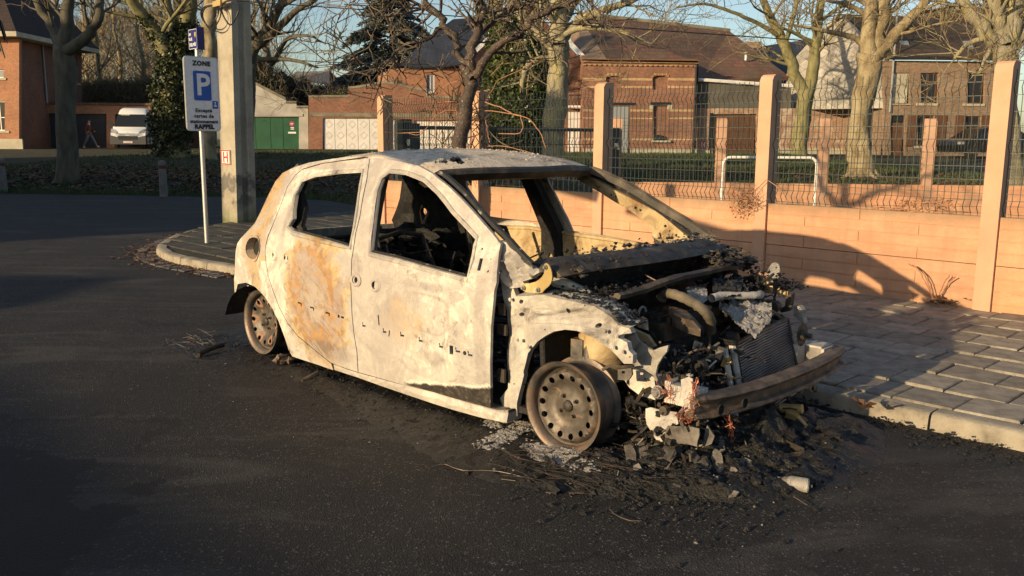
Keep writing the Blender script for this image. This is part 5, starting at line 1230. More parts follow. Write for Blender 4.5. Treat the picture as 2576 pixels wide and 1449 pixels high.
# heat shield with foil, crumpled casing, alternator, brackets
sh = PZ(cG, [(640, 500), (740, 540), (900, 580), (1060, 640), (1160, 740), (1150, 800), (1000, 760), (900, 720), (800, 670), (760, 620), (700, 560), (630, 530)], .565)
mb = MB(); n = len(sh); cen = np.mean(sh, axis=0)
mb.v = [(x, y, z+.012*noise.noise(Vector((x*20, y*20, 0)))) for x, y, z in sh]+[((x*.55+cen[0]*.45), (y*.55+cen[1]*.45), z+.03) for x, y, z in sh]+[(x, y, z-.03) for x, y, z in sh]
mb.f = [(i, (i+1) % n, n+(i+1) % n, n+i) for i in range(n)]+[tuple(n+i for i in range(n))]+[(i, 2*n+i, 2*n+(i+1) % n, (i+1) % n) for i in range(n)]; car.part('heat_shield', mb, M['beam_rust'], smooth=True)
fo = PZ(cG, [(765, 575), (830, 600), (940, 650), (1030, 690), (1000, 705), (900, 680), (830, 650), (790, 615)], .585); mb = MB(); mb.v = [tuple(p) for p in fo]; mb.v = [(x, y, z+.012) for x, y, z in mb.v]; mb.f = [tuple(range(len(fo)))]
car.part('foil_lining', mb, M['chrome'])
def crumple(c, pts, ztop, zlow, mat, name, amp=.02):
    P = [CZ_(*crop(c, p), ztop) for p in pts]; P2_ = [(p[0], p[1]) for p in P]; cx_ = sum(p[0] for p in P2_)/len(P2_); cy_ = sum(p[1] for p in P2_)/len(P2_)
    R_ = max(math.hypot(a-cx_, b-cy_) for a, b in P2_)
    def f(x, y, t):
        r = math.hypot(x-cx_, y-cy_)/R_; z = zlow+(ztop-zlow)*max(0, 1-r**2.5)+amp*noise.noise(Vector((x*16, y*16, 1)))+amp*.9*abs(noise.noise(Vector((x*38, y*38, 2))))+amp*.4*noise.noise(Vector((x*80, y*80, 3))); return (x, y, z)
    return car.part(name, sheet(MB(), P2_, [], f, None, .008), mat, smooth=True)
crumple(cG, [(1400, 400), (1600, 350), (1880, 400), (2050, 500), (2050, 650), (1850, 720), (1560, 640), (1380, 520)], .575, .50, M['melted'], 'melted_casing', .03)
crumple(cG, [(960, 210), (1100, 215), (1230, 290), (1240, 360), (1080, 380), (980, 330)], .66, .58, M['melted'], 'melted_casing', .015)
crumple(cG, [(1300, 180), (1500, 100), (1700, 160), (1660, 300), (1450, 320), (1300, 300)], .66, .56, M['char'], 'melted_casing', .03)
q = CZ_(*crop(cG, (905, 960)), .42); alt = MB().lathe([(0, -.05), (.03, -.05), (.05, -.045), (.062, -.03), (.062, .03), (.05, .045), (0, .05)], q, 'x', 22); 
for i in range(18):
    a = i*math.pi/9; alt.obox((q[0]+.052, q[1]+.045*math.cos(a), q[2]+.045*math.sin(a)), (.012, .004, .018), (a, 0, 0))
car.part('alternator', alt, M['soot_metal'], smooth=True)
q = CZ_(*crop(cG, (1240, 1260)), .33); alt = MB().lathe([(0, -.04), (.05, -.04), (.075, -.02), (.078, .03), (.05, .045), (0, .05)], q, 'x', 22); car.part('compressor', alt, M['soot'], smooth=True)
sq = PX(cG, [(1070, 935), (1165, 965), (1110, 1075), (1045, 1040)], .30); car.part('bracket', sheet(MB(), sq, [PX(cG, [(1090, 990), (1120, 995), (1115, 1012), (1088, 1008)], .30)], lambda y, z, t: (.30+.008*t, y, z), 1, .02), M['burnt_inner'])
q = CZ_(*crop(cG, (412, 580)), .56); car.part('ring_clamp', MB().tube([(q[0], q[1]+.028*math.cos(a), q[2]+.028*math.sin(a)) for a in [i*.35-.3 for i in range(12)]], .006, 5), M['burnt_inner'])
mb = MB()
for (a, b, z) in ((560, 640, .5), (640, 700, .48), (430, 800, .42)): q = CZ_(*crop(cG, (a, b)), z); mb.lathe([(0, .03), (.05, .028), (.055, 0), (.05, -.10), (0, -.1)], q, 'z', 16)
car.part('reservoir', mb, M['soot'], smooth=True)
car.part('dip_rod', MB().tube([CZ_(*crop(cE, p), z) for p, z in (((1530, 1080), .74), ((1680, 1160), .70), ((1720, 1195), .67))], .0035, 5), M['rust_rim'])
car.part('cross_rod', MB().tube([CZ_(*crop(cE, p), .60) for p in ((1150, 1247), (1375, 1247))], .003, 5), M['ash_grey'])
# far wing apron with hole, bracket upright and nose remains
fwg = PY(cG, [(1770, 60), (1850, 85), (1960, 160), (2080, 260), (2254, 300), (2254, 400), (2150, 350), (1960, 330), (1880, 280), (1850, 200), (1790, 130)], .66)
car.part('wing_apron', sheet(MB(), fwg, [PY(cG, [(1897, 190), (1920, 168), (1945, 190), (1920, 214)], .66)], lambda x, z, t: (x, .66+.02*t, z), 1, .03), M['yellow_metal'])
fl = PY(cE, [(1930, 780), (2060, 840), (2100, 900), (2277, 960), (2277, 1010), (2100, 960), (1960, 860)], .70)
car.part('wing_top_flange', sheet(MB(), fl, [], lambda x, z, t: (x, .70+.04*noise.noise(Vector((x*15, z*9, 0)))+.03*t, z), 1, .03), M['soot'])
c9 = (2900, 700, 2.2796)
up = PY(c9, [(285, 800), (310, 765), (340, 758), (372, 775), (385, 840), (350, 960), (300, 930), (260, 870)], .68)
car.part('bracket', sheet(MB(), smooth_poly(up), [PY(c9, [(340, 800), (358, 800), (356, 815), (340, 812)], .68)], lambda x, z, t: (x, .68+.05*(z-.6)+.01*t, z), 1, .02), M['melted'])
mb = MB()
for a, b in ((520, 930), (480, 960), (440, 950), (400, 930), (540, 980), (350, 880), (180, 830), (100, 790), (60, 760), (230, 850)):
    q = CY_(*crop(c9, (a, b)), .66)
    for _ in range(16): (blob(mb, (q[0]+RND.gauss(0, .03), q[1]+RND.gauss(0, .03), q[2]-.01+RND.gauss(0, .008)), RND.uniform(.006, .018), RND, .45) if RND.random() < .3 else mb.chunk((q[0]+RND.gauss(0, .03), q[1]+RND.gauss(0, .03), q[2]+RND.gauss(0, .008)), RND.uniform(.004, .016), .6))
c_ = car.part('charred_remains', mb, M['char']); c_['kind'] = 'stuff'
un = PY(c9, [(440, 1060), (490, 1040), (480, 1130), (450, 1200), (395, 1210), (380, 1180), (430, 1150)], .60)
car.part('nose_upright', sheet(MB(), un, [], lambda x, z, t: (x, .60+.04*t, z), 1, .03), M['soot_metal'])
for pts in ([(500, 1150), (560, 1150), (600, 1190), (600, 1250), (620, 1300), (600, 1325), (560, 1270), (500, 1240)],):
    P = PY(c9, pts, .62); car.part('lamp_housing', sheet(MB(), P, [], lambda x, z, t: (x, .62+.05*math.sin(x*40)*.3+.04*t, z), 1, .02), M['ash_white'])
mb = MB().box(.50, .585, .50, .62, .255, .37); car.part('crash_box', mb, M['burnt_inner'])
q = CX_(*crop((3000, 1100, 2.0699), (325, 450)), .50); car.part('bolt', MB().lathe([(0, .05), (.012, .05), (.014, .02), (.024, .02), (.03, 0), (.06, 0)], q, 'x', 14), M['soot_metal'])
# ================================================================ BACKGROUND BUILDINGS (right, ahead, up frame)
class Fc:
    def __init__(s, pa, va, pb, vb):
        a = Q(pa, 345, va); b = Q(pb, 350, vb); s.P0 = np.array(a[:2]); s.P1 = np.array(b[:2]); s.L = float(np.hypot(*(s.P1-s.P0))); s.d = (s.P1-s.P0)/s.L; s.n = np.array([-s.d[1], s.d[0]])
    def at(s, px, py):
        r = ray(px, py); ru, rv, rz_ = float(r@RGT), float(r@FWD), float(r[2])
        # P0 + d*k = t*(ru,rv)
        det = ru*-s.d[1]+rv*s.d[0]; t = (s.P0[0]*-s.d[1]+s.P0[1]*s.d[0])/det
        p = np.array([ru, rv])*t; return (float((p-s.P0)@s.d), CAMH+rz_*t)
    def to(s, a, z, off=0): p = s.P0+s.d*a+s.n*off; return (float(p[0]), float(p[1]), z)
    def poly(s, pts): return [s.at(*p) for p in pts]
    def rect(s, x0, x1, y0, y1): return s.poly([(x0, y0), (x1, y0), (x1, y1), (x0, y1)])
    def wall(s, T, name, poly, holes, mat, th=.28, off=0, step=2.5, parent=None, kind=None):
        return T.part(name, sheet(MB(), poly, holes, lambda a, z, t: s.to(a, z, off+th*t), 1, step), mat, parent=parent, kind=kind)
    def slab(s, T, name, a0, a1, z0, z1, o0, o1, mat, parent=None, label=None):
        mb = MB(); mb.v = [s.to(a, z, o) for z in (z0, z1) for o in (o0, o1) for a in (a0, a1)]
        mb.f = [(0, 2, 3, 1), (4, 5, 7, 6), (0, 1, 5, 4), (2, 6, 7, 3), (0, 4, 6, 2), (1, 3, 7, 5)]
        return T.part(name, mb, mat, parent=parent, label=label)
    def pslab(s, T, name, x0, x1, y0, y1, o0, o1, mat, parent=None, label=None):
        (a0, z1), (a1, _), (_, z0), _2 = s.rect(x0, x1, y0, y1); return s.slab(T, name, a0, a1, z0, z1, o0, o1, mat, parent, label)
    def window(s, T, x0, x1, y0, y1, fm, gm, cols=2, rows=1, rec=.10, fw=.06, sill=None, transom=0):
        (a0, z1), (a1, _), (_, z0), _2 = s.rect(x0, x1, y0, y1); mb = MB()
        def bx(p0, p1, q0, q1): mb.add([s.to(a, z, o) for z in (q0, q1) for o in (rec, rec+.06) for a in (p0, p1)], [(0, 2, 3, 1), (4, 5, 7, 6), (0, 1, 5, 4), (2, 6, 7, 3), (0, 4, 6, 2), (1, 3, 7, 5)])
        bx(a0, a0+fw, z0, z1); bx(a1-fw, a1, z0, z1); bx(a0+fw, a1-fw, z1-fw, z1); bx(a0+fw, a1-fw, z0, z0+fw)
        for i in range(1, cols): c = a0+(a1-a0)*i/cols; bx(c-fw*.45, c+fw*.45, z0+fw, z1-fw)
        if transom: c = z1-(z1-z0)*transom; bx(a0+fw, a1-fw, c-fw*.4, c+fw*.4)
        w_ = T.part('window', mb, fm); s.slab(T, 'pane', a0+fw*.5, a1-fw*.5, z0+fw*.5, z1-fw*.5, rec+.025, rec+.035, gm, w_)
        if sill: s.slab(T, 'sill', a0-.12, a1+.12, z0-.12, z0-.003, -.06, rec, sill, w_)
        return w_
def building_back(T, fc, z0, z1, depth, mat, a0=0, a1=None):
    a1 = fc.L if a1 is None else a1; mb = MB()
    mb.v = [fc.to(a, z, o) for z in (z0, z1) for o in (.3, depth) for a in (a0+.01, a1-.01)]
    mb.f = [(2, 6, 7, 3), (0, 4, 6, 2), (1, 3, 7, 5), (4, 5, 7, 6)]; T.part('side_wall', mb, mat)
def roofplane(T, pts, mat, th=.12, name='roof'):
    P = [Q(*p) if len(p) == 3 else p for p in pts]; n = len(P); mb = MB(); mb.v = [tuple(p) for p in P]+[(p[0], p[1]+.05, p[2]-th) for p in P]
    mb.f = [tuple(range(n)), tuple(range(2*n-1, n-1, -1))]+[(i, i+n, (i+1) % n+n, (i+1) % n) for i in range(n)]; return T.part(name, mb, mat)

# A: corner house far left
T = Thing('brick_house', 'orange brick house with steep dark hipped roof at the left edge', 'house', (*Q(48, 345, 53)[:2], .6), 'uv')
fa_ = Fc(-560, 53, 48, 53); 
fa_.wall(T, 'wall', fa_.poly([(-560, 92), (48, 97), (48, 380), (-560, 376)]), [fa_.rect(-20, 9, 175, 196), fa_.rect(-22, 12, 254, 329)], M['brick_orange'])
fa_.window(T, -20, 9, 175, 196, M['white_paint'], M['glass_blue'], 1, sill=M['stone']); fa_.window(T, -22, 12, 254, 329, M['white_paint'], M['glass_dark'], 2, sill=M['stone'], transom=.55)
fa_.pslab(T, 'plinth', -560, 58, 346, 380, -.12, .0, M['stone'])
fb_ = Fc(48, 53.01, 207, 61.5)
fb_.wall(T, 'wall', fb_.poly([(49, 100), (206, 132), (206, 380), (49, 380)]), [fb_.poly([(181, 146), (194, 148), (195, 210), (181, 210)])], M['brick_shaded'])
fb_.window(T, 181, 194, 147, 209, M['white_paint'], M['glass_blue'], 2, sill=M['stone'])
(a0, z0_) = fb_.at(104, 115); T.part('drainpipe', MB().tube([fb_.to(a0, z0_, -.08), fb_.to(a0, 3.5, -.08)], .06, 6), M['grey_door'])
ez = fa_.at(40, 95)[1]; c0 = fa_.P1; T.part('rear_wall', MB().box(fa_.P0[0]+.02, fa_.P1[0]-.4, 53.3, 62, .4, ez), M['brick_shaded']); c1 = fb_.P1
mb = MB(); u1, v1 = c0[0]+.8, 52.2; UL = float(fa_.P0[0])-.6
mb.v = [(UL, v1, ez), (u1, v1, ez), (u1, 62.5, ez), (UL, 62.5, ez), (UL, v1, ez+.28), (u1, v1, ez+.28), (u1, 62.5, ez+.28), (UL, 62.5, ez+.28)]
mb.f = [(0, 1, 2, 3), (7, 6, 5, 4), (0, 4, 5, 1), (1, 5, 6, 2)]; T.part('eaves', mb, M['stone'])
mb = MB(); zr = ez+7; mb.v = [(UL, v1, ez+.3), (u1, v1, ez+.3), (u1, 62.5, ez+.3), (UL, 62.5, ez+.3), (UL+4.6, 57.4, zr), (u1-4.6, 57.4, zr)]
mb.f = [(0, 1, 5, 4), (1, 2, 5), (2, 3, 4, 5), (3, 0, 4)]; T.part('roof', mb, M['tile_dark'])
q = Q(130, 70, 57); mb = MB().obox((u1-2.0, 56.6, ez+3.5), (.05, .6, 1.0), (0, .6, 0)); T.part('skylight', mb, M['glass_blue'])

# B: garage wing
T = Thing('garage_wing', 'long low orange brick garage wing behind the white van', 'garage', (*Q(160, 370, 57)[:2], .7), 'uv')
fg = Fc(58, 56.6, 475, 58)
fg.wall(T, 'wall', fg.poly([(58, 262), (475, 268), (475, 380), (58, 376)]), [fg.rect(64, 160, 285, 375), fg.rect(166, 268, 286, 375), fg.rect(289, 384, 287, 376)], M['brick_orange'])
for x0, x1 in ((64, 160), (166, 268), (289, 384)):
    (a0, z1), (a1, _), (_, zb_), _2 = fg.rect(x0, x1, 285, 375)
    d = fg.slab(T, 'roller_door', a0-.02, a1+.02, .6, z1+.02, .20, .26, M['brown_door'])
    mb = MB(); zz = .7
    while zz < z1:
        mb.add([fg.to(a, z, o) for z in (zz, zz+.12) for o in (.17, .195) for a in (a0, a1)], [(0, 2, 3, 1), (4, 5, 7, 6), (0, 1, 5, 4), (0, 4, 6, 2), (1, 3, 7, 5)]); zz += .14
    T.part('slats', mb, M['brown_door'], parent=d)
(a0, z0_), (a1, z1) = fg.at(58, 262), fg.at(475, 268)
fg.slab(T, 'coping', -.1, fg.L+.1, z0_, z0_+.14, -.10, .35, M['tile_red']); building_back(T, fg, .5, z0_, 6, M['brick_shaded'])
mb = MB(); mb.v = [fg.to(0, z0_-.02, .3), fg.to(fg.L, z0_-.02, .3), fg.to(fg.L, z0_-.02, 6), fg.to(0, z0_-.02, 6)]; mb.f = [(0, 1, 2, 3)]; T.part('flat_roof', mb, M['render_dark'])

# C: grey rendered garage with green doors
T = Thing('rendered_garage', 'grey rendered garage with dark green double doors behind the concrete pole', 'garage', (*Q(690, 380, 57)[:2], .7), 'uv')
fc = Fc(560, 57, 776, 57.4)
gp = [(560, 232), (600, 188), (639, 209), (681, 231), (719, 250), (720, 258), (745, 259), (747, 271), (775, 271), (776, 392), (560, 392)]
fc.wall(T, 'wall', fc.poly(gp), [fc.rect(604, 752, 294, 391)], M['render_grey'])
mb = MB()
for (x0, y0), (x1, y1) in zip(gp[1:5], gp[2:5]): mb.tube([fc.to(*fc.at(x0, y0-1.5), .0), fc.to(*fc.at(x1, y1-1.5), .0)], .09, 5)
for (x0, y0), (x1, y1) in (((719, 257), (746, 257)), ((746, 269), (777, 269))): mb.tube([fc.to(*fc.at(x0, y0), .0), fc.to(*fc.at(x1, y1), .0)], .09, 5)
T.part('coping', mb, M['concrete_band']); fc.pslab(T, 'lintel', 596, 762, 285, 292.5, -.05, .0, M['render_grey'])
dd = []
for x0, x1 in ((604.5, 640), (641, 678), (679, 710), (711, 751)): dd.append(fc.pslab(T, 'door_leaf', x0, x1, 296, 391, .12, .18, M['green_door']))
fc.pslab(T, 'house_number_strip', 724, 744, 331.5, 336, .105, .118, M['white_paint'])
def disc(fc, T, px, py, r, off, mat, n=14):
    a, z = fc.at(px, py); mb = MB(); mb.prism([(a+r*math.cos(i*2*math.pi/n), z+r*math.sin(i*2*math.pi/n)) for i in range(n)], lambda p, q_: fc.to(p, q_, off), lambda p, q_: fc.to(p, q_, off+.01)); return mb
s_ = T.part('no_parking_sign', disc(fc, T, 733.5, 311.5, .155, .10, None), M['sign_red'], label='round red and blue no-parking sign'); T.part('blue_disc', disc(fc, T, 733.5, 311.5, .105, .095, None), M['sign_blue'], parent=s_)
a, z = fc.at(733.5, 311.5); mb = MB(); mb.prism([(a-.10, z+.07), (a-.07, z+.10), (a+.10, z-.07), (a+.07, z-.10)], lambda p, q_: fc.to(p, q_, .090), lambda p, q_: fc.to(p, q_, .096)); T.part('red_bar', mb, M['sign_red'], parent=s_)
fc.slab(T, 'white_letters', a-.08, a+.08, z-.025, z+.025, .086, .089, M['white_paint'], parent=s_)
fc.pslab(T, 'notice', 730, 739, 320, 322.5, .10, .118, M['white_paint']); fc.pslab(T, 'notice', 730.5, 739, 324, 326, .10, .118, M['white_paint'])
building_back(T, fc, .5, fc.at(600, 200)[1]-1.6, 7, M['render_dark'])
roofplane(T, [fc.to(*fc.at(600, 187), .1), fc.to(*fc.at(776, 268), .1), fc.to(*fc.at(776, 268), 7), fc.to(*fc.at(600, 187), 7)], M['render_dark'])
roofplane(T, [fc.to(*fc.at(600, 187), .1), fc.to(*fc.at(560, 232), .1), fc.to(*fc.at(560, 232), 7), fc.to(*fc.at(600, 187), 7)], M['render_dark'])

# D: brick garages with the curved parapet
T = Thing('brick_garage_row', 'red brick garages with a curved parapet and white panelled doors', 'garage', (*Q(900, 382, 57)[:2], .7), 'uv')
fd_ = Fc(776.5, 57, 1195, 58.5)
top = [(776.5, 246), (876, 245.5), (876, 224)]+[(876+(973-876)*t, 224-13*sst(t)) for t in (.2, .4, .6, .8, 1)]+[(973+(1060-973)*t, 211+17*sst(t)) for t in (.2, .4, .6, .8, 1)]+[(1072, 229), (1074, 247), (1195, 250)]
hl = [fd_.rect(812, 958, 297, 384), fd_.rect(982, 1020, 301, 384), fd_.rect(1042, 1185, 303, 384)]
fd_.wall(T, 'wall', fd_.poly(top+[(1195, 392), (776.5, 392)]), hl, M['brick_red'])
mb = MB()
for (x0, y0), (x1, y1) in zip(top, top[1:]):
    if abs(x0-x1) > 1: mb.tube([fd_.to(*fd_.at(x0, y0-2), .1), fd_.to(*fd_.at(x1, y1-2), .1)], .13, 5)
T.part('coping', mb, M['concrete_band']); fd_.pslab(T, 'lintel_band', 777, 1194, 283, 296.5, -.03, .0, M['concrete_band'])
def panel_door(x0, x1, y0, y1, n):
    for i in range(n):
        xa = x0+(x1-x0)*i/n; xb = x0+(x1-x0)*(i+1)/n; d = fd_.pslab(T, 'door_panel', xa+.5, xb-.5, y0, y1, .10, .15, M['white_paint'])
        for k in range(3):
            mb = MB(); a, z = fd_.at((xa+xb)/2, y0+(y1-y0)*(.17+.33*k)); r, g = .26, .20
            for q_ in range(4):
                t0, t1 = q_*math.pi/2, (q_+1)*math.pi/2
                mb.add([fd_.to(a+r*math.cos(t0), z+r*math.sin(t0), .09), fd_.to(a+r*math.cos(t1), z+r*math.sin(t1), .09), fd_.to(a+g*math.cos(t1), z+g*math.sin(t1), .085), fd_.to(a+g*math.cos(t0), z+g*math.sin(t0), .085)], [(0, 1, 2, 3)])
            T.part('diamond_moulding', mb, M['door_moulding'], parent=d)
panel_door(812, 958, 298, 383, 5); fd_.pslab(T, 'door', 983, 1019, 302, 383, .12, .16, M['white_paint']); fd_.pslab(T, 'glazed_opening', 991, 1013, 312, 383, .10, .118, M['glass_dark'])
panel_door(1043, 1184, 304, 383, 4)
building_back(T, fd_, .5, fd_.at(900, 246)[1]-.1, 7, M['brick_red'])
mb = MB(); zt_ = fd_.at(900, 246)[1]-.15; mb.v = [fd_.to(0, zt_, .28), fd_.to(fd_.L, zt_, .28), fd_.to(fd_.L, zt_, 7), fd_.to(0, zt_, 7)]; mb.f = [(0, 1, 2, 3)]; T.part('flat_roof', mb, M['render_dark'])

# E: house with the blue slate roof behind the garages
T = Thing('slate_roofed_house', 'brick house with blue slate roof and one small window above the curved garages', 'house', (*Q(1080, 345, 66)[:2], .7), 'uv')
fe = Fc(977, 66, 1240, 68)
fe.wall(T, 'wall', fe.poly([(977, 174), (1240, 160), (1240, 385), (977, 385)]), [fe.rect(1073, 1093, 187, 232)], M['brick_orange'])
fe.window(T, 1073, 1093, 187, 232, M['white_paint'], M['glass_blue'], 2, sill=M['stone']); fe.pslab(T, 'coping', 975, 1241, 166, 173, -.1, .3, M['tile_red'])
roofplane(T, [(996, 172, 66.3), (1090, 84, 70), (1140, 48, 72), (1330, 36, 74), (1330, 150, 67)], M['tile_slate'])
building_back(T, fe, .5, fe.at(980, 176)[1], 8, M['brick_orange'])
# F: gabled house behind the ivy tree
T = Thing('gabled_house', 'red brick house with white gable boards and balcony, half hidden by the ivy tree', 'house', (*Q(1330, 390, 50)[:2], .6), 'uv')
fh = Fc(1194, 50, 1466, 50.5)
holes = [fh.rect(1206, 1240, 172, 242), fh.rect(1361, 1383, 283, 385), fh.rect(1245, 1300, 300, 385)]
fh.wall(T, 'wall', fh.poly([(1194, 138), (1330, 10), (1466, 152), (1466, 397), (1194, 397)]), holes, M['brick_red'])
fh.window(T, 1206, 1240, 172, 242, M['wood_brown'], M['glass_dark'], 2); fh.pslab(T, 'lintel', 1200, 1246, 162, 171, -.1, 0, M['stone'])
mb = MB()
for a, b in (((1190, 142), (1331, 8)), ((1329, 8), (1470, 156))):
    p, q_ = fh.at(*a), fh.at(*b); mb.v += [fh.to(*p, -.35), fh.to(*q_, -.35), fh.to(q_[0], q_[1]+.3, -.35), fh.to(p[0], p[1]+.3, -.35), fh.to(*p, -.28), fh.to(*q_, -.28), fh.to(q_[0], q_[1]+.3, -.28), fh.to(p[0], p[1]+.3, -.28)]
    o = len(mb.v)-8; mb.f += [(o, o+1, o+2, o+3), (o+7, o+6, o+5, o+4), (o, o+4, o+5, o+1), (o+3, o+2, o+6, o+7), (o, o+3, o+7, o+4), (o+1, o+5, o+6, o+2)]
T.part('gable_board', mb, M['white_paint'])
ap_, l_, r_ = fh.at(1330, 6), fh.at(1188, 140), fh.at(1472, 155)
roofplane(T, [fh.to(*l_, -.3), fh.to(*ap_, -.3), fh.to(*ap_, 9), fh.to(*l_, 9)], M['tile_slate']); roofplane(T, [fh.to(*ap_, -.3), fh.to(*r_, -.3), fh.to(*r_, 9), fh.to(*ap_, 9)], M['tile_slate'])
for x0, x1 in ((1343, 1377), (1428, 1464), (1222, 1246)): fh.pslab(T, 'canopy', x0, x1, 266, 273, -.5, 0, M['white_paint'])
for x0, x1 in ((1340, 1360), (1430, 1461)): fh.pslab(T, 'white_pier', x0, x1, 282, 388, -.1, .0, M['white_paint'])
fh.pslab(T, 'door', 1362, 1382, 284, 385, .15, .2, M['wood_brown']); fh.pslab(T, 'plinth', 1222, 1248, 360, 390, -.4, 0, M['stone'])
for x0, x1 in ((1344, 1381), (1428, 1466)):
    (a0, z1), (a1, _), (_, zb_), _2 = fh.rect(x0, x1, 240, 266); mb = MB()
    for i in range(12): a = a0+(a1-a0)*i/11; mb.tube([fh.to(a, zb_, -.45), fh.to(a, z1, -.45)], .015, 4)
    mb.tube([fh.to(a0, z1, -.45), fh.to(a1, z1, -.45)], .03, 5); T.part('balcony_rail', mb, M['gate_metal'])
building_back(T, fh, .5, fh.at(1194, 140)[1], 9, M['brick_red'])

# G: barn-like brick building with buff stripes
T = Thing('striped_brick_barn', 'red brick barn with buff brick stripes, blind windows and a huge red tiled roof', 'barn', (*Q(1600, 397, 49)[:2], .55), 'uv')
fb = Fc(1466.5, 49, 1754, 49.5)
niches = [fb.poly([(1525, 222), (1525, 196), (1534, 191), (1544, 190), (1554, 191), (1563, 196), (1563, 222)]), fb.poly([(1642, 226), (1642, 196), (1651, 191), (1661, 190), (1671, 191), (1680, 196), (1680, 226)]), fb.rect(1644, 1680, 265, 352), fb.rect(1530, 1585, 266, 392)]
fb.wall(T, 'wall', fb.poly([(1466.5, 153), (1754, 156), (1754, 400), (1466.5, 397)]), niches, M['brick_red'])
for x0, x1, y0, y1 in ((1522, 1566, 187, 224), (1640, 1683, 187, 228), (1642, 1683, 262, 354)): fb.pslab(T, 'blind_recess', x0, x1, y0, y1, .14, .18, M['brick_red'])
for x0, x1 in ((1522, 1566), (1640, 1683)):
    for i in range(9):
        xa = x0+(x1-x0)*i/9; fb.pslab(T, 'arch_brick', xa+.4, xa+(x1-x0)/9-.4, 184.5-abs(0)+ (3 if i in (0, 8) else 0), 190+(4 if i in (0, 8) else 0), -.04, .02, M['brick_buff'] if i % 2 else M['brick_orange'])
for (y0, y1) in ((196, 203), (216, 222), (275, 281), (295, 300), (347, 353)):
    segs = [(1467, 1524), (1564, 1641), (1681, 1753)] if y0 < 230 else ([(1467, 1529), (1586, 1643), (1682, 1753)])
    for x0, x1 in segs: fb.pslab(T, 'buff_stripe', x0, x1, y0, y1, -.012, .0, M['brick_buff'])
fb.pslab(T, 'cornice', 1464, 1757, 149, 154, -.30, .3, M['brick_red']); fb.pslab(T, 'cornice_band', 1465, 1756, 155, 160, -.12, .0, M['brick_buff'])
mb = MB(); (a0, z1), (a1, _), (_, zb_), _2 = fb.rect(1467, 1753, 162, 168)
i = a0
while i < a1: mb.add([fb.to(a, z, o) for z in (zb_, z1) for o in (-.10, 0) for a in (i, i+.14)], [(0, 2, 3, 1), (4, 5, 7, 6), (0, 1, 5, 4), (0, 4, 6, 2), (1, 3, 7, 5)]); i += .28
T.part('dentils', mb, M['brick_buff'])
fb.pslab(T, 'lintel', 1536, 1596, 258, 264, -.05, .1, M['gate_metal']); fb.pslab(T, 'lintel', 1636, 1686, 257, 263.5, -.05, .1, M['gate_metal'])
fb.pslab(T, 'lintel_end', 1634, 1644, 264, 275, -.03, .1, M['stone']); fb.pslab(T, 'lintel_end', 1680, 1691, 264, 275, -.03, .1, M['stone'])
fb.pslab(T, 'door', 1531, 1584, 267, 391, .10, .15, M['grey_door'], label='tall pale grey metal door'); fb.pslab(T, 'sill', 1636, 1686, 353, 358, -.15, .1, M['stone']); fb.pslab(T, 'vent_box', 1644, 1662, 339, 352, -.2, .05, M['gate_metal'])
for x0, x1 in ((1467, 1529.5), (1585.5, 1753)): fb.pslab(T, 'plinth', x0, x1, 374, 400, -.06, .0, M['stone'])
a0, z0_ = fb.at(1750, 160); T.part('drainpipe', MB().tube([fb.to(a0, z0_, -.1), fb.to(a0, fb.at(1750, 395)[1], -.1)], .05, 6), M['gate_metal'])
building_back(T, fb, .4, fb.at(1500, 155)[1], 6, M['brick_red'])
roofplane(T, [(1454, 35, 58), (1835, 78, 60), (1985, 192, 52), (1756, 206, 50.6), (1756, 148, 49.6), (1525, 148, 49.6)], M['tile_red'], .2)
roofplane(T, [(1452, 34, 58.1), (1430, 78, 56), (1464, 150, 49.4), (1528, 150, 49.4)], M['brick_brown'], .2, 'gable_wall')
T.part('ridge_tiles', MB().tube([Q(1452, 34, 58), Q(1644, 55, 59), Q(1836, 77, 60)], .13, 6), M['concrete_band'])
q = Q(1876, 152, 54); T.part('vent_pipe', MB().tube([q, (q[0], q[1], q[2]+.45)], .09, 8).lathe([(0, .52), (.18, .46), (.16, .42)], q, 'z', 10), M['galv'])
mb = MB(); p0, p1 = Q(1878, 142, 66), Q(1914, 105, 66); mb.box(p0[0], p1[0], 66, 67, p0[2]-2, p1[2]); T.part('chimney', mb, M['brick_brown'])
# H: low extension with brown gate, right of the barn
T = Thing('old_brick_extension', 'whitewashed old brick wall with dark rendered top and brown wooden gate', 'outbuilding', (*Q(1850, 395, 50)[:2], .55), 'uv')
fx = Fc(1754.5, 50, 2228, 51)
fx.wall(T, 'rendered_wall', fx.poly([(1754.5, 205), (1990, 222), (1990, 272), (1754.5, 272)]), [], M['render_dark'])
fx.wall(T, 'wall', fx.poly([(1754.5, 272.5), (2228, 272.5), (2228, 396), (1754.5, 399)]), [fx.rect(1792, 1903, 287, 398)], M['brick_old'])
for i in range(8): 
    x = 1792+111*i/8; fx.pslab(T, 'gate_board', x+.5, x+13.4, 288, 397, .12, .17, M['wood_brown'])
fx.pslab(T, 'gate_post', 1786, 1793, 284, 398, -.03, .1, M['gate_metal']); fx.pslab(T, 'plinth', 1755, 1785, 378, 399, -.05, 0, M['stone']); fx.pslab(T, 'plinth', 1905, 2228, 372, 397, -.05, 0, M['stone'])
mb = MB(); p, q_ = fx.at(1754, 201), fx.at(2020, 219); mb.tube([fx.to(*p, -.15), fx.to(*q_, -.15)], .10, 6); T.part('gutter', mb, M['white_paint'])
a, z = fx.at(1768, 364); 
mb = MB(); mb.prism([(a-.16, z-.2), (a+.16, z-.2), (a+.16, z+.2), (a-.16, z+.2)], lambda p, q_: fx.to(p, q_, -.03), lambda p, q_: fx.to(p, q_, 0)); s_ = T.part('hydrant_plate', mb, M['sign_red'])
mb = MB(); 
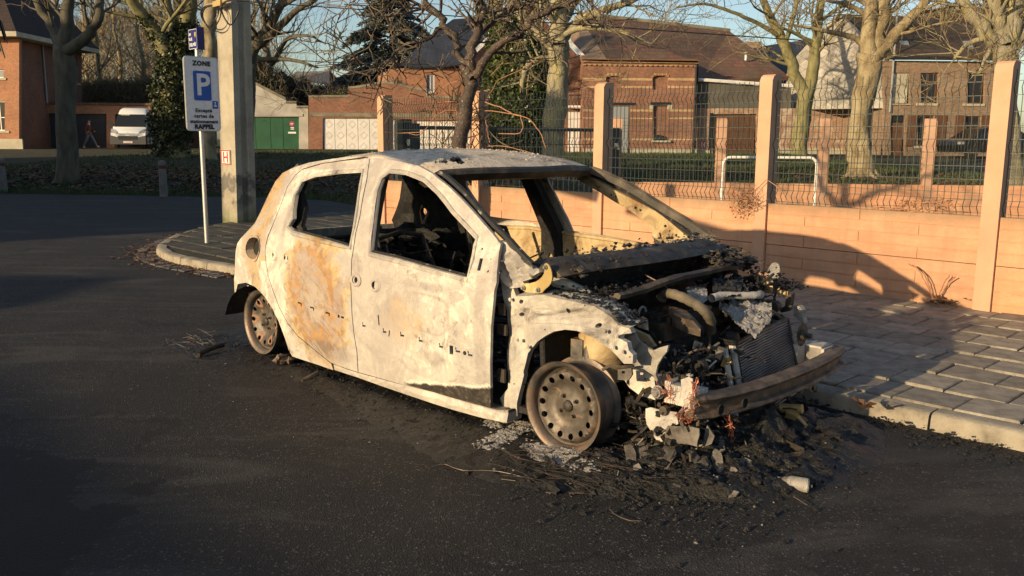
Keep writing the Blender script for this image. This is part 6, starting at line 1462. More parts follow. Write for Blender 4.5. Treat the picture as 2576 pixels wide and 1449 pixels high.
for r_ in ((-.11, -.06, -.14, .14), (.06, .11, -.14, .14), (-.06, .06, -.03, .03)): mb.prism([(a+r_[0], z+r_[2]), (a+r_[1], z+r_[2]), (a+r_[1], z+r_[3]), (a+r_[0], z+r_[3])], lambda p, q_: fx.to(p, q_, -.036), lambda p, q_: fx.to(p, q_, -.031))
T.part('lettering', mb, M['white_paint'], parent=s_)
building_back(T, fx, .4, fx.at(1800, 274)[1], 4, M['brick_brown'])
# slate roof behind
T = Thing('slate_roof_house', 'low house with dark blue slate roof seen between barn and diamond-clad gable', 'house', (*Q(1960, 345, 62)[:2], .5), 'uv')
roofplane(T, [(1895, 120, 66), (1950, 111, 67), (2040, 98, 68), (2040, 200, 60), (1960, 205, 60)], M['tile_slate']); mb = MB(); a_, b_ = Q(1960, 205, 60.2), Q(2060, 200, 60.2); mb.box(a_[0], b_[0], 60.2, 66, .4, a_[2]); T.part('wall', mb, M['brick_shaded'])

# I: brown brick house with the diamond slate gable
T = Thing('brown_brick_house', 'brown brick house with shuttered windows, mossy roof and diamond-slate clad gable', 'house', (*Q(2300, 398, 46)[:2], .55), 'uv')
fi = Fc(2225, 46, 2502, 46.5)
hw = [fi.rect(2245, 2289, 183, 260), fi.rect(2317, 2361, 183, 260), fi.rect(2434, 2478, 184, 261), fi.rect(2241, 2277, 290, 397), fi.rect(2309, 2350, 290, 367), fi.rect(2430, 2468, 292, 368)]
fi.wall(T, 'wall', fi.poly([(2225, 152), (2502, 155), (2502, 405), (2225, 402)]), hw, M['brick_brown'])
fi.pslab(T, 'window_blind', 2246, 2288, 184, 259, .08, .12, M['stone'], label='window blanked with a cream board')
for a in ((2317, 2361, 183, 260), (2434, 2478, 184, 261)): fi.window(T, *a, M['wood_brown'], M['glass_dark'], 2, sill=M['stone'], transom=.28)
fi.pslab(T, 'sill', 2240, 2294, 261, 264, -.08, .05, M['stone'])
for a in ((2309, 2350, 290, 367), (2430, 2468, 292, 368)): fi.window(T, *a, M['wood_brown'], M['glass_dark'], 2, sill=M['stone'], transom=.3)
(a0, z1), (a1, _), (_, zb_), _2 = fi.rect(2320, 2352, 200, 258); fi.slab(T, 'curtain', a1-.35, a1-.2, zb_, z1, .13, .135, M['curtain'])
for x0, x1 in ((2284, 2307), (2352, 2381), (2404, 2428), (2470, 2494)):
    sh_ = fi.pslab(T, 'shutter', x0, x1, 290, 368, -.06, -.01, M['wood_brown'])
d = fi.pslab(T, 'door', 2242, 2276, 308, 396, .12, .17, M['wood_brown'], label='reddish brown front door'); fi.pslab(T, 'fanlight', 2243, 2275, 291, 306, .12, .15, M['glass_dark']); fi.pslab(T, 'step', 2238, 2281, 397, 402, -.3, .1, M['stone'])
fi.pslab(T, 'gutter', 2236, 2506, 142, 153, -.35, .0, M['soot'])
roofplane(T, [(2108, 35, 50.5), (2290, 41, 51), (2434, 51, 52), (2520, 100, 49), (2565, 140, 46), (2236, 140, 45.8), (2186, 108, 47.5)], M['tile_brown'], .2)
for px in (2276, 2435):
    q = Q(px, 112, 47.3); mb = MB().obox(q, (.42, .06, .5), (-.75, 0, 0)); s_ = T.part('skylight', mb, M['glass_blue'])
fg_ = Fc(1977, 52.0, 2226, 45.9)
fg_.wall(T, 'gable_wall', fg_.poly([(1977, 190), (1999, 147), (2056, 83), (2106, 36), (2112, 36), (2186, 108), (2228, 150), (2228, 272), (1977, 276)]), [], M['diamond'], .25)
a0, z0_ = fi.at(2233, 130); T.part('chimney_pipe', MB().tube([fi.to(a0+.3, z0_-3, -.1), fi.to(a0+.3, z0_+2.6, -.1)], .05, 6), M['grey_door'])
building_back(T, fi, .4, fi.at(2300, 155)[1], 5, M['brick_brown'])
# far houses over the hedge
T = Thing('distant_house', 'small distant grey-roofed house with chimney seen over the hedge', 'house', (*Q(837, 345, 120)[:2], 1), 'uv')
p = [Q(806, 200, 121), Q(837, 181, 121), Q(862, 203, 121)]; mb = MB(); mb.v = [(p[0][0]-4, 121, p[0][2]), (p[1][0]-5, 121, p[1][2]), (p[1][0], 119, p[1][2]), (p[0][0]+2, 117, p[0][2]-1)]; mb.f = [(0, 1, 2, 3)]; T.part('roof', mb, M['tile_slate'])
mb = MB(); mb.v = [(p[0][0]+2, 117, p[0][2]-1), (p[1][0], 119, p[1][2]), (p[2][0], 119, p[2][2]), (p[2][0], 119, 0), (p[0][0]+2, 117, 0)]; mb.f = [(0, 1, 2, 3, 4)]; T.part('wall', mb, M['brick_shaded'])
a_, b_ = Q(818, 190, 120), Q(829, 174, 120); T.part('chimney', MB().box(a_[0], b_[0], 119.8, 121, a_[2]-1, b_[2]), M['brick_brown'])
T = Thing('distant_house', 'distant pale grey roof left of the big conifer', 'house', (*Q(885, 345, 110)[:2], 1), 'uv')
mb = MB(); mb.v = [Q(850, 214, 108), Q(880, 189, 112), Q(935, 190, 112), Q(935, 214, 108), Q(850, 300, 108), Q(935, 300, 108)]; mb.f = [(0, 1, 2, 3)]; T.part('roof', mb, M['render_grey']); mb = MB(); mb.v = [Q(851, 214, 108.1), Q(935, 214, 108.1), Q(935, 300, 108.1), Q(851, 300, 108.1)]; mb.f = [(0, 1, 2, 3)]; T.part('wall', mb, M['render_dark'])
single('overhead_wire', MB().tube([Q(600, 140, 56), Q(700, 149, 56), Q(800, 155, 56), Q(900, 159, 56), Q(1080, 162, 56)], .028, 5), M['black'], 'black overhead cable sagging across the sky towards the conifer', 'wire', frame='uv', org=Q(600, 140, 56))

# ---------------- unseen blocks behind the photographer, added and sized to cast the road's long shade
T = Thing('shade_garage_row', 'low flat garages across the street behind the photographer', 'garage', (0, -13, 0))
T.part('wall', MB().box(-8.3, 9, -17, -11, 0, 2.84), M['brick_brown'])
T.part('gable', MB().prism([(-11.15, 0), (-11.15, 3.05), (-10.05, 3.3), (-8.95, 3.05), (-8.95, 0)], lambda a, b: (a, -11, b), lambda a, b: (a, -17, b)), M['brick_brown'])
T = Thing('shade_house', 'two storey brick house across the street behind the photographer', 'house', (-30, -13, 0))
T.part('wall', MB().box(-45, -14.9, -20, -11, 0, 8.3), M['brick_brown']); T.part('parapet', MB().box(-45.05, -14.85, -20.05, -10.95, 8.302, 8.7), M['stone'])
# ================================================================ TREES
def limb_path(pts, n=4, jit=.03, rnd=RND):
    S = []; V_ = [Vector(p) for p in pts]
    for i in range(len(V_)-1):
        p0, p1, p2, p3 = V_[max(0, i-1)], V_[i], V_[i+1], V_[min(len(V_)-1, i+2)]
        for k in range(n):
            t = k/n; q = .5*((2*p1)+(-p0+p2)*t+(2*p0-5*p1+4*p2-p3)*t*t+(-p0+3*p1-3*p2+p3)*t**3); S.append(q+Vector((rnd.gauss(0, jit), rnd.gauss(0, jit), 0)))
    S.append(V_[-1]); return S
def grow(mb, tips, p, d, L, r, lvl, rnd, droop=0, maxl=3, spread=.7, up=.25, kids=(5, 5, 4), nseg=(6, 5, 4, 3)):
    k = nseg[min(lvl, 3)]; pts = [Vector(p)]; d = Vector(d).normalized(); rad = [r]
    for i in range(k):
        d = (d+Vector((rnd.gauss(0, .16), rnd.gauss(0, .16), rnd.gauss(0, .12)+up*.25-droop*lvl*.12))).normalized(); pts.append(pts[-1]+d*L/k); rad.append(max(r*(1-.78*(i+1)/k), .006))
    (tips if lvl >= 2 else mb).tube(pts, rad, (6, 5, 3, 3)[min(lvl, 3)], cap=False)
    if lvl >= maxl: return
    for j in range(kids[min(lvl, 2)]):
        t = rnd.uniform(.25, 1); i = min(k-1, int(t*k)); q = pts[i]+(pts[i+1]-pts[i])*(t*k-i); a = d.orthogonal().normalized(); a.rotate(Matrix.Rotation(rnd.random()*6.28, 3, d))
        grow(mb, tips, q, (d*(1-spread*.5)+a*spread*rnd.uniform(.6, 1.2)+Vector((0, 0, up))), L*rnd.uniform(.42, .68), max(rad[i]*.6, .007), lvl+1, rnd, droop, maxl, spread, up, kids, nseg)
def leafcloud(n, fn, size, rnd=RND):
    mb = MB()
    for _ in range(n):
        p = fn(rnd)
        if p is None: continue
        s = size*rnd.uniform(.6, 1.3); a = Vector((rnd.gauss(0, 1), rnd.gauss(0, 1), rnd.gauss(0, 1))).normalized(); b = a.orthogonal().normalized()*s; c_ = a.cross(b).normalized()*s*.8
        P = Vector(p); mb.add([tuple(P-b*.5), tuple(P-c_*.45), tuple(P+b*.5), tuple(P+c_*.45)], [(0, 1, 2, 3)])
    return mb
def tree(label, base, trunk, limbs, barkm, twigm, seed, twigs=12, L=2.2, group=None, name='bare_tree', droop=0, maxl=3, kids=(5, 5, 4), up=.25, ivy=None, spread=.7, frac0=.25):
    """trunk: [(px,py,v,r)], limbs: lists of the same; twigs grown along the limbs"""
    rnd = random.Random(seed); T = Thing(name, label, 'tree', (base[0], base[1], gz(base[0], base[1]) if base[2] is None else base[2]), 'uv', group=group)
    tr = [Q(a, b, v) for a, b, v, r in trunk]; mb = MB(); tr = [(base[0], base[1], T.org[2]-.2)]+tr; rr = [trunk[0][3]*1.25]+[r for *_, r in trunk]
    S = limb_path(tr, 4, .012, rnd); R_ = [float(np.interp(i/(len(S)-1)*(len(tr)-1), range(len(tr)), rr)) for i in range(len(S))]; R_[0] *= 1.35; R_[1] *= 1.12
    mb.tube(S, R_, 18)
    for i, q in enumerate(mb.v): 
        k = noise.noise(Vector((q[0]*2.5, q[1]*2.5, q[2]*1.2)))*.17*max(R_)+noise.noise(Vector((q[0]*9, q[1]*9, q[2]*4)))*.10*max(R_); c = S[min(len(S)-1, i//18)]; d = Vector(q)-c; d = d.normalized() if d.length > 1e-6 else d; mb.v[i] = tuple(Vector(q)+d*k)
    T.part('trunk', mb, barkm, smooth='all'); lm, tw = MB(), MB()
    for l in limbs:
        P = [Q(a, b, v) for a, b, v, r in l]; S = limb_path(P, 4, .03, rnd); R_ = [float(np.interp(i/(len(S)-1)*(len(l)-1), range(len(l)), [x[3] for x in l])) for i in range(len(S))]
        lm.tube(S, R_, 10, cap=False)
        for _ in range(twigs):
            i = rnd.randrange(int(len(S)*frac0), len(S)); d = (S[min(i+1, len(S)-1)]-S[i-1]).normalized(); a = d.orthogonal().normalized(); a.rotate(Matrix.Rotation(rnd.random()*6.28, 3, d))
            grow(lm, tw, S[i], d*.4+a*rnd.uniform(.6, 1)+Vector((0, 0, up)), L*rnd.uniform(.6, 1.2), max(R_[i]*.35, .015), 1, rnd, droop, maxl, spread, up, kids)
    if lm.v: T.part('limbs', lm, barkm, smooth='all')
    if tw.v: o = T.part('crown', tw, twigm); o['kind'] = 'stuff'
    if ivy: T.part('ivy', ivy, M['ivy_dark'] if seed == 5 else M['ivy'])['kind'] = 'stuff'
    return T
def bp(px, py, v): q = Q(px, py, v); return (q[0], q[1], None)
# left street tree
tree('grey trunked bare tree forking above the roofline, left of the walking person', bp(165, 465, 23.5), [(168, 440, 23.5, .30), (166, 300, 23.5, .27), (163, 180, 23.5, .25), (158, 120, 23.5, .25)],
     [[(158, 130, 23.5, .22), (168, 60, 23.5, .17), (175, -20, 23.5, .14), (180, -160, 23.5, .10), (190, -300, 23.5, .06)], [(165, 135, 23.5, .17), (205, 100, 23.2, .15), (240, 60, 23, .12), (252, 0, 23, .11), (270, -120, 23, .07), (330, -260, 23, .04)], [(160, 130, 23.5, .16), (135, 80, 23.8, .12), (95, 10, 24, .10), (50, -100, 24, .07), (-20, -240, 24, .03)]], M['bark_grey'], M['twig_dark'], 3, twigs=9, L=2.0, droop=.3)
# ivy clad tree by the van
def ivyfn(path, rad, v0_):
    def f(rnd):
        t = rnd.random()*(len(path)-1); i = min(len(path)-2, int(t)); k = t-i
        a, b = path[i], path[i+1]; c = [a[j]*(1-k)+b[j]*k for j in range(3)]; r = (rad[i]*(1-k)+rad[i+1]*k)*(.75+.35*abs(noise.noise(Vector((c[0]*2, c[2]*1.5, rnd.random()*.5))))+rnd.uniform(-.15, .25)); q = rnd.random()*6.28
        return (c[0]+r*math.cos(q), c[1]+r*math.sin(q), c[2]+rnd.uniform(-.2, .2))
    return f
pv = [Q(432, 400, 40), Q(430, 300, 40), Q(432, 220, 40), Q(445, 150, 40), Q(470, 60, 40)]
iv = leafcloud(9000, ivyfn(pv, [.75, .85, .85, .75, .5], 40), .16)
iv2 = leafcloud(2500, ivyfn([Q(440, 160, 40), Q(395, 90, 39.5), Q(350, 30, 39)], [.5, .35, .2], 40), .14); iv.add(iv2.v, iv2.f)
tree('big leaning tree wrapped in green ivy beside the white van', bp(440, 398, 40), [(438, 380, 40, .60), (432, 280, 40, .55), (438, 200, 40, .5), (448, 150, 40, .5)],
     [[(445, 170, 40, .40), (400, 95, 39.5, .32), (350, 30, 39, .26), (310, -40, 38.5, .2), (260, -200, 38, .1)], [(448, 160, 40, .42), (470, 70, 40, .36), (480, -10, 40, .30), (490, -200, 40, .15)], [(440, 120, 40, .2), (430, 40, 40.5, .16), (410, -40, 41, .12)]], M['bark_green'], M['twig_dark'], 5, twigs=9, L=3.2, ivy=iv)
# lichen-green trunk behind the concrete pole
tree('yellow-green mottled trunk right behind the concrete pole', bp(525, 396, 38), [(524, 380, 38, .30), (526, 250, 38, .28), (522, 190, 38, .33), (530, 140, 38, .27), (524, 80, 38, .32), (533, 30, 38, .30), (532, -60, 38, .27)],
     [[(532, -50, 38, .2), (520, -150, 38, .15), (480, -300, 38, .06)], [(532, -50, 38, .2), (580, -140, 38, .14), (640, -280, 38, .06)]], M['bark_plane'], M['twig'], 8, twigs=8, L=3)
# dark tree right of the pole, spreading twigs over the sky gap
dk = leafcloud(10, lambda r: (lambda q: (q[0]+r.gauss(0, .9), 44+r.gauss(0, 1), q[2]+r.gauss(0, .75)))(Q(r.choice([632, 640, 650, 662]), r.uniform(120, 215), 44)), .16)
tree('dark spreading bare tree right of the concrete pole behind the grey garage', bp(612, 396, 44), [(612, 380, 44, .5), (616, 250, 44, .45), (622, 160, 44, .42)],
     [[(622, 165, 44, .36), (645, 110, 44, .30), (680, 60, 43.5, .24), (705, 10, 43, .20), (740, -80, 43, .12)], [(640, 120, 44, .22), (690, 80, 43, .18), (740, 30, 42, .14), (790, 0, 41, .10), (850, -40, 40, .06)], [(660, 110, 44, .16), (685, 160, 43, .13), (720, 100, 42, .10), (775, 90, 41, .06), (820, 110, 41, .03)], [(625, 160, 44, .3), (610, 60, 44, .25), (625, -40, 44, .2)], [(650, 150, 43, .14), (730, 150, 42, .09), (800, 170, 41, .04)], [(700, 20, 43, .12), (780, -20, 42, .10), (870, -30, 41, .07), (940, 20, 40, .03)]], M['bark_grey'], M['twig_dark'], 11, twigs=6, L=2.6, spread=.8)
# burnt young tree on the pavement
B0 = PW(1158, 500, 1, 6.72); bu, bv = w2uv(B0[0], 6.72)
def z_(d): return bv+d
tree('young street tree scorched black and flecked white, just behind the car roof', (bu, bv, .1), [(1152, 420, z_(0), .084), (1160, 330, z_(0), .077), (1172, 260, z_(0), .074), (1184, 205, z_(0), .080)],
     [[(1184, 210, z_(0), .060), (1165, 170, z_(.1), .050), (1150, 120, z_(.2), .046), (1118, 60, z_(.3), .042), (1090, 20, z_(.4), .036), (1040, -40, z_(.5), .028), (950, -120, z_(.5), .012)],
      [(1184, 215, z_(0), .070), (1190, 150, z_(0), .062), (1196, 90, z_(0), .055), (1206, 20, z_(0), .050), (1215, -60, z_(0), .045), (1230, -200, z_(0), .02)],
      [(1186, 200, z_(0), .055), (1210, 160, z_(-.1), .050), (1260, 110, z_(-.2), .044), (1310, 80, z_(-.3), .040), (1360, 40, z_(-.4), .034), (1440, 0, z_(-.5), .024), (1560, -30, z_(-.6), .012)],
      [(1118, 70, z_(.3), .026), (1070, 95, z_(.4), .020), (1000, 130, z_(.5), .014), (930, 190, z_(.5), .006)],
      [(1196, 110, z_(0), .030), (1230, 60, z_(.2), .026), (1290, 20, z_(.3), .022), (1350, -30, z_(.3), .018)], [(1110, 50, z_(.3), .028), (1050, 10, z_(.5), .02), (960, -20, z_(.6), .012)]],
     M['burnt_bark'], M['twig_dark'], 21, twigs=11, L=.75, spread=.8, up=.1, kids=(5, 4, 3), name='burnt_tree')
# ivy pillar tree
pv = [Q(1305, 400, 28), Q(1300, 300, 28), Q(1300, 220, 28), Q(1300, 150, 28), Q(1290, 90, 28), Q(1285, 55, 28)]
iv = leafcloud(17000, ivyfn(pv, [.85, .95, 1.0, .95, .70, .35], 28), .12)
iv2 = leafcloud(1500, ivyfn([Q(1300, 110, 28), Q(1250, 60, 28), Q(1210, 20, 28)], [.5, .4, .2], 28), .11); iv.add(iv2.v, iv2.f)
tree('tree trunk smothered in thick glossy ivy between the two nearest fence bays', bp(1305, 400, 28), [(1305, 380, 28, .35), (1300, 250, 28, .32), (1300, 100, 28, .25)], [[(1300, 110, 28, .16), (1340, 40, 28, .12), (1380, -60, 28, .08)], [(1300, 105, 28, .16), (1260, 30, 28, .12), (1240, -60, 28, .07)]], M['bark_green'], M['twig'], 31, twigs=7, L=1.8, ivy=iv)
# pale lichen tree
tree('pale straight trunk with yellow lichen behind the black gate bar', bp(1385, 470, 22), [(1388, 440, 22, .30), (1392, 330, 22, .27), (1400, 220, 22, .245), (1404, 150, 22, .26), (1405, 110, 22, .27)],
     [[(1405, 120, 22, .23), (1408, 50, 22, .21), (1415, -30, 22, .19), (1420, -200, 22, .1)], [(1398, 125, 22, .15), (1365, 90, 22, .13), (1325, 50, 22, .12), (1290, 15, 22, .10), (1250, -60, 22, .06)], [(1412, 100, 22, .14), (1445, 60, 22, .12), (1500, 30, 21.5, .10), (1580, 5, 21, .07), (1680, -40, 21, .04)],
      [(1395, 150, 22, .09), (1350, 150, 22, .08), (1320, 175, 22, .07), (1312, 235, 22, .05)], [(1412, 90, 22, .09), (1470, 70, 21.5, .07), (1560, 80, 21, .05), (1640, 110, 21, .02)]], M['bark_yellow'], M['twig'], 41, twigs=11, L=1.6, spread=.8)
# twin-stemmed tree before the diamond gable
tree('twin-stemmed green-grey tree in front of the diamond-slate gable', bp(2010, 388, 44), [(2012, 375, 44, .42), (2018, 300, 44, .38), (2028, 225, 44, .40)],
     [[(2022, 235, 44, .32), (1998, 180, 44, .28), (1978, 125, 44, .27), (1955, 75, 44, .22), (1925, 20, 44, .18), (1895, -60, 44, .12)], [(2034, 235, 44, .32), (2046, 160, 44, .28), (2056, 90, 44, .24), (2062, 20, 44, .2), (2070, -100, 44, .12)], [(1965, 95, 44, .12), (1910, 60, 43.5, .10), (1840, 30, 43, .08), (1770, 10, 42.5, .06), (1700, 20, 42, .03)], [(1975, 110, 44, .13), (1990, 60, 43.5, .10), (2010, -20, 43, .08)], [(2052, 110, 44, .12), (1990, 80, 43.5, .08), (1930, 50, 43, .04)], [(2055, 60, 44, .1), (2110, 20, 44, .08), (2180, -20, 44, .05)]], M['bark_green'], M['twig'], 51, twigs=9, L=3.0, spread=.8, droop=.3)
# big plane tree
tree('large mottled plane tree with flared roots on the lawn beyond the yard', bp(2168, 445, 24), [(2168, 425, 24, .37), (2164, 380, 24, .30), (2166, 300, 24, .26), (2178, 200, 24, .27), (2190, 140, 24, .29)],
     [[(2186, 150, 24, .24), (2186, 90, 24, .2), (2190, 20, 24, .17), (2190, -80, 24, .1)], [(2194, 150, 24, .22), (2210, 90, 24, .19), (2222, 20, 24, .17), (2235, -80, 24, .1)], [(2200, 140, 24, .2), (2240, 100, 24, .16), (2290, 45, 24, .14), (2345, -10, 24, .11), (2420, -90, 24, .06)], [(2180, 110, 24, .09), (2130, 90, 24, .07), (2060, 75, 24, .05), (1980, 60, 24, .03)], [(2200, 60, 24, .08), (2150, 20, 24, .06), (2080, 0, 24, .04)]], M['bark_plane'], M['twig'], 61, twigs=5, L=1.8, spread=.8)
rt = MB()
for a in (-1.9, -1.3, -.8, -.2, 3.4, 4.0): q = Q(2168, 440, 24); rt.tube([(q[0]+.15*math.cos(a), 24+.15*math.sin(a), q[2]+.3), (q[0]+.38*math.cos(a), 24+.38*math.sin(a), q[2]+.02), (q[0]+.7*math.cos(a), 24+.7*math.sin(a), q[2]-.12)], [.12, .07, .02], 8)
single('tree_roots', rt, M['bark_plane'], 'spreading surface roots at the foot of the large plane tree', 'roots', frame='uv', org=Q(2168, 440, 24), smooth='all')
# right edge tree
tree('stout pale tree forking behind the right-hand fence post', bp(2540, 472, 19), [(2540, 450, 19, .24), (2536, 330, 19, .20), (2528, 200, 19, .21), (2525, 120, 19, .24)],
     [[(2515, 125, 19, .17), (2480, 80, 19, .15), (2445, 35, 19, .13), (2410, -10, 19, .11), (2350, -80, 19, .06)], [(2522, 110, 19, .17), (2512, 50, 19, .15), (2500, -20, 19, .13), (2490, -120, 19, .08)], [(2534, 110, 19, .18), (2548, 40, 19, .17), (2556, -30, 19, .15)], [(2548, 120, 19, .13), (2585, 60, 19, .11), (2640, -10, 19, .08)], [(2490, 90, 19, .07), (2440, 110, 19, .05), (2400, 150, 18.8, .03)], [(2500, 110, 19, .06), (2470, 170, 18.9, .04), (2445, 190, 18.9, .02)]], M['bark_yellow'], M['twig'], 71, twigs=6, L=1.3, spread=.8)
# thicket of bare trees behind the garage wing: two models, copied
def forest_tree(seed, label):
    rnd = random.Random(seed); T = Thing('woodland_tree', label, 'tree', (0, 0, 0), 'w', group='bare trees behind the garage wing'); lm, tw = MB(), MB()
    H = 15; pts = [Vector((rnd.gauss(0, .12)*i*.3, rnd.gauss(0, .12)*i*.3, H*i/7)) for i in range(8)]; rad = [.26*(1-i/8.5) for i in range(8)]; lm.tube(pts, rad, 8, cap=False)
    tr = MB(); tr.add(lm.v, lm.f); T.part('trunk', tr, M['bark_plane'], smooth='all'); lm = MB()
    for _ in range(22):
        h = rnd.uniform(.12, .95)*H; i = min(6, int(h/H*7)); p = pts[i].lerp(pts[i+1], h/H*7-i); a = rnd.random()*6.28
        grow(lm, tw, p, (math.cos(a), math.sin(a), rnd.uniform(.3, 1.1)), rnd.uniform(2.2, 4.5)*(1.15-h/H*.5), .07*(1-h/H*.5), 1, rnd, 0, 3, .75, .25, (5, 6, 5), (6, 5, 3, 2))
    T.part('limbs', lm, M['twig_sunlit']); o = T.part('crown', tw, M['twig_sunlit']); o['kind'] = 'stuff'; return T.o
fr_ = [forest_tree(s, 'bare woodland tree rising behind the garage wing, one of a thicket') for s in (101, 202, 303)]
spots = [(-36, 76, 1.0), (-31.5, 72, 1.1), (-28.5, 78, 1.15), (-26, 70, .95), (-23.8, 75, 1.2), (-21.5, 71, 1.0), (-34, 84, 1.2), (-29.5, 88, 1.25), (-24.5, 86, 1.2), (-40, 80, 1.2), (-26.9, 73, 1.1), (-22.6, 82, 1.15), (-30.3, 66, .95), (-25.2, 65, .9), (-22.4, 66, .95), (-18.2, 68, .9), (-27.6, 67, 1.0), (-33, 68, 1.0)]
for i, (u, v, s) in enumerate(spots):
    o = fr_[i] if i < 3 else copy_tree(fr_[i % 3]); o.location = uvz2w(u, v, .4); o.rotation_euler = (0, 0, RND.random()*6.28); o.scale = (s*.9, s*.9, s)
# low brown scrub and hedge, treated as a mass
def scrubfn(x0, x1, ytop, ybot, v_):
    def f(r):
        px = r.uniform(x0, x1); yt = ytop(px)+14*noise.noise(Vector((px*.05, 0, 1))); py = yt+(ybot-yt)*r.random()**1.3
        q = Q(px, py, v_+r.uniform(-1.8, 1.8)); return q
    return f
def scrub(name, lab, x0, x1, ytop, ybot, v_, n, size, mat, n2, matw):
    rnd = random.Random(n); mb = leafcloud(n, scrubfn(x0, x1, ytop, ybot, v_), size, rnd); o = single(name, mb, mat, kind='stuff', frame='uv')
    mb = MB(); f = scrubfn(x0, x1, ytop, ybot, v_)
    for _ in range(n2):
        p = Vector(f(rnd)); d = Vector((rnd.gauss(0, .5), rnd.gauss(0, .5), rnd.uniform(.3, 1))).normalized()*rnd.uniform(.5, 1.6); mb.tube([p-d*.5, p+Vector((rnd.gauss(0, .08), 0, .05)), p+d*.5], [.022, .014, .006], 3, cap=False)
    single(name, mb, matw, kind='stuff', frame='uv')
scrub('scrub', '', 560, 880, lambda x: np.interp(x, [560, 640, 700, 760, 800, 830, 850, 880], [150, 165, 185, 205, 218, 225, 232, 240]), 275, 67, 11000, .20, M['hedge'], 3500, M['twig_dark'])
scrub('scrub', '', 200, 480, lambda x: np.interp(x, [200, 480], [215, 200]), 262, 66, 1500, .16, M['hedge'], 5000, M['twig'])
scrub('far_treetops', '', 195, 490, lambda x: np.interp(x, [195, 300, 490], [60, 20, 40]), 250, 82, 200, .16, M['hedge'], 8000, M['twig_sunlit'])
scrub('scrub', '', 600, 720, lambda x: np.interp(x, [600, 660, 720], [120, 150, 215]), 265, 64, 9000, .18, M['conifer_dark'], 900, M['twig_dark'])
scrub('scrub', '', 820, 1010, lambda x: np.interp(x, [820, 900, 1010], [236, 222, 205]), 245, 66, 2500, .16, M['ivy'], 300, M['twig_dark'])
# scrub and canopy behind the right hand roofs
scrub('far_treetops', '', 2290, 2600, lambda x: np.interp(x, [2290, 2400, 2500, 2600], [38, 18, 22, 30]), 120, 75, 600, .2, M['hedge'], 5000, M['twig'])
# big conifer
def conifer(px, v, ztop, R0, seed):
    rnd = random.Random(seed); u = Q(px, 300, v)[0]; T = Thing('conifer', 'tall dark blue-green conifer standing behind the curved brick garages', 'tree', (u, v, .5), 'uv')
    T.part('trunk', MB().tube([(u, v, 0), (u+.1, v, ztop)], [.35, .04], 8), M['bark_grey']); fo, br = MB(), MB(); z = 3.0
    while z < ztop-.3:
        t = (z-3)/(ztop-3); R_ = R0*(1-t)**.75*(.85+.3*rnd.random()); n = int(13-4*t)
        for k in range(n):
            a = rnd.random()*6.28; L = R_*rnd.uniform(.65, 1.15); P = []
            for i in range(6): s = i/5; P.append(Vector((u+L*s*math.cos(a), v+L*s*math.sin(a), z+.25*L*s-.42*L*s*s)))
            br.tube(P, [.05*(1-i/6)+.012 for i in range(6)], 4, cap=False)
            for _ in range(int(40*L)):
                s = rnd.uniform(.15, 1)**.7; i = min(4, int(s*5)); p = P[i].lerp(P[i+1], s*5-i); w_ = .45*(1.15-s); sd = rnd.uniform(-1, 1)*w_
                q = p+Vector((-math.sin(a)*sd, math.cos(a)*sd, -abs(sd)*.35-rnd.uniform(0, .22))); l = rnd.uniform(.18, .42); d = Vector((math.cos(a)+rnd.gauss(0, .5), math.sin(a)+rnd.gauss(0, .5), -.45+rnd.gauss(0, .25))).normalized()*l; n_ = d.orthogonal().normalized()*.075
                fo.add([tuple(q-n_), tuple(q+n_), tuple(q+d+n_*.4), tuple(q+d-n_*.4)], [(0, 1, 2, 3)])
        z += .34
    T.part('branches', br, M['bark_grey']); o = T.part('foliage', fo, M['conifer']); o['kind'] = 'stuff'
conifer(985, 76, Q(990, -70, 76)[2], 6.2, 9)
# orange creeper stems on the street fence
cv = Thing('creeper', 'bare orange creeper stems looping over the fence behind the car roof', 'plant', (-8, 6.95, 1.2))
c24 = (1400, 0, 2.07); c18 = (1800, 250, 3.22)
def W3(c, pts, Y): return [tuple(PW(*crop(c, p), 1, Y+RND.uniform(-.03, .03))) for p in pts]
vines = [(c24, [(240, 1075), (330, 1085), (450, 1080), (550, 1070), (600, 1010), (660, 940), (740, 900), (815, 900)], .0075), (c24, [(430, 1085), (490, 1100), (540, 1085), (580, 1040)], .006), (c24, [(780, 1235), (700, 1150), (655, 1050), (640, 950), (650, 850), (680, 760), (740, 690), (835, 660)], .007), (c24, [(660, 845), (720, 830), (820, 828)], .006),
         (c18, [(180, 335), (300, 340), (385, 350)], .011), (c18, [(210, 340), (250, 420), (340, 480), (450, 525), (570, 565), (700, 640), (810, 665)], .011), (c18, [(810, 665), (900, 700), (980, 780), (1050, 880), (1090, 980), (1120, 1080)], .009), (c18, [(270, 603), (430, 600), (600, 625), (720, 645), (810, 662)], .009), (c18, [(810, 665), (825, 780), (810, 860), (760, 890), (640, 890), (520, 888)], .009),
         (c18, [(360, 455), (440, 340), (500, 230), (620, 160), (760, 100), (900, 20), (1000, -60)], .006), (c18, [(250, 330), (290, 270), (390, 180), (490, 80), (580, -20)], .006), (c18, [(180, 590), (230, 510), (300, 465), (385, 460)], .008), (c18, [(350, 680), (375, 800), (390, 920), (410, 1000)], .008), (c18, [(380, 1050), (560, 1045), (760, 1085), (930, 1135), (1060, 1195)], .007), (c18, [(100, 900), (110, 980), (140, 1060), (155, 1120)], .009), (c18, [(130, 700), (150, 600), (180, 480), (200, 340)], .008), (c18, [(240, 330), (270, 560), (250, 780), (245, 900)], .006)]
for c, pts, r in vines: cv.part('stem', MB().tube(limb_path(W3(c, pts, 6.98), 3, .004), r*.62, 6), M['twig_orange'], smooth='all')
rnd = random.Random(4); tw = MB()
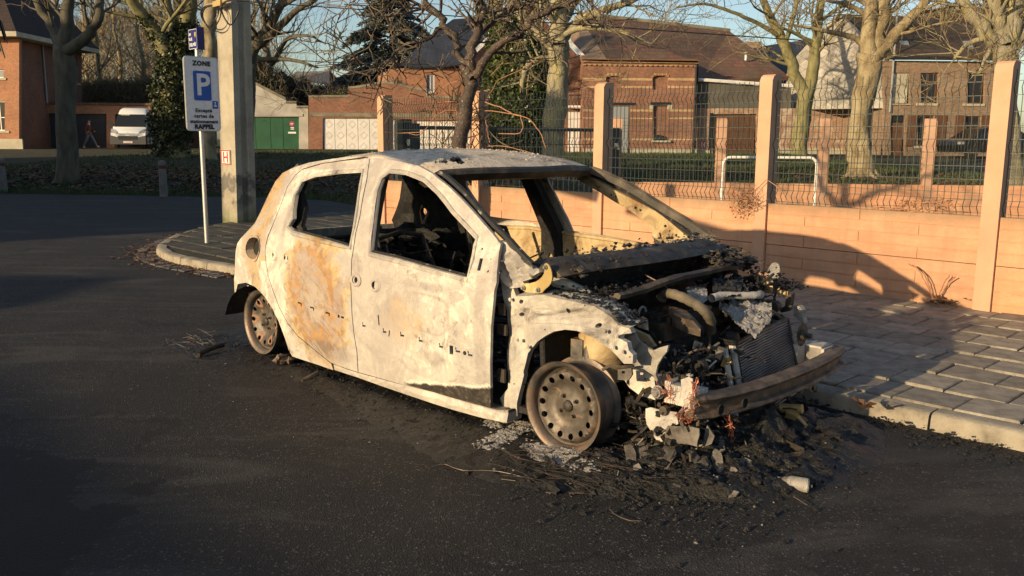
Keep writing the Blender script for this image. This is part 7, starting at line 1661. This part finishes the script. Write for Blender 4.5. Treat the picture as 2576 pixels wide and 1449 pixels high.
for _ in range(26):
    p = PW(RND.uniform(1090, 1240), RND.uniform(240, 380), 1, 7.0); grow(tw, tw, tuple(p), (rnd.gauss(0, 1), 0, rnd.gauss(.2, 1)), .35, .003, 2, rnd, 0, 3, .8, .1)
cv.part('twigs', tw, M['twig_dark'])
# small dead seedling, bramble and dry branches by the wall
c29 = (2900, 700, 2.2796)
s1 = Thing('seedling', 'thin bare reddish shoots growing where the wall meets the pavement', 'plant', tuple(PW(2370, 757, 1, 7.02)))
for pts in ([(1765, 1110), (1740, 1000), (1700, 900), (1650, 830), (1540, 770)], [(1770, 1110), (1735, 1040), (1690, 930), (1640, 840), (1580, 785)], [(1790, 1110), (1820, 1030), (1860, 940), (1905, 875)], [(1800, 1110), (1850, 1020), (1900, 940), (1960, 888)]): s1.part('stem', MB().tube(limb_path(W3(c29, pts, 7.03), 3, .003), [.006]*(3*(len(pts)-1)+1) if False else .0045, 5), M['twig_orange'])
pts = [tuple(PW(2370+RND.gauss(0, 22), 758+RND.gauss(0, 4)+ (0), 1, 7.03)) for _ in range(40)]; scatter_leaves('fallen_leaves', [(x, y-.02, max(z, .135)) for x, y, z in pts], .06, M['dead_leaf'])
rb_ = Thing('bramble', 'dry brown bramble hanging beside the middle fence post', 'plant', tuple(PW(1925, 455, 1, 7.0)))
tw = MB(); tw.tube(W3(c29, [(265, 15), (200, 80), (120, 140), (60, 190), (20, 260)], 7.0), .004, 4); tw.tube(W3(c29, [(270, 15), (350, 70), (410, 130), (460, 225)], 7.05), .004, 4)
for _ in range(70):
    p = PW(*crop(c29, (RND.uniform(-60, 160), RND.uniform(120, 330))), 1, 6.98); tw.tube([tuple(p), (p[0]+RND.gauss(0, .03), p[1], p[2]+RND.gauss(.02, .03)), (p[0]+RND.gauss(0, .05), p[1], p[2]+RND.gauss(.03, .05))], .002, 3)
rb_.part('stems', tw, M['twig_orange'])
lv = [tuple(PW(*crop(c29, (RND.gauss(60, 55), RND.gauss(230, 55))), 1, 6.98+RND.uniform(-.05, .05))) for _ in range(130)]; mb = leafcloud(130, lambda r: lv[r.randrange(130)], .022); rb_.part('dry_leaves', mb, M['dead_leaf'])
b2 = Thing('bramble', 'dry branch caught along the top of the orange wall', 'plant', tuple(PW(2240, 520, 1, 7.12)))
tw = MB(); tw.tube(W3(c29, [(1210, 275), (1300, 255), (1400, 285), (1520, 280), (1640, 295)], 7.11), .006, 5); tw.tube(W3(c29, [(1400, 285), (1500, 240), (1650, 220), (1780, 215), (1900, 260)], 7.11), .005, 4)
for _ in range(90):
    p = PW(*crop(c29, (RND.uniform(1380, 1960), RND.uniform(190, 310))), 1, 7.12); tw.tube([tuple(p), (p[0]+RND.gauss(0, .05), p[1], p[2]+RND.gauss(.0, .03))], .0022, 3)
b2.part('stems', tw, M['twig_orange']); mb = leafcloud(120, lambda r: PW(*crop(c29, (r.uniform(1400, 1950), r.uniform(200, 305))), 1, 7.12), .02); b2.part('dry_leaves', mb, M['dead_leaf'])
# ================================================================ VEHICLES AND PERSON
def slabmb(pts, n, th):
    mb = MB(); k = len(pts); nv = Vector(n)*th; mb.v = [tuple(p) for p in pts]+[tuple(Vector(p)+nv) for p in pts]
    mb.f = [tuple(range(k)), tuple(range(2*k-1, k-1, -1))]+[(i, i+k, (i+1) % k+k, (i+1) % k) for i in range(k)]; return mb
vu = Q(331, 370, 57)[0]
van = Thing('van', 'white high-roofed van parked facing the camera before the garage wing', 'van', (0, 0, 0), 'w'); van.o.location = uvz2w(Q(331, 370, 55)[0], 54.6, gz(vu, 55)+.05); van.o.rotation_euler = (0, 0, ANG+math.radians(9))
sec = [(0.0, .98, .30, .62), (.02, 1.0, .26, .95), (.18, 1.02, .25, 1.12), (.62, 1.02, .25, 1.27), (.95, 1.0, .25, 1.75), (1.22, .97, .25, 2.10), (1.50, .93, .25, 2.38), (2.0, .93, .25, 2.50), (5.3, .93, .25, 2.48), (5.35, .9, .3, 2.4)]
rows = []
for y, w_, z0, z1 in sec:
    tw_ = w_ if z1 < 1.4 else w_*.88
    rows.append([(-w_, y, z0), (w_, y, z0), (w_, y, min(z1-.05, 1.15)), ((w_+tw_)/2+.01, y, (min(z1, 1.2)+z1)/2), (tw_-.04, y, z1-.06), (tw_-.16, y, z1), (-tw_+.16, y, z1), (-tw_+.04, y, z1-.06), (-(w_+tw_)/2-.01, y, (min(z1, 1.2)+z1)/2), (-w_, y, min(z1-.05, 1.15))])
van.part('body', lofted(rows), M['van_white'], smooth=True)
van.part('windscreen', slabmb([(-.93, .655, 1.29), (.93, .655, 1.29), (.80, 1.19, 2.03), (-.80, 1.19, 2.03)], (0, -.8, .6), .075), M['glass_dark'])
van.part('sun_strip', slabmb([(-.62, 1.13, 1.97), (-.1, 1.13, 1.97), (-.1, 1.17, 2.02), (-.62, 1.17, 2.02)], (0, -.8, .6), .085), M['stone'])
van.part('bumper', lofted([[(-1.04, y, .24), (1.04, y, .24), (1.04, y, zt_), (.55, y, zt_-.12), (-.55, y, zt_-.12), (-1.04, y, zt_)] for y, zt_ in ((-.10, .72), (-.09, .78), (.35, .80))]), flat('grey_bumper_plastic', (.055, .055, .058), .6))
van.part('grille', slabmb([(-.52, -.105, .52), (.52, -.105, .52), (.60, -.105, .74), (-.60, -.105, .74)], (0, -1, 0), .01), M['black'])
for z in (.80, .88):
    mb = MB(); mb.tube([(-.70, -.09, z+.0), (-.12, -.12, z), (0, -.13, z+.06), (.12, -.12, z), (.70, -.09, z)], .016, 5); van.part('chevron_bar', mb, M['chrome'])
for s_ in (-1, 1):
    van.part('headlight', slabmb([(s_*1.0, .06, .92), (s_*.62, -.03, .90), (s_*.66, .02, 1.0), (s_*.86, .16, 1.14), (s_*1.02, .25, 1.16)], (0, -1, .3), .02), M['lens'])
    van.part('mirror', MB().box(s_*1.02-.02 if s_ > 0 else s_*1.27, s_*1.27 if s_ > 0 else s_*1.02+.02, .75, .87, 1.25, 1.62), M['black'])
    mb = MB().lathe([(0, -.1), (.33, -.1), (.34, 0), (.34, .1), (0, .1)], (0, 0, 0), 'x', 18); w1 = mb.v
    for yy in (.85, 4.4): m2 = MB(); m2.add([(a+s_*.9, b+yy, c+.34) for a, b, c in w1], mb.f); van.part('wheel', m2, M['rubber'], smooth=True)
van.part('side_window', slabmb([(1.0, 1.15, 1.30), (1.0, 1.9, 1.30), (.94, 1.9, 1.95), (.93, 1.45, 1.95)], (1, 0, 0), .02), M['glass_dark'])
pl_ = van.part('number_plate', MB().box(-.26, .26, -.125, -.11, .32, .43), M['white_paint'])
m_ = text_mb('1-LLA-881', .10, lambda x, y: (x, -.128, .375+y), 1, .001); van.part('lettering', m_, M['sign_red'], parent=pl_)

def skinned(name, joints, edges, rad, mat, parent, T):
    me = bpy.data.meshes.new(name); me.from_pydata(joints, edges, []); o = bpy.data.objects.new(name, me); COL.objects.link(o); o.parent = parent
    sk = o.modifiers.new('s', 'SKIN'); 
    if not me.skin_vertices: me.attributes if False else None
    bpy.context.view_layer.objects.active = o
    lay = me.skin_vertices[0] if me.skin_vertices else None
    if lay is None:
        return o
    for i, r in enumerate(rad): lay.data[i].radius = (r, r) if not hasattr(r, '__len__') else r
    lay.data[0].use_root = True
    ss = o.modifiers.new('sub', 'SUBSURF'); ss.levels = 1; ss.render_levels = 1
    dg = bpy.context.evaluated_depsgraph_get(); nm = bpy.data.meshes.new_from_object(o.evaluated_get(dg)); o.modifiers.clear(); o.data = nm; nm.materials.clear(); nm.materials.append(mat)
    nm.polygons.foreach_set('use_smooth', [True]*len(nm.polygons)); nm.update(); return o
pu = Q(226, 370, 56.5)[0]
pr = Thing('person', 'person in a dark brown jacket, jeans and pale shoes walking past the dark garage doors', 'person', (0, 0, 0), 'w'); pr.o.location = uvz2w(pu, 56.5, gz(pu, 56.5)+.03); pr.o.rotation_euler = (0, 0, ANG)
# x to the right (walking direction)
body_j = [(0, 0, .98), (0.02, 0, 1.25), (.03, 0, 1.43), (.05, 0, 1.52), (.06, 0, 1.64), (.07, 0, 1.72), (-.10, -.10, .52), (-.34, -.10, .12), (.24, .10, .52), (.42, .10, .12), (0, -.10, .92), (0, .10, .92), (0, -.19, 1.42), (-.10, -.22, 1.15), (-.02, -.23, .88), (0, .19, 1.42), (.14, .23, 1.16), (.30, .22, 1.0)]
body_e = [(0, 1), (1, 2), (2, 3), (3, 4), (4, 5), (0, 10), (10, 6), (6, 7), (0, 11), (11, 8), (8, 9), (2, 12), (12, 13), (13, 14), (2, 15), (15, 16), (16, 17)]
try:
    b = skinned('body', body_j, body_e, [.13, .13, .12, .055, .09, .075, .06, .04, .06, .04, .085, .085, .06, .045, .035, .06, .045, .035], M['skin'], pr.o, pr)
    skinned('jacket', [(0, 0, .93), (.0, 0, 1.1), (.02, 0, 1.28), (.03, 0, 1.44), (0, -.20, 1.40), (-.10, -.23, 1.15), (-.03, -.24, .92), (0, .20, 1.40), (.14, .24, 1.16), (.27, .23, 1.03)], [(0, 1), (1, 2), (2, 3), (3, 4), (4, 5), (5, 6), (3, 7), (7, 8), (8, 9)], [.17, .17, .17, .12, .075, .065, .055, .075, .065, .055], M['jacket'], pr.o, pr)
    skinned('jeans', [(0, 0, .95), (0, -.10, .88), (-.10, -.10, .52), (-.32, -.10, .16), (0, .10, .88), (.24, .10, .52), (.40, .10, .16)], [(0, 1), (1, 2), (2, 3), (0, 4), (4, 5), (5, 6)], [.14, .11, .08, .06, .11, .08, .06], M['jeans'], pr.o, pr)
    skinned('shoe', [(-.40, -.10, .05), (-.22, -.10, .05)], [(0, 1)], [.055, .04], M['shoe'], pr.o, pr); skinned('shoe', [(.40, .10, .06), (.58, .10, .11)], [(0, 1)], [.055, .04], M['shoe'], pr.o, pr)
    skinned('hair', [(.03, 0, 1.72), (.07, 0, 1.76)], [(0, 1)], [.095, .09], M['black'], pr.o, pr)
    pr.part('face', MB().chunk((.155, 0, 1.63), .022).chunk((.14, .035, 1.67), .012).chunk((.14, -.035, 1.67), .012), M['skin'])
except Exception as ex: print('person', ex)

cu_ = Q(2462, 398, 41)[0]
dc = Thing('parked_car', 'dark hatchback parked on the lawn edge, half hidden by the right-hand fence post', 'car', (0, 0, 0), 'w'); dc.o.location = uvz2w(cu_, 41, gz(cu_, 41)+.02); dc.o.rotation_euler = (0, 0, ANG+.15)
prof = [(-.95, .25), (-1.0, .62), (-.92, .80), (-.35, .95), (.25, 1.38), (.8, 1.46), (1.8, 1.44), (2.7, 1.05), (2.85, .8), (2.85, .25)]
mb = MB(); k = len(prof); mb.v = [(a, y, z*1.0) for y in (0, 1.7) for a, z in prof]; 
mb.v = [(a, y+(.22 if z > 1.0 else 0)*(1 if y < 1 else -1), z) for a, y, z in mb.v]
mb.f = [tuple(range(k)), tuple(range(2*k-1, k-1, -1))]+[(i, i+k, (i+1) % k+k, (i+1) % k) for i in range(k)]; dc.part('body', mb, M['dark_paint'])
dc.part('side_window', slabmb([(-.15, .05, 1.0), (2.3, .05, 1.0), (1.75, .19, 1.36), (.4, .19, 1.36)], (0, -1, 0), .012), M['glass_dark'])
for a in (-.35, 2.2): dc.part('wheel', MB().lathe([(0, 0), (.18, 0), (.2, .03), (.3, .0), (.31, .2), (0, .2)], (a, -.03, .31), 'y', 20), M['rubber'], smooth=True)
dc.part('headlight', MB().box(-.99, -.80, -.005, .2, .66, .78), M['lens'])

# ================================================================ LOOSE DEBRIS ROUND THE WRECK
def c2w(p): q = CO+cex*p[0]+cey*p[1]; return (q[0], q[1], p[2])
hull = [(-3.35, -1.15), (-2.75, -1.22), (-2.2, -.98), (-1.2, -1.12), (-.75, -1.22), (-.30, -1.30), (-.04, -1.28), (.29, -1.16), (.56, -1.0), (.86, -.75), (1.10, -.33), (1.08, .2), (.95, .60), (-3.1, .50), (-3.5, -.2)]
def edge_d(x, y):
    best = 9
    for i in range(len(hull)):
        a = np.array(hull[i]); b = np.array(hull[(i+1) % len(hull)]); t = max(0, min(1, np.dot((x, y)-a, b-a)/np.dot(b-a, b-a))); best = min(best, float(np.hypot(*((x, y)-a-(b-a)*t))))
    return best
def crusth(x, y):
    d = edge_d(x, y)+.05*noise.noise(Vector((x*7, y*7, 3)))
    e = sst(d/.10); f = sst((x+.1)/.5)*sst((1.1-x)/.3)
    h = .010+.034*f*(1-sst((abs(y+.25)-.45)/.5)*.5)+.065*f*sst((.95-x)/.3)*math.exp(-((y+.12)/.33)**2-((x-.55)/.22)**2); n1 = noise.noise(Vector((x*6, y*6, 0))); n2 = noise.noise(Vector((x*17, y*17, 5))); n3 = noise.noise(Vector((x*45, y*45, 7))); h *= 1.25
    return -.006+e*(h+h*.8*n1+(.004+h*.4)*n2+(.003+.006*f)*n3)
mb = sheet(MB(), hull, [], lambda x, y, t: c2w((x, y, crusth(x, y))), None, .03)
single('charred_debris', mb, M['char'], kind='stuff')
def scat(n, fn, r0, r1, mat, flat_=.6, name='charred_debris'):
    mb = MB(); 
    for _ in range(n):
        x, y = fn()
        if not inpoly(x, y, hull) and RND.random() < .6: continue
        r = r0+(r1-r0)*RND.random()**2.5; mb.chunk(c2w((x, y, max(.002, crusth(x, y) if inpoly(x, y, hull) else .002)+r*.2)), r, flat_)
    return single(name, mb, mat, kind='stuff')
front = lambda: (RND.gauss(.45, .28), RND.gauss(-.55, .35)); side = lambda: (RND.uniform(-3.3, .6), -.70-abs(RND.gauss(0, .22))); wide = lambda: (RND.gauss(-1.2, 1.7), RND.gauss(-.9, .45))
scat(3000, front, .003, .016, M['char']); scat(2200, side, .002, .010, M['char']); scat(3200, wide, .0015, .006, M['char'])
mb = MB()
for _ in range(700):
    x, y = front()
    if inpoly(x, y, hull): blob(mb, c2w((x, y, crusth(x, y))), .006+.03*RND.random()**2.2, RND, .55)
single('charred_debris', mb, M['char'], kind='stuff')
scat(260, front, .002, .009, M['ash_grey']); scat(420, wide, .0015, .005, M['ash_grey']); scat(70, front, .002, .008, M['ash_white']); scat(120, wide, .0015, .006, M['ash_white'])
mb = MB()
for _ in range(1800):
    x = RND.uniform(-3.2, 2.2); y = 4.28-abs(RND.gauss(0, .11)); mb.chunk((x, y, .003+.03*max(0, 1-(4.29-y)/.12)*RND.random()), .003+.012*RND.random()**2, .6)
single('charred_debris', mb, M['char'], kind='stuff')
# far flung grit on the road
mb = MB()
for _ in range(1500):
    x, y = RND.uniform(-12, 1.5), RND.uniform(.4, 5.5); mb.chunk((x, y, .001), RND.uniform(.0012, .0035), .5)
single('grit', mb, M['ash_grey'], kind='stuff')
# white ash under the front wheel
mb = MB()
for c, pts, n, s in ((cD, [(780, 730), (700, 800), (600, 850), (500, 900), (400, 945)], 300, .028), (cD, [(640, 715), (540, 730), (470, 780)], 110, .018), (cD, [(840, 920), (900, 1000), (980, 1060), (1060, 1060), (1150, 1110), (1220, 1165)], 420, .032), (cD, [(1300, 1160), (1310, 1210)], 40, .012), (cD, [(950, 960), (1050, 1010), (1180, 1020)], 140, .016)):
    P = PZ(c, pts, .01)
    for _ in range(n*3):
        i = RND.randrange(len(P)-1); a = RND.random(); x = P[i][0]*(1-a)+P[i+1][0]*a+RND.gauss(0, s); y = P[i][1]*(1-a)+P[i+1][1]*a+RND.gauss(0, s*.8); (mb.chunk(c2w((x, y, max(.003, crusth(x, y))+.002)), .002+.008*RND.random()**2, .5) if RND.random() < .93 else blob(mb, c2w((x, y, max(.002, crusth(x, y)))), RND.uniform(.012, .026), RND, .25))
single('white_ash', mb, M['ash_white'], kind='stuff')
# shards of burnt bumper skin
shards = [([(130, 870), (190, 880), (245, 930), (250, 1010), (140, 1000), (150, 930)], .035), ([(195, 810), (290, 850), (365, 880), (350, 945), (280, 950), (230, 890)], .05), ([(270, 800), (340, 785), (400, 800), (400, 840), (360, 865), (300, 840)], .05), ([(395, 760), (430, 705), (470, 760), (540, 780), (520, 850), (445, 890), (410, 830)], .09), ([(550, 800), (620, 830), (700, 800), (780, 770), (740, 830), (640, 855), (560, 840)], .08), ([(570, 880), (640, 870), (680, 850), (685, 920), (650, 935), (600, 915)], .05), ([(445, 960), (520, 925), (620, 935), (630, 965), (540, 1000), (460, 990)], .04), ([(725, 915), (800, 930), (860, 960), (905, 950), (935, 1000), (920, 1115), (880, 1110), (820, 1050), (790, 985)], .05), ([(955, 930), (1000, 905), (1050, 930), (1080, 1000), (1060, 1045), (1020, 1000), (980, 960)], .06), ([(930, 760), (1000, 770), (1080, 820), (1090, 860), (1010, 860), (950, 800)], .07)]
SL = ['curled grey shard standing on edge at the far left of the debris before the nose', 'dark grey pointed shard just right of the leftmost one', 'small pale shard lying behind the two leftmost shards', 'large folded shard leaning against the fallen lamp housing', 'wide pale curved shard below the fallen lamp housing', 'small lumpy shard in the middle of the shard group', 'flat oval shard nearest the road in the shard group', 'long dark triangular shard pointing towards the road', 'pale curved shard like a fingernail beside the long triangular one', 'whitish angular shard highest in the debris under the beam end']
for i, (pts, z) in enumerate(shards):
    P = PZ(cF, pts, z*.5); tilt = RND.uniform(.35, .75); cx_ = sum(p[0] for p in P)/len(P); cy_ = sum(p[1] for p in P)/len(P)
    def f(x, y, t, z=z, cx_=cx_, cy_=cy_, tilt=tilt, i=i, t0_=1.0): k = c2w((x, y, z*.55+(y-cy_)*tilt+.6*((x-cx_)**2+(y-cy_)**2)*4*(.5 if i % 2 else -.5)+.004*noise.noise(Vector((x*40, y*40, i)))-.004*t)); return (k[0], k[1], max(k[2], .004, crusth(x, y)+.003+.012*t0_+(y-cy_)*tilt*.8))
    mb = sheet(MB(), [(p[0], p[1]) for p in P], [], f, 1, .02)
    single('shard', mb, M['ash_grey'] if i not in (4, 8, 9) else M['ash_white'], SL[i], 'shard', 'curled shards of burnt bumper', org=(0, 0, 0), smooth=True)
mb = MB()
for _ in range(80):
    x, y = RND.gauss(.48, .20), RND.gauss(-.50, .22)
    if not inpoly(x, y, hull): continue
    k = c2w((x, y, max(0, crusth(x, y))+.006)); r = .008+.026*RND.random()**2; R = Matrix.Rotation(RND.random()*6.28, 3, 'Z')@Matrix.Rotation(RND.uniform(.1, 1.3), 3, 'X'); n = 5; base = len(mb.v)
    P = [R@Vector((r*math.cos(a*6.28/n)*RND.uniform(.5, 1.2), r*math.sin(a*6.28/n)*RND.uniform(.5, 1.2), RND.uniform(-.2, .2)*r)) for a in range(n)]; mb.add([(k[0]+p.x, k[1]+p.y, max(.003, k[2]+p.z)) for p in P]+[(k[0]+p.x+.001, k[1]+p.y+.002, max(.002, k[2]+p.z-.002)) for p in P], [tuple(range(n)), tuple(range(2*n-1, n-1, -1))]+[(i, i+n, (i+1) % n+n, (i+1) % n) for i in range(n)])
single('shard_litter', mb, M['ash_grey'], kind='stuff')
# small canister
a, b = CZ_(*crop(cF, (1640, 1075)), .03), CZ_(*crop(cF, (1895, 1115)), .03); A_, B_ = Vector(c2w(a)), Vector(c2w(b)); d = (B_-A_)
cn = Thing('canister', 'pale metal canister lying at the right edge of the debris', 'canister', tuple((A_+B_)/2)); cn.part('casing', MB().tube([A_+d*.2, A_+d*.28, A_+d*.3, A_+d*.96, A_+d], [.026, .026, .029, .029, .024], 18), M['ash_white'], smooth=True)
cn.part('end_cap', MB().tube([A_-d*.05, A_+d*.1, A_+d*.2], [.016, .024, .024], 12).tube([B_, B_+d*.12], [.008, .006], 6).tube([A_-d*.2+Vector((0, 0, .012)), A_+Vector((0, 0, .01))], .008, 6), M['ash_grey'])
# bent steel frame lying flat
fp = [CZ_(*crop(cF, p), z) for p, z in (((1380, 830), .05), ((1475, 870), .05), ((1480, 900), .04), ((1840, 790), .06), ((1845, 735), .07), ((1500, 610), .07))]
T = Thing('battery_tray', 'bent steel tray frame lying in the debris below the bumper beam', 'metal tray', c2w(fp[2]))
def plate(p, q, z0, z1, th=.006):
    a, b = Vector(c2w((p[0], p[1], 0))), Vector(c2w((q[0], q[1], 0))); n = (b-a).cross(Vector((0, 0, 1))).normalized()*th; mb = MB(); mb.v = [tuple(v+Vector((0, 0, z))+o) for z in (z0, z1) for o in (Vector(), n) for v in (a, b)]
    mb.f = [(0, 2, 3, 1), (4, 5, 7, 6), (0, 1, 5, 4), (2, 6, 7, 3), (0, 4, 6, 2), (1, 3, 7, 5)]; return mb
T.part('side_plate', plate(fp[2], fp[3], .012, .065), M['beam_rust']); T.part('side_plate', plate(fp[3], fp[5], .02, .075), M['soot_metal']); T.part('side_plate', plate(fp[0], fp[2], .015, .065), M['beam_rust'])
a_ = [c2w((p[0], p[1], .018)) for p in (fp[0], fp[2], fp[3], fp[5])]; mb = MB(); mb.v = a_; mb.f = [(0, 1, 2, 3)]; T.part('base_plate', mb, M['char'])
# metal disc and yellowed pump
q = CZ_(*crop(cF, (1535, 500)), .085); w_ = c2w(q); T = Thing('metal_disc', 'round metal horn disc standing upright under the radiator', 'metal disc', w_)
T.part('disc', MB().lathe([(0, .03), (.012, .03), (.03, .022), (.047, .02), (.050, .01), (.048, 0), (.035, -.01), (.02, -.04), (0, -.04)], w_, 'x', 20), M['soot_metal'], smooth=True); T.part('rim_ring', MB().tube([(w_[0]+.012, w_[1]+.049*math.cos(a), w_[2]+.049*math.sin(a)) for a in [i*.314 for i in range(21)]], .003, 5), M['ash_grey'])
q = c2w(CZ_(*crop(cF, (1715, 400)), .12)); T = Thing('metal_pump', 'small yellowed metal pump body in the debris below the beam', 'car part', (q[0], q[1], 0))
mb = MB().tube([(q[0]-.05, q[1], q[2]), (q[0]+.05, q[1]+.02, q[2]+.015)], .022, 12).obox((q[0]+.01, q[1], q[2]-.03), (.05, .04, .06), (.3, .2, .1)).tube([(q[0]+.04, q[1], q[2]-.02), (q[0]+.09, q[1]-.01, q[2]-.05), (q[0]+.07, q[1]-.02, q[2]-.09), (q[0]+.01, q[1]-.03, q[2]-.10)], .009, 8); T.part('body', mb, M['gold_plate'], smooth=True)
T.part('bracket', MB().obox((q[0]-.02, q[1]-.02, q[2]-.10), (.10, .05, .012), (.1, .2, .3)), M['gold_plate'])
# charred scrap on the roof
q = CZ_(1119, 409, 1.30); q = (q[0], q[1], 1.312); w_ = c2w(q); T = Thing('scrap', 'small charred black and white scrap lying on the car roof', 'debris', w_)
mb = MB(); 
for _ in range(10): mb.chunk((w_[0]+RND.gauss(.025, .012), w_[1]+RND.gauss(0.02, .01), w_[2]-.012+RND.uniform(0, .015)), RND.uniform(.006, .014), .7)
T.part('charred_end', mb, M['char']); mb = MB()
for _ in range(8): mb.chunk((w_[0]-.02+RND.gauss(0, .01), w_[1]-.01+RND.gauss(0, .01), w_[2]-.012+RND.uniform(0, .01)), RND.uniform(.006, .012), .6)
T.part('ash_end', mb, M['ash_white'])
# tyre cord wires on the road and round the wheels
def groundwire(name, label, c, pts, r, mat, n=1, jit=0, z=.012):
    mb = MB()
    for _ in range(n):
        P = [Vector(c2w(p)) for p in [CZ_(*crop(c, (x+RND.gauss(0, jit), y+RND.gauss(0, jit*.6))), z) for x, y in pts]]; mb.tube(limb_path(P, 4, .001), r, 4, cap=False)
    return mb
mb = MB()
for c, pts in ((cD, [(0, 1110), (100, 1090), (250, 1140), (450, 1140), (650, 1170), (900, 1250)]), (cD, [(560, 1210), (680, 1225)]), (cD, [(930, 1320), (1010, 1325)]), (cD, [(1120, 1325), (1240, 1325)]), (cF, [(0, 1340), (60, 1390), (190, 1445), (300, 1447)]), (cF, [(150, 1000), (300, 970), (450, 985), (600, 1010), (720, 1080), (800, 1160)]), (cF, [(70, 900), (105, 730)]), (cF, [(1740, 1215), (1880, 1300)])):
    m2 = groundwire('', '', c, pts, .0016, None); mb.add(m2.v, m2.f)
for _ in range(60):
    x, y = RND.uniform(-.2, .35), -.95+RND.gauss(0, .12); a = RND.uniform(-.5, .5); L = RND.uniform(.1, .4); P = [c2w((x+L*t*math.cos(a), y+L*t*math.sin(a)+.06*math.sin(t*3+a*4), max(0, crusth(x, y))+.006+.02*RND.random())) for t in (0, .33, .66, 1)]; mb.tube(P, .0009, 3, cap=False)
single('wire_strands', mb, M['rust_rim'], kind='stuff')
mb = MB()
for _ in range(40):
    x, y = RND.gauss(-3.10, .18), -.98+RND.gauss(0, .10); a = RND.random()*6.28; L = RND.uniform(.08, .3); P = [c2w((x+L*t*math.cos(a+t), y+L*t*math.sin(a+t)*.6, .008+.05*math.sin(t*3.1)*RND.random())) for t in (0, .25, .5, .75, 1)]; mb.tube(P, .0008, 3, cap=False)
single('wire_tangle', mb, M['rust_rim'], kind='stuff')
A_, B_ = Vector(c2w(CZ_(498, 893, .02))), Vector(c2w(CZ_(562, 868, .03))); mb = MB().tube(limb_path([A_, (A_+B_)/2+Vector((0, 0, .01)), B_], 4, .004), .016, 7); single('charred_stick', mb, M['char'], 'charred black stick pointing away from the rear wheel', 'stick')
A_, B_ = Vector(c2w(CZ_(760, 958, .015))), Vector(c2w(CZ_(800, 938, .04))); mb = MB().tube([A_, B_], [.010, .016], 6); single('charred_stick', mb, M['soot_metal'], 'short scorched stick under the sill below the rear door', 'stick')
q = c2w(CZ_(712, 905, .03)); mb = MB()
for _ in range(9): mb.chunk((q[0]+RND.gauss(0, .03), q[1]+RND.gauss(0, .02), .03+RND.uniform(-.01, .03)), RND.uniform(.012, .03), .9)
single('rusty_lump', mb, M['beam_rust'], 'rusty lump on the ground just ahead of the rear wheel', 'debris')
# curled dead leaf on the kerb and the leaf against the wall
for (px, py, ax, val, sz, lab) in ((2172, 1032, 2, .10, .13, 'curled brown dead leaf on the kerb edge by the bumper'), (2192, 738, 2, .135, .12, 'brown leaf lying against the orange wall in the car shadow')):
    P = PW(px, py, ax, val); mb = MB(); 
    for k in range(7):
        a = k/7*6.28; mb.add([(P[0], P[1], P[2]+.01), (P[0]+sz*.5*math.cos(a), P[1]+sz*.3*math.sin(a), P[2]+RND.uniform(.01, .07)), (P[0]+sz*.5*math.cos(a+.8), P[1]+sz*.3*math.sin(a+.8), P[2]+RND.uniform(.01, .06))], [(0, 1, 2)])
    single('dead_leaf', mb, M['dead_leaf'], lab, 'leaf')
print('done', len(bpy.data.objects))
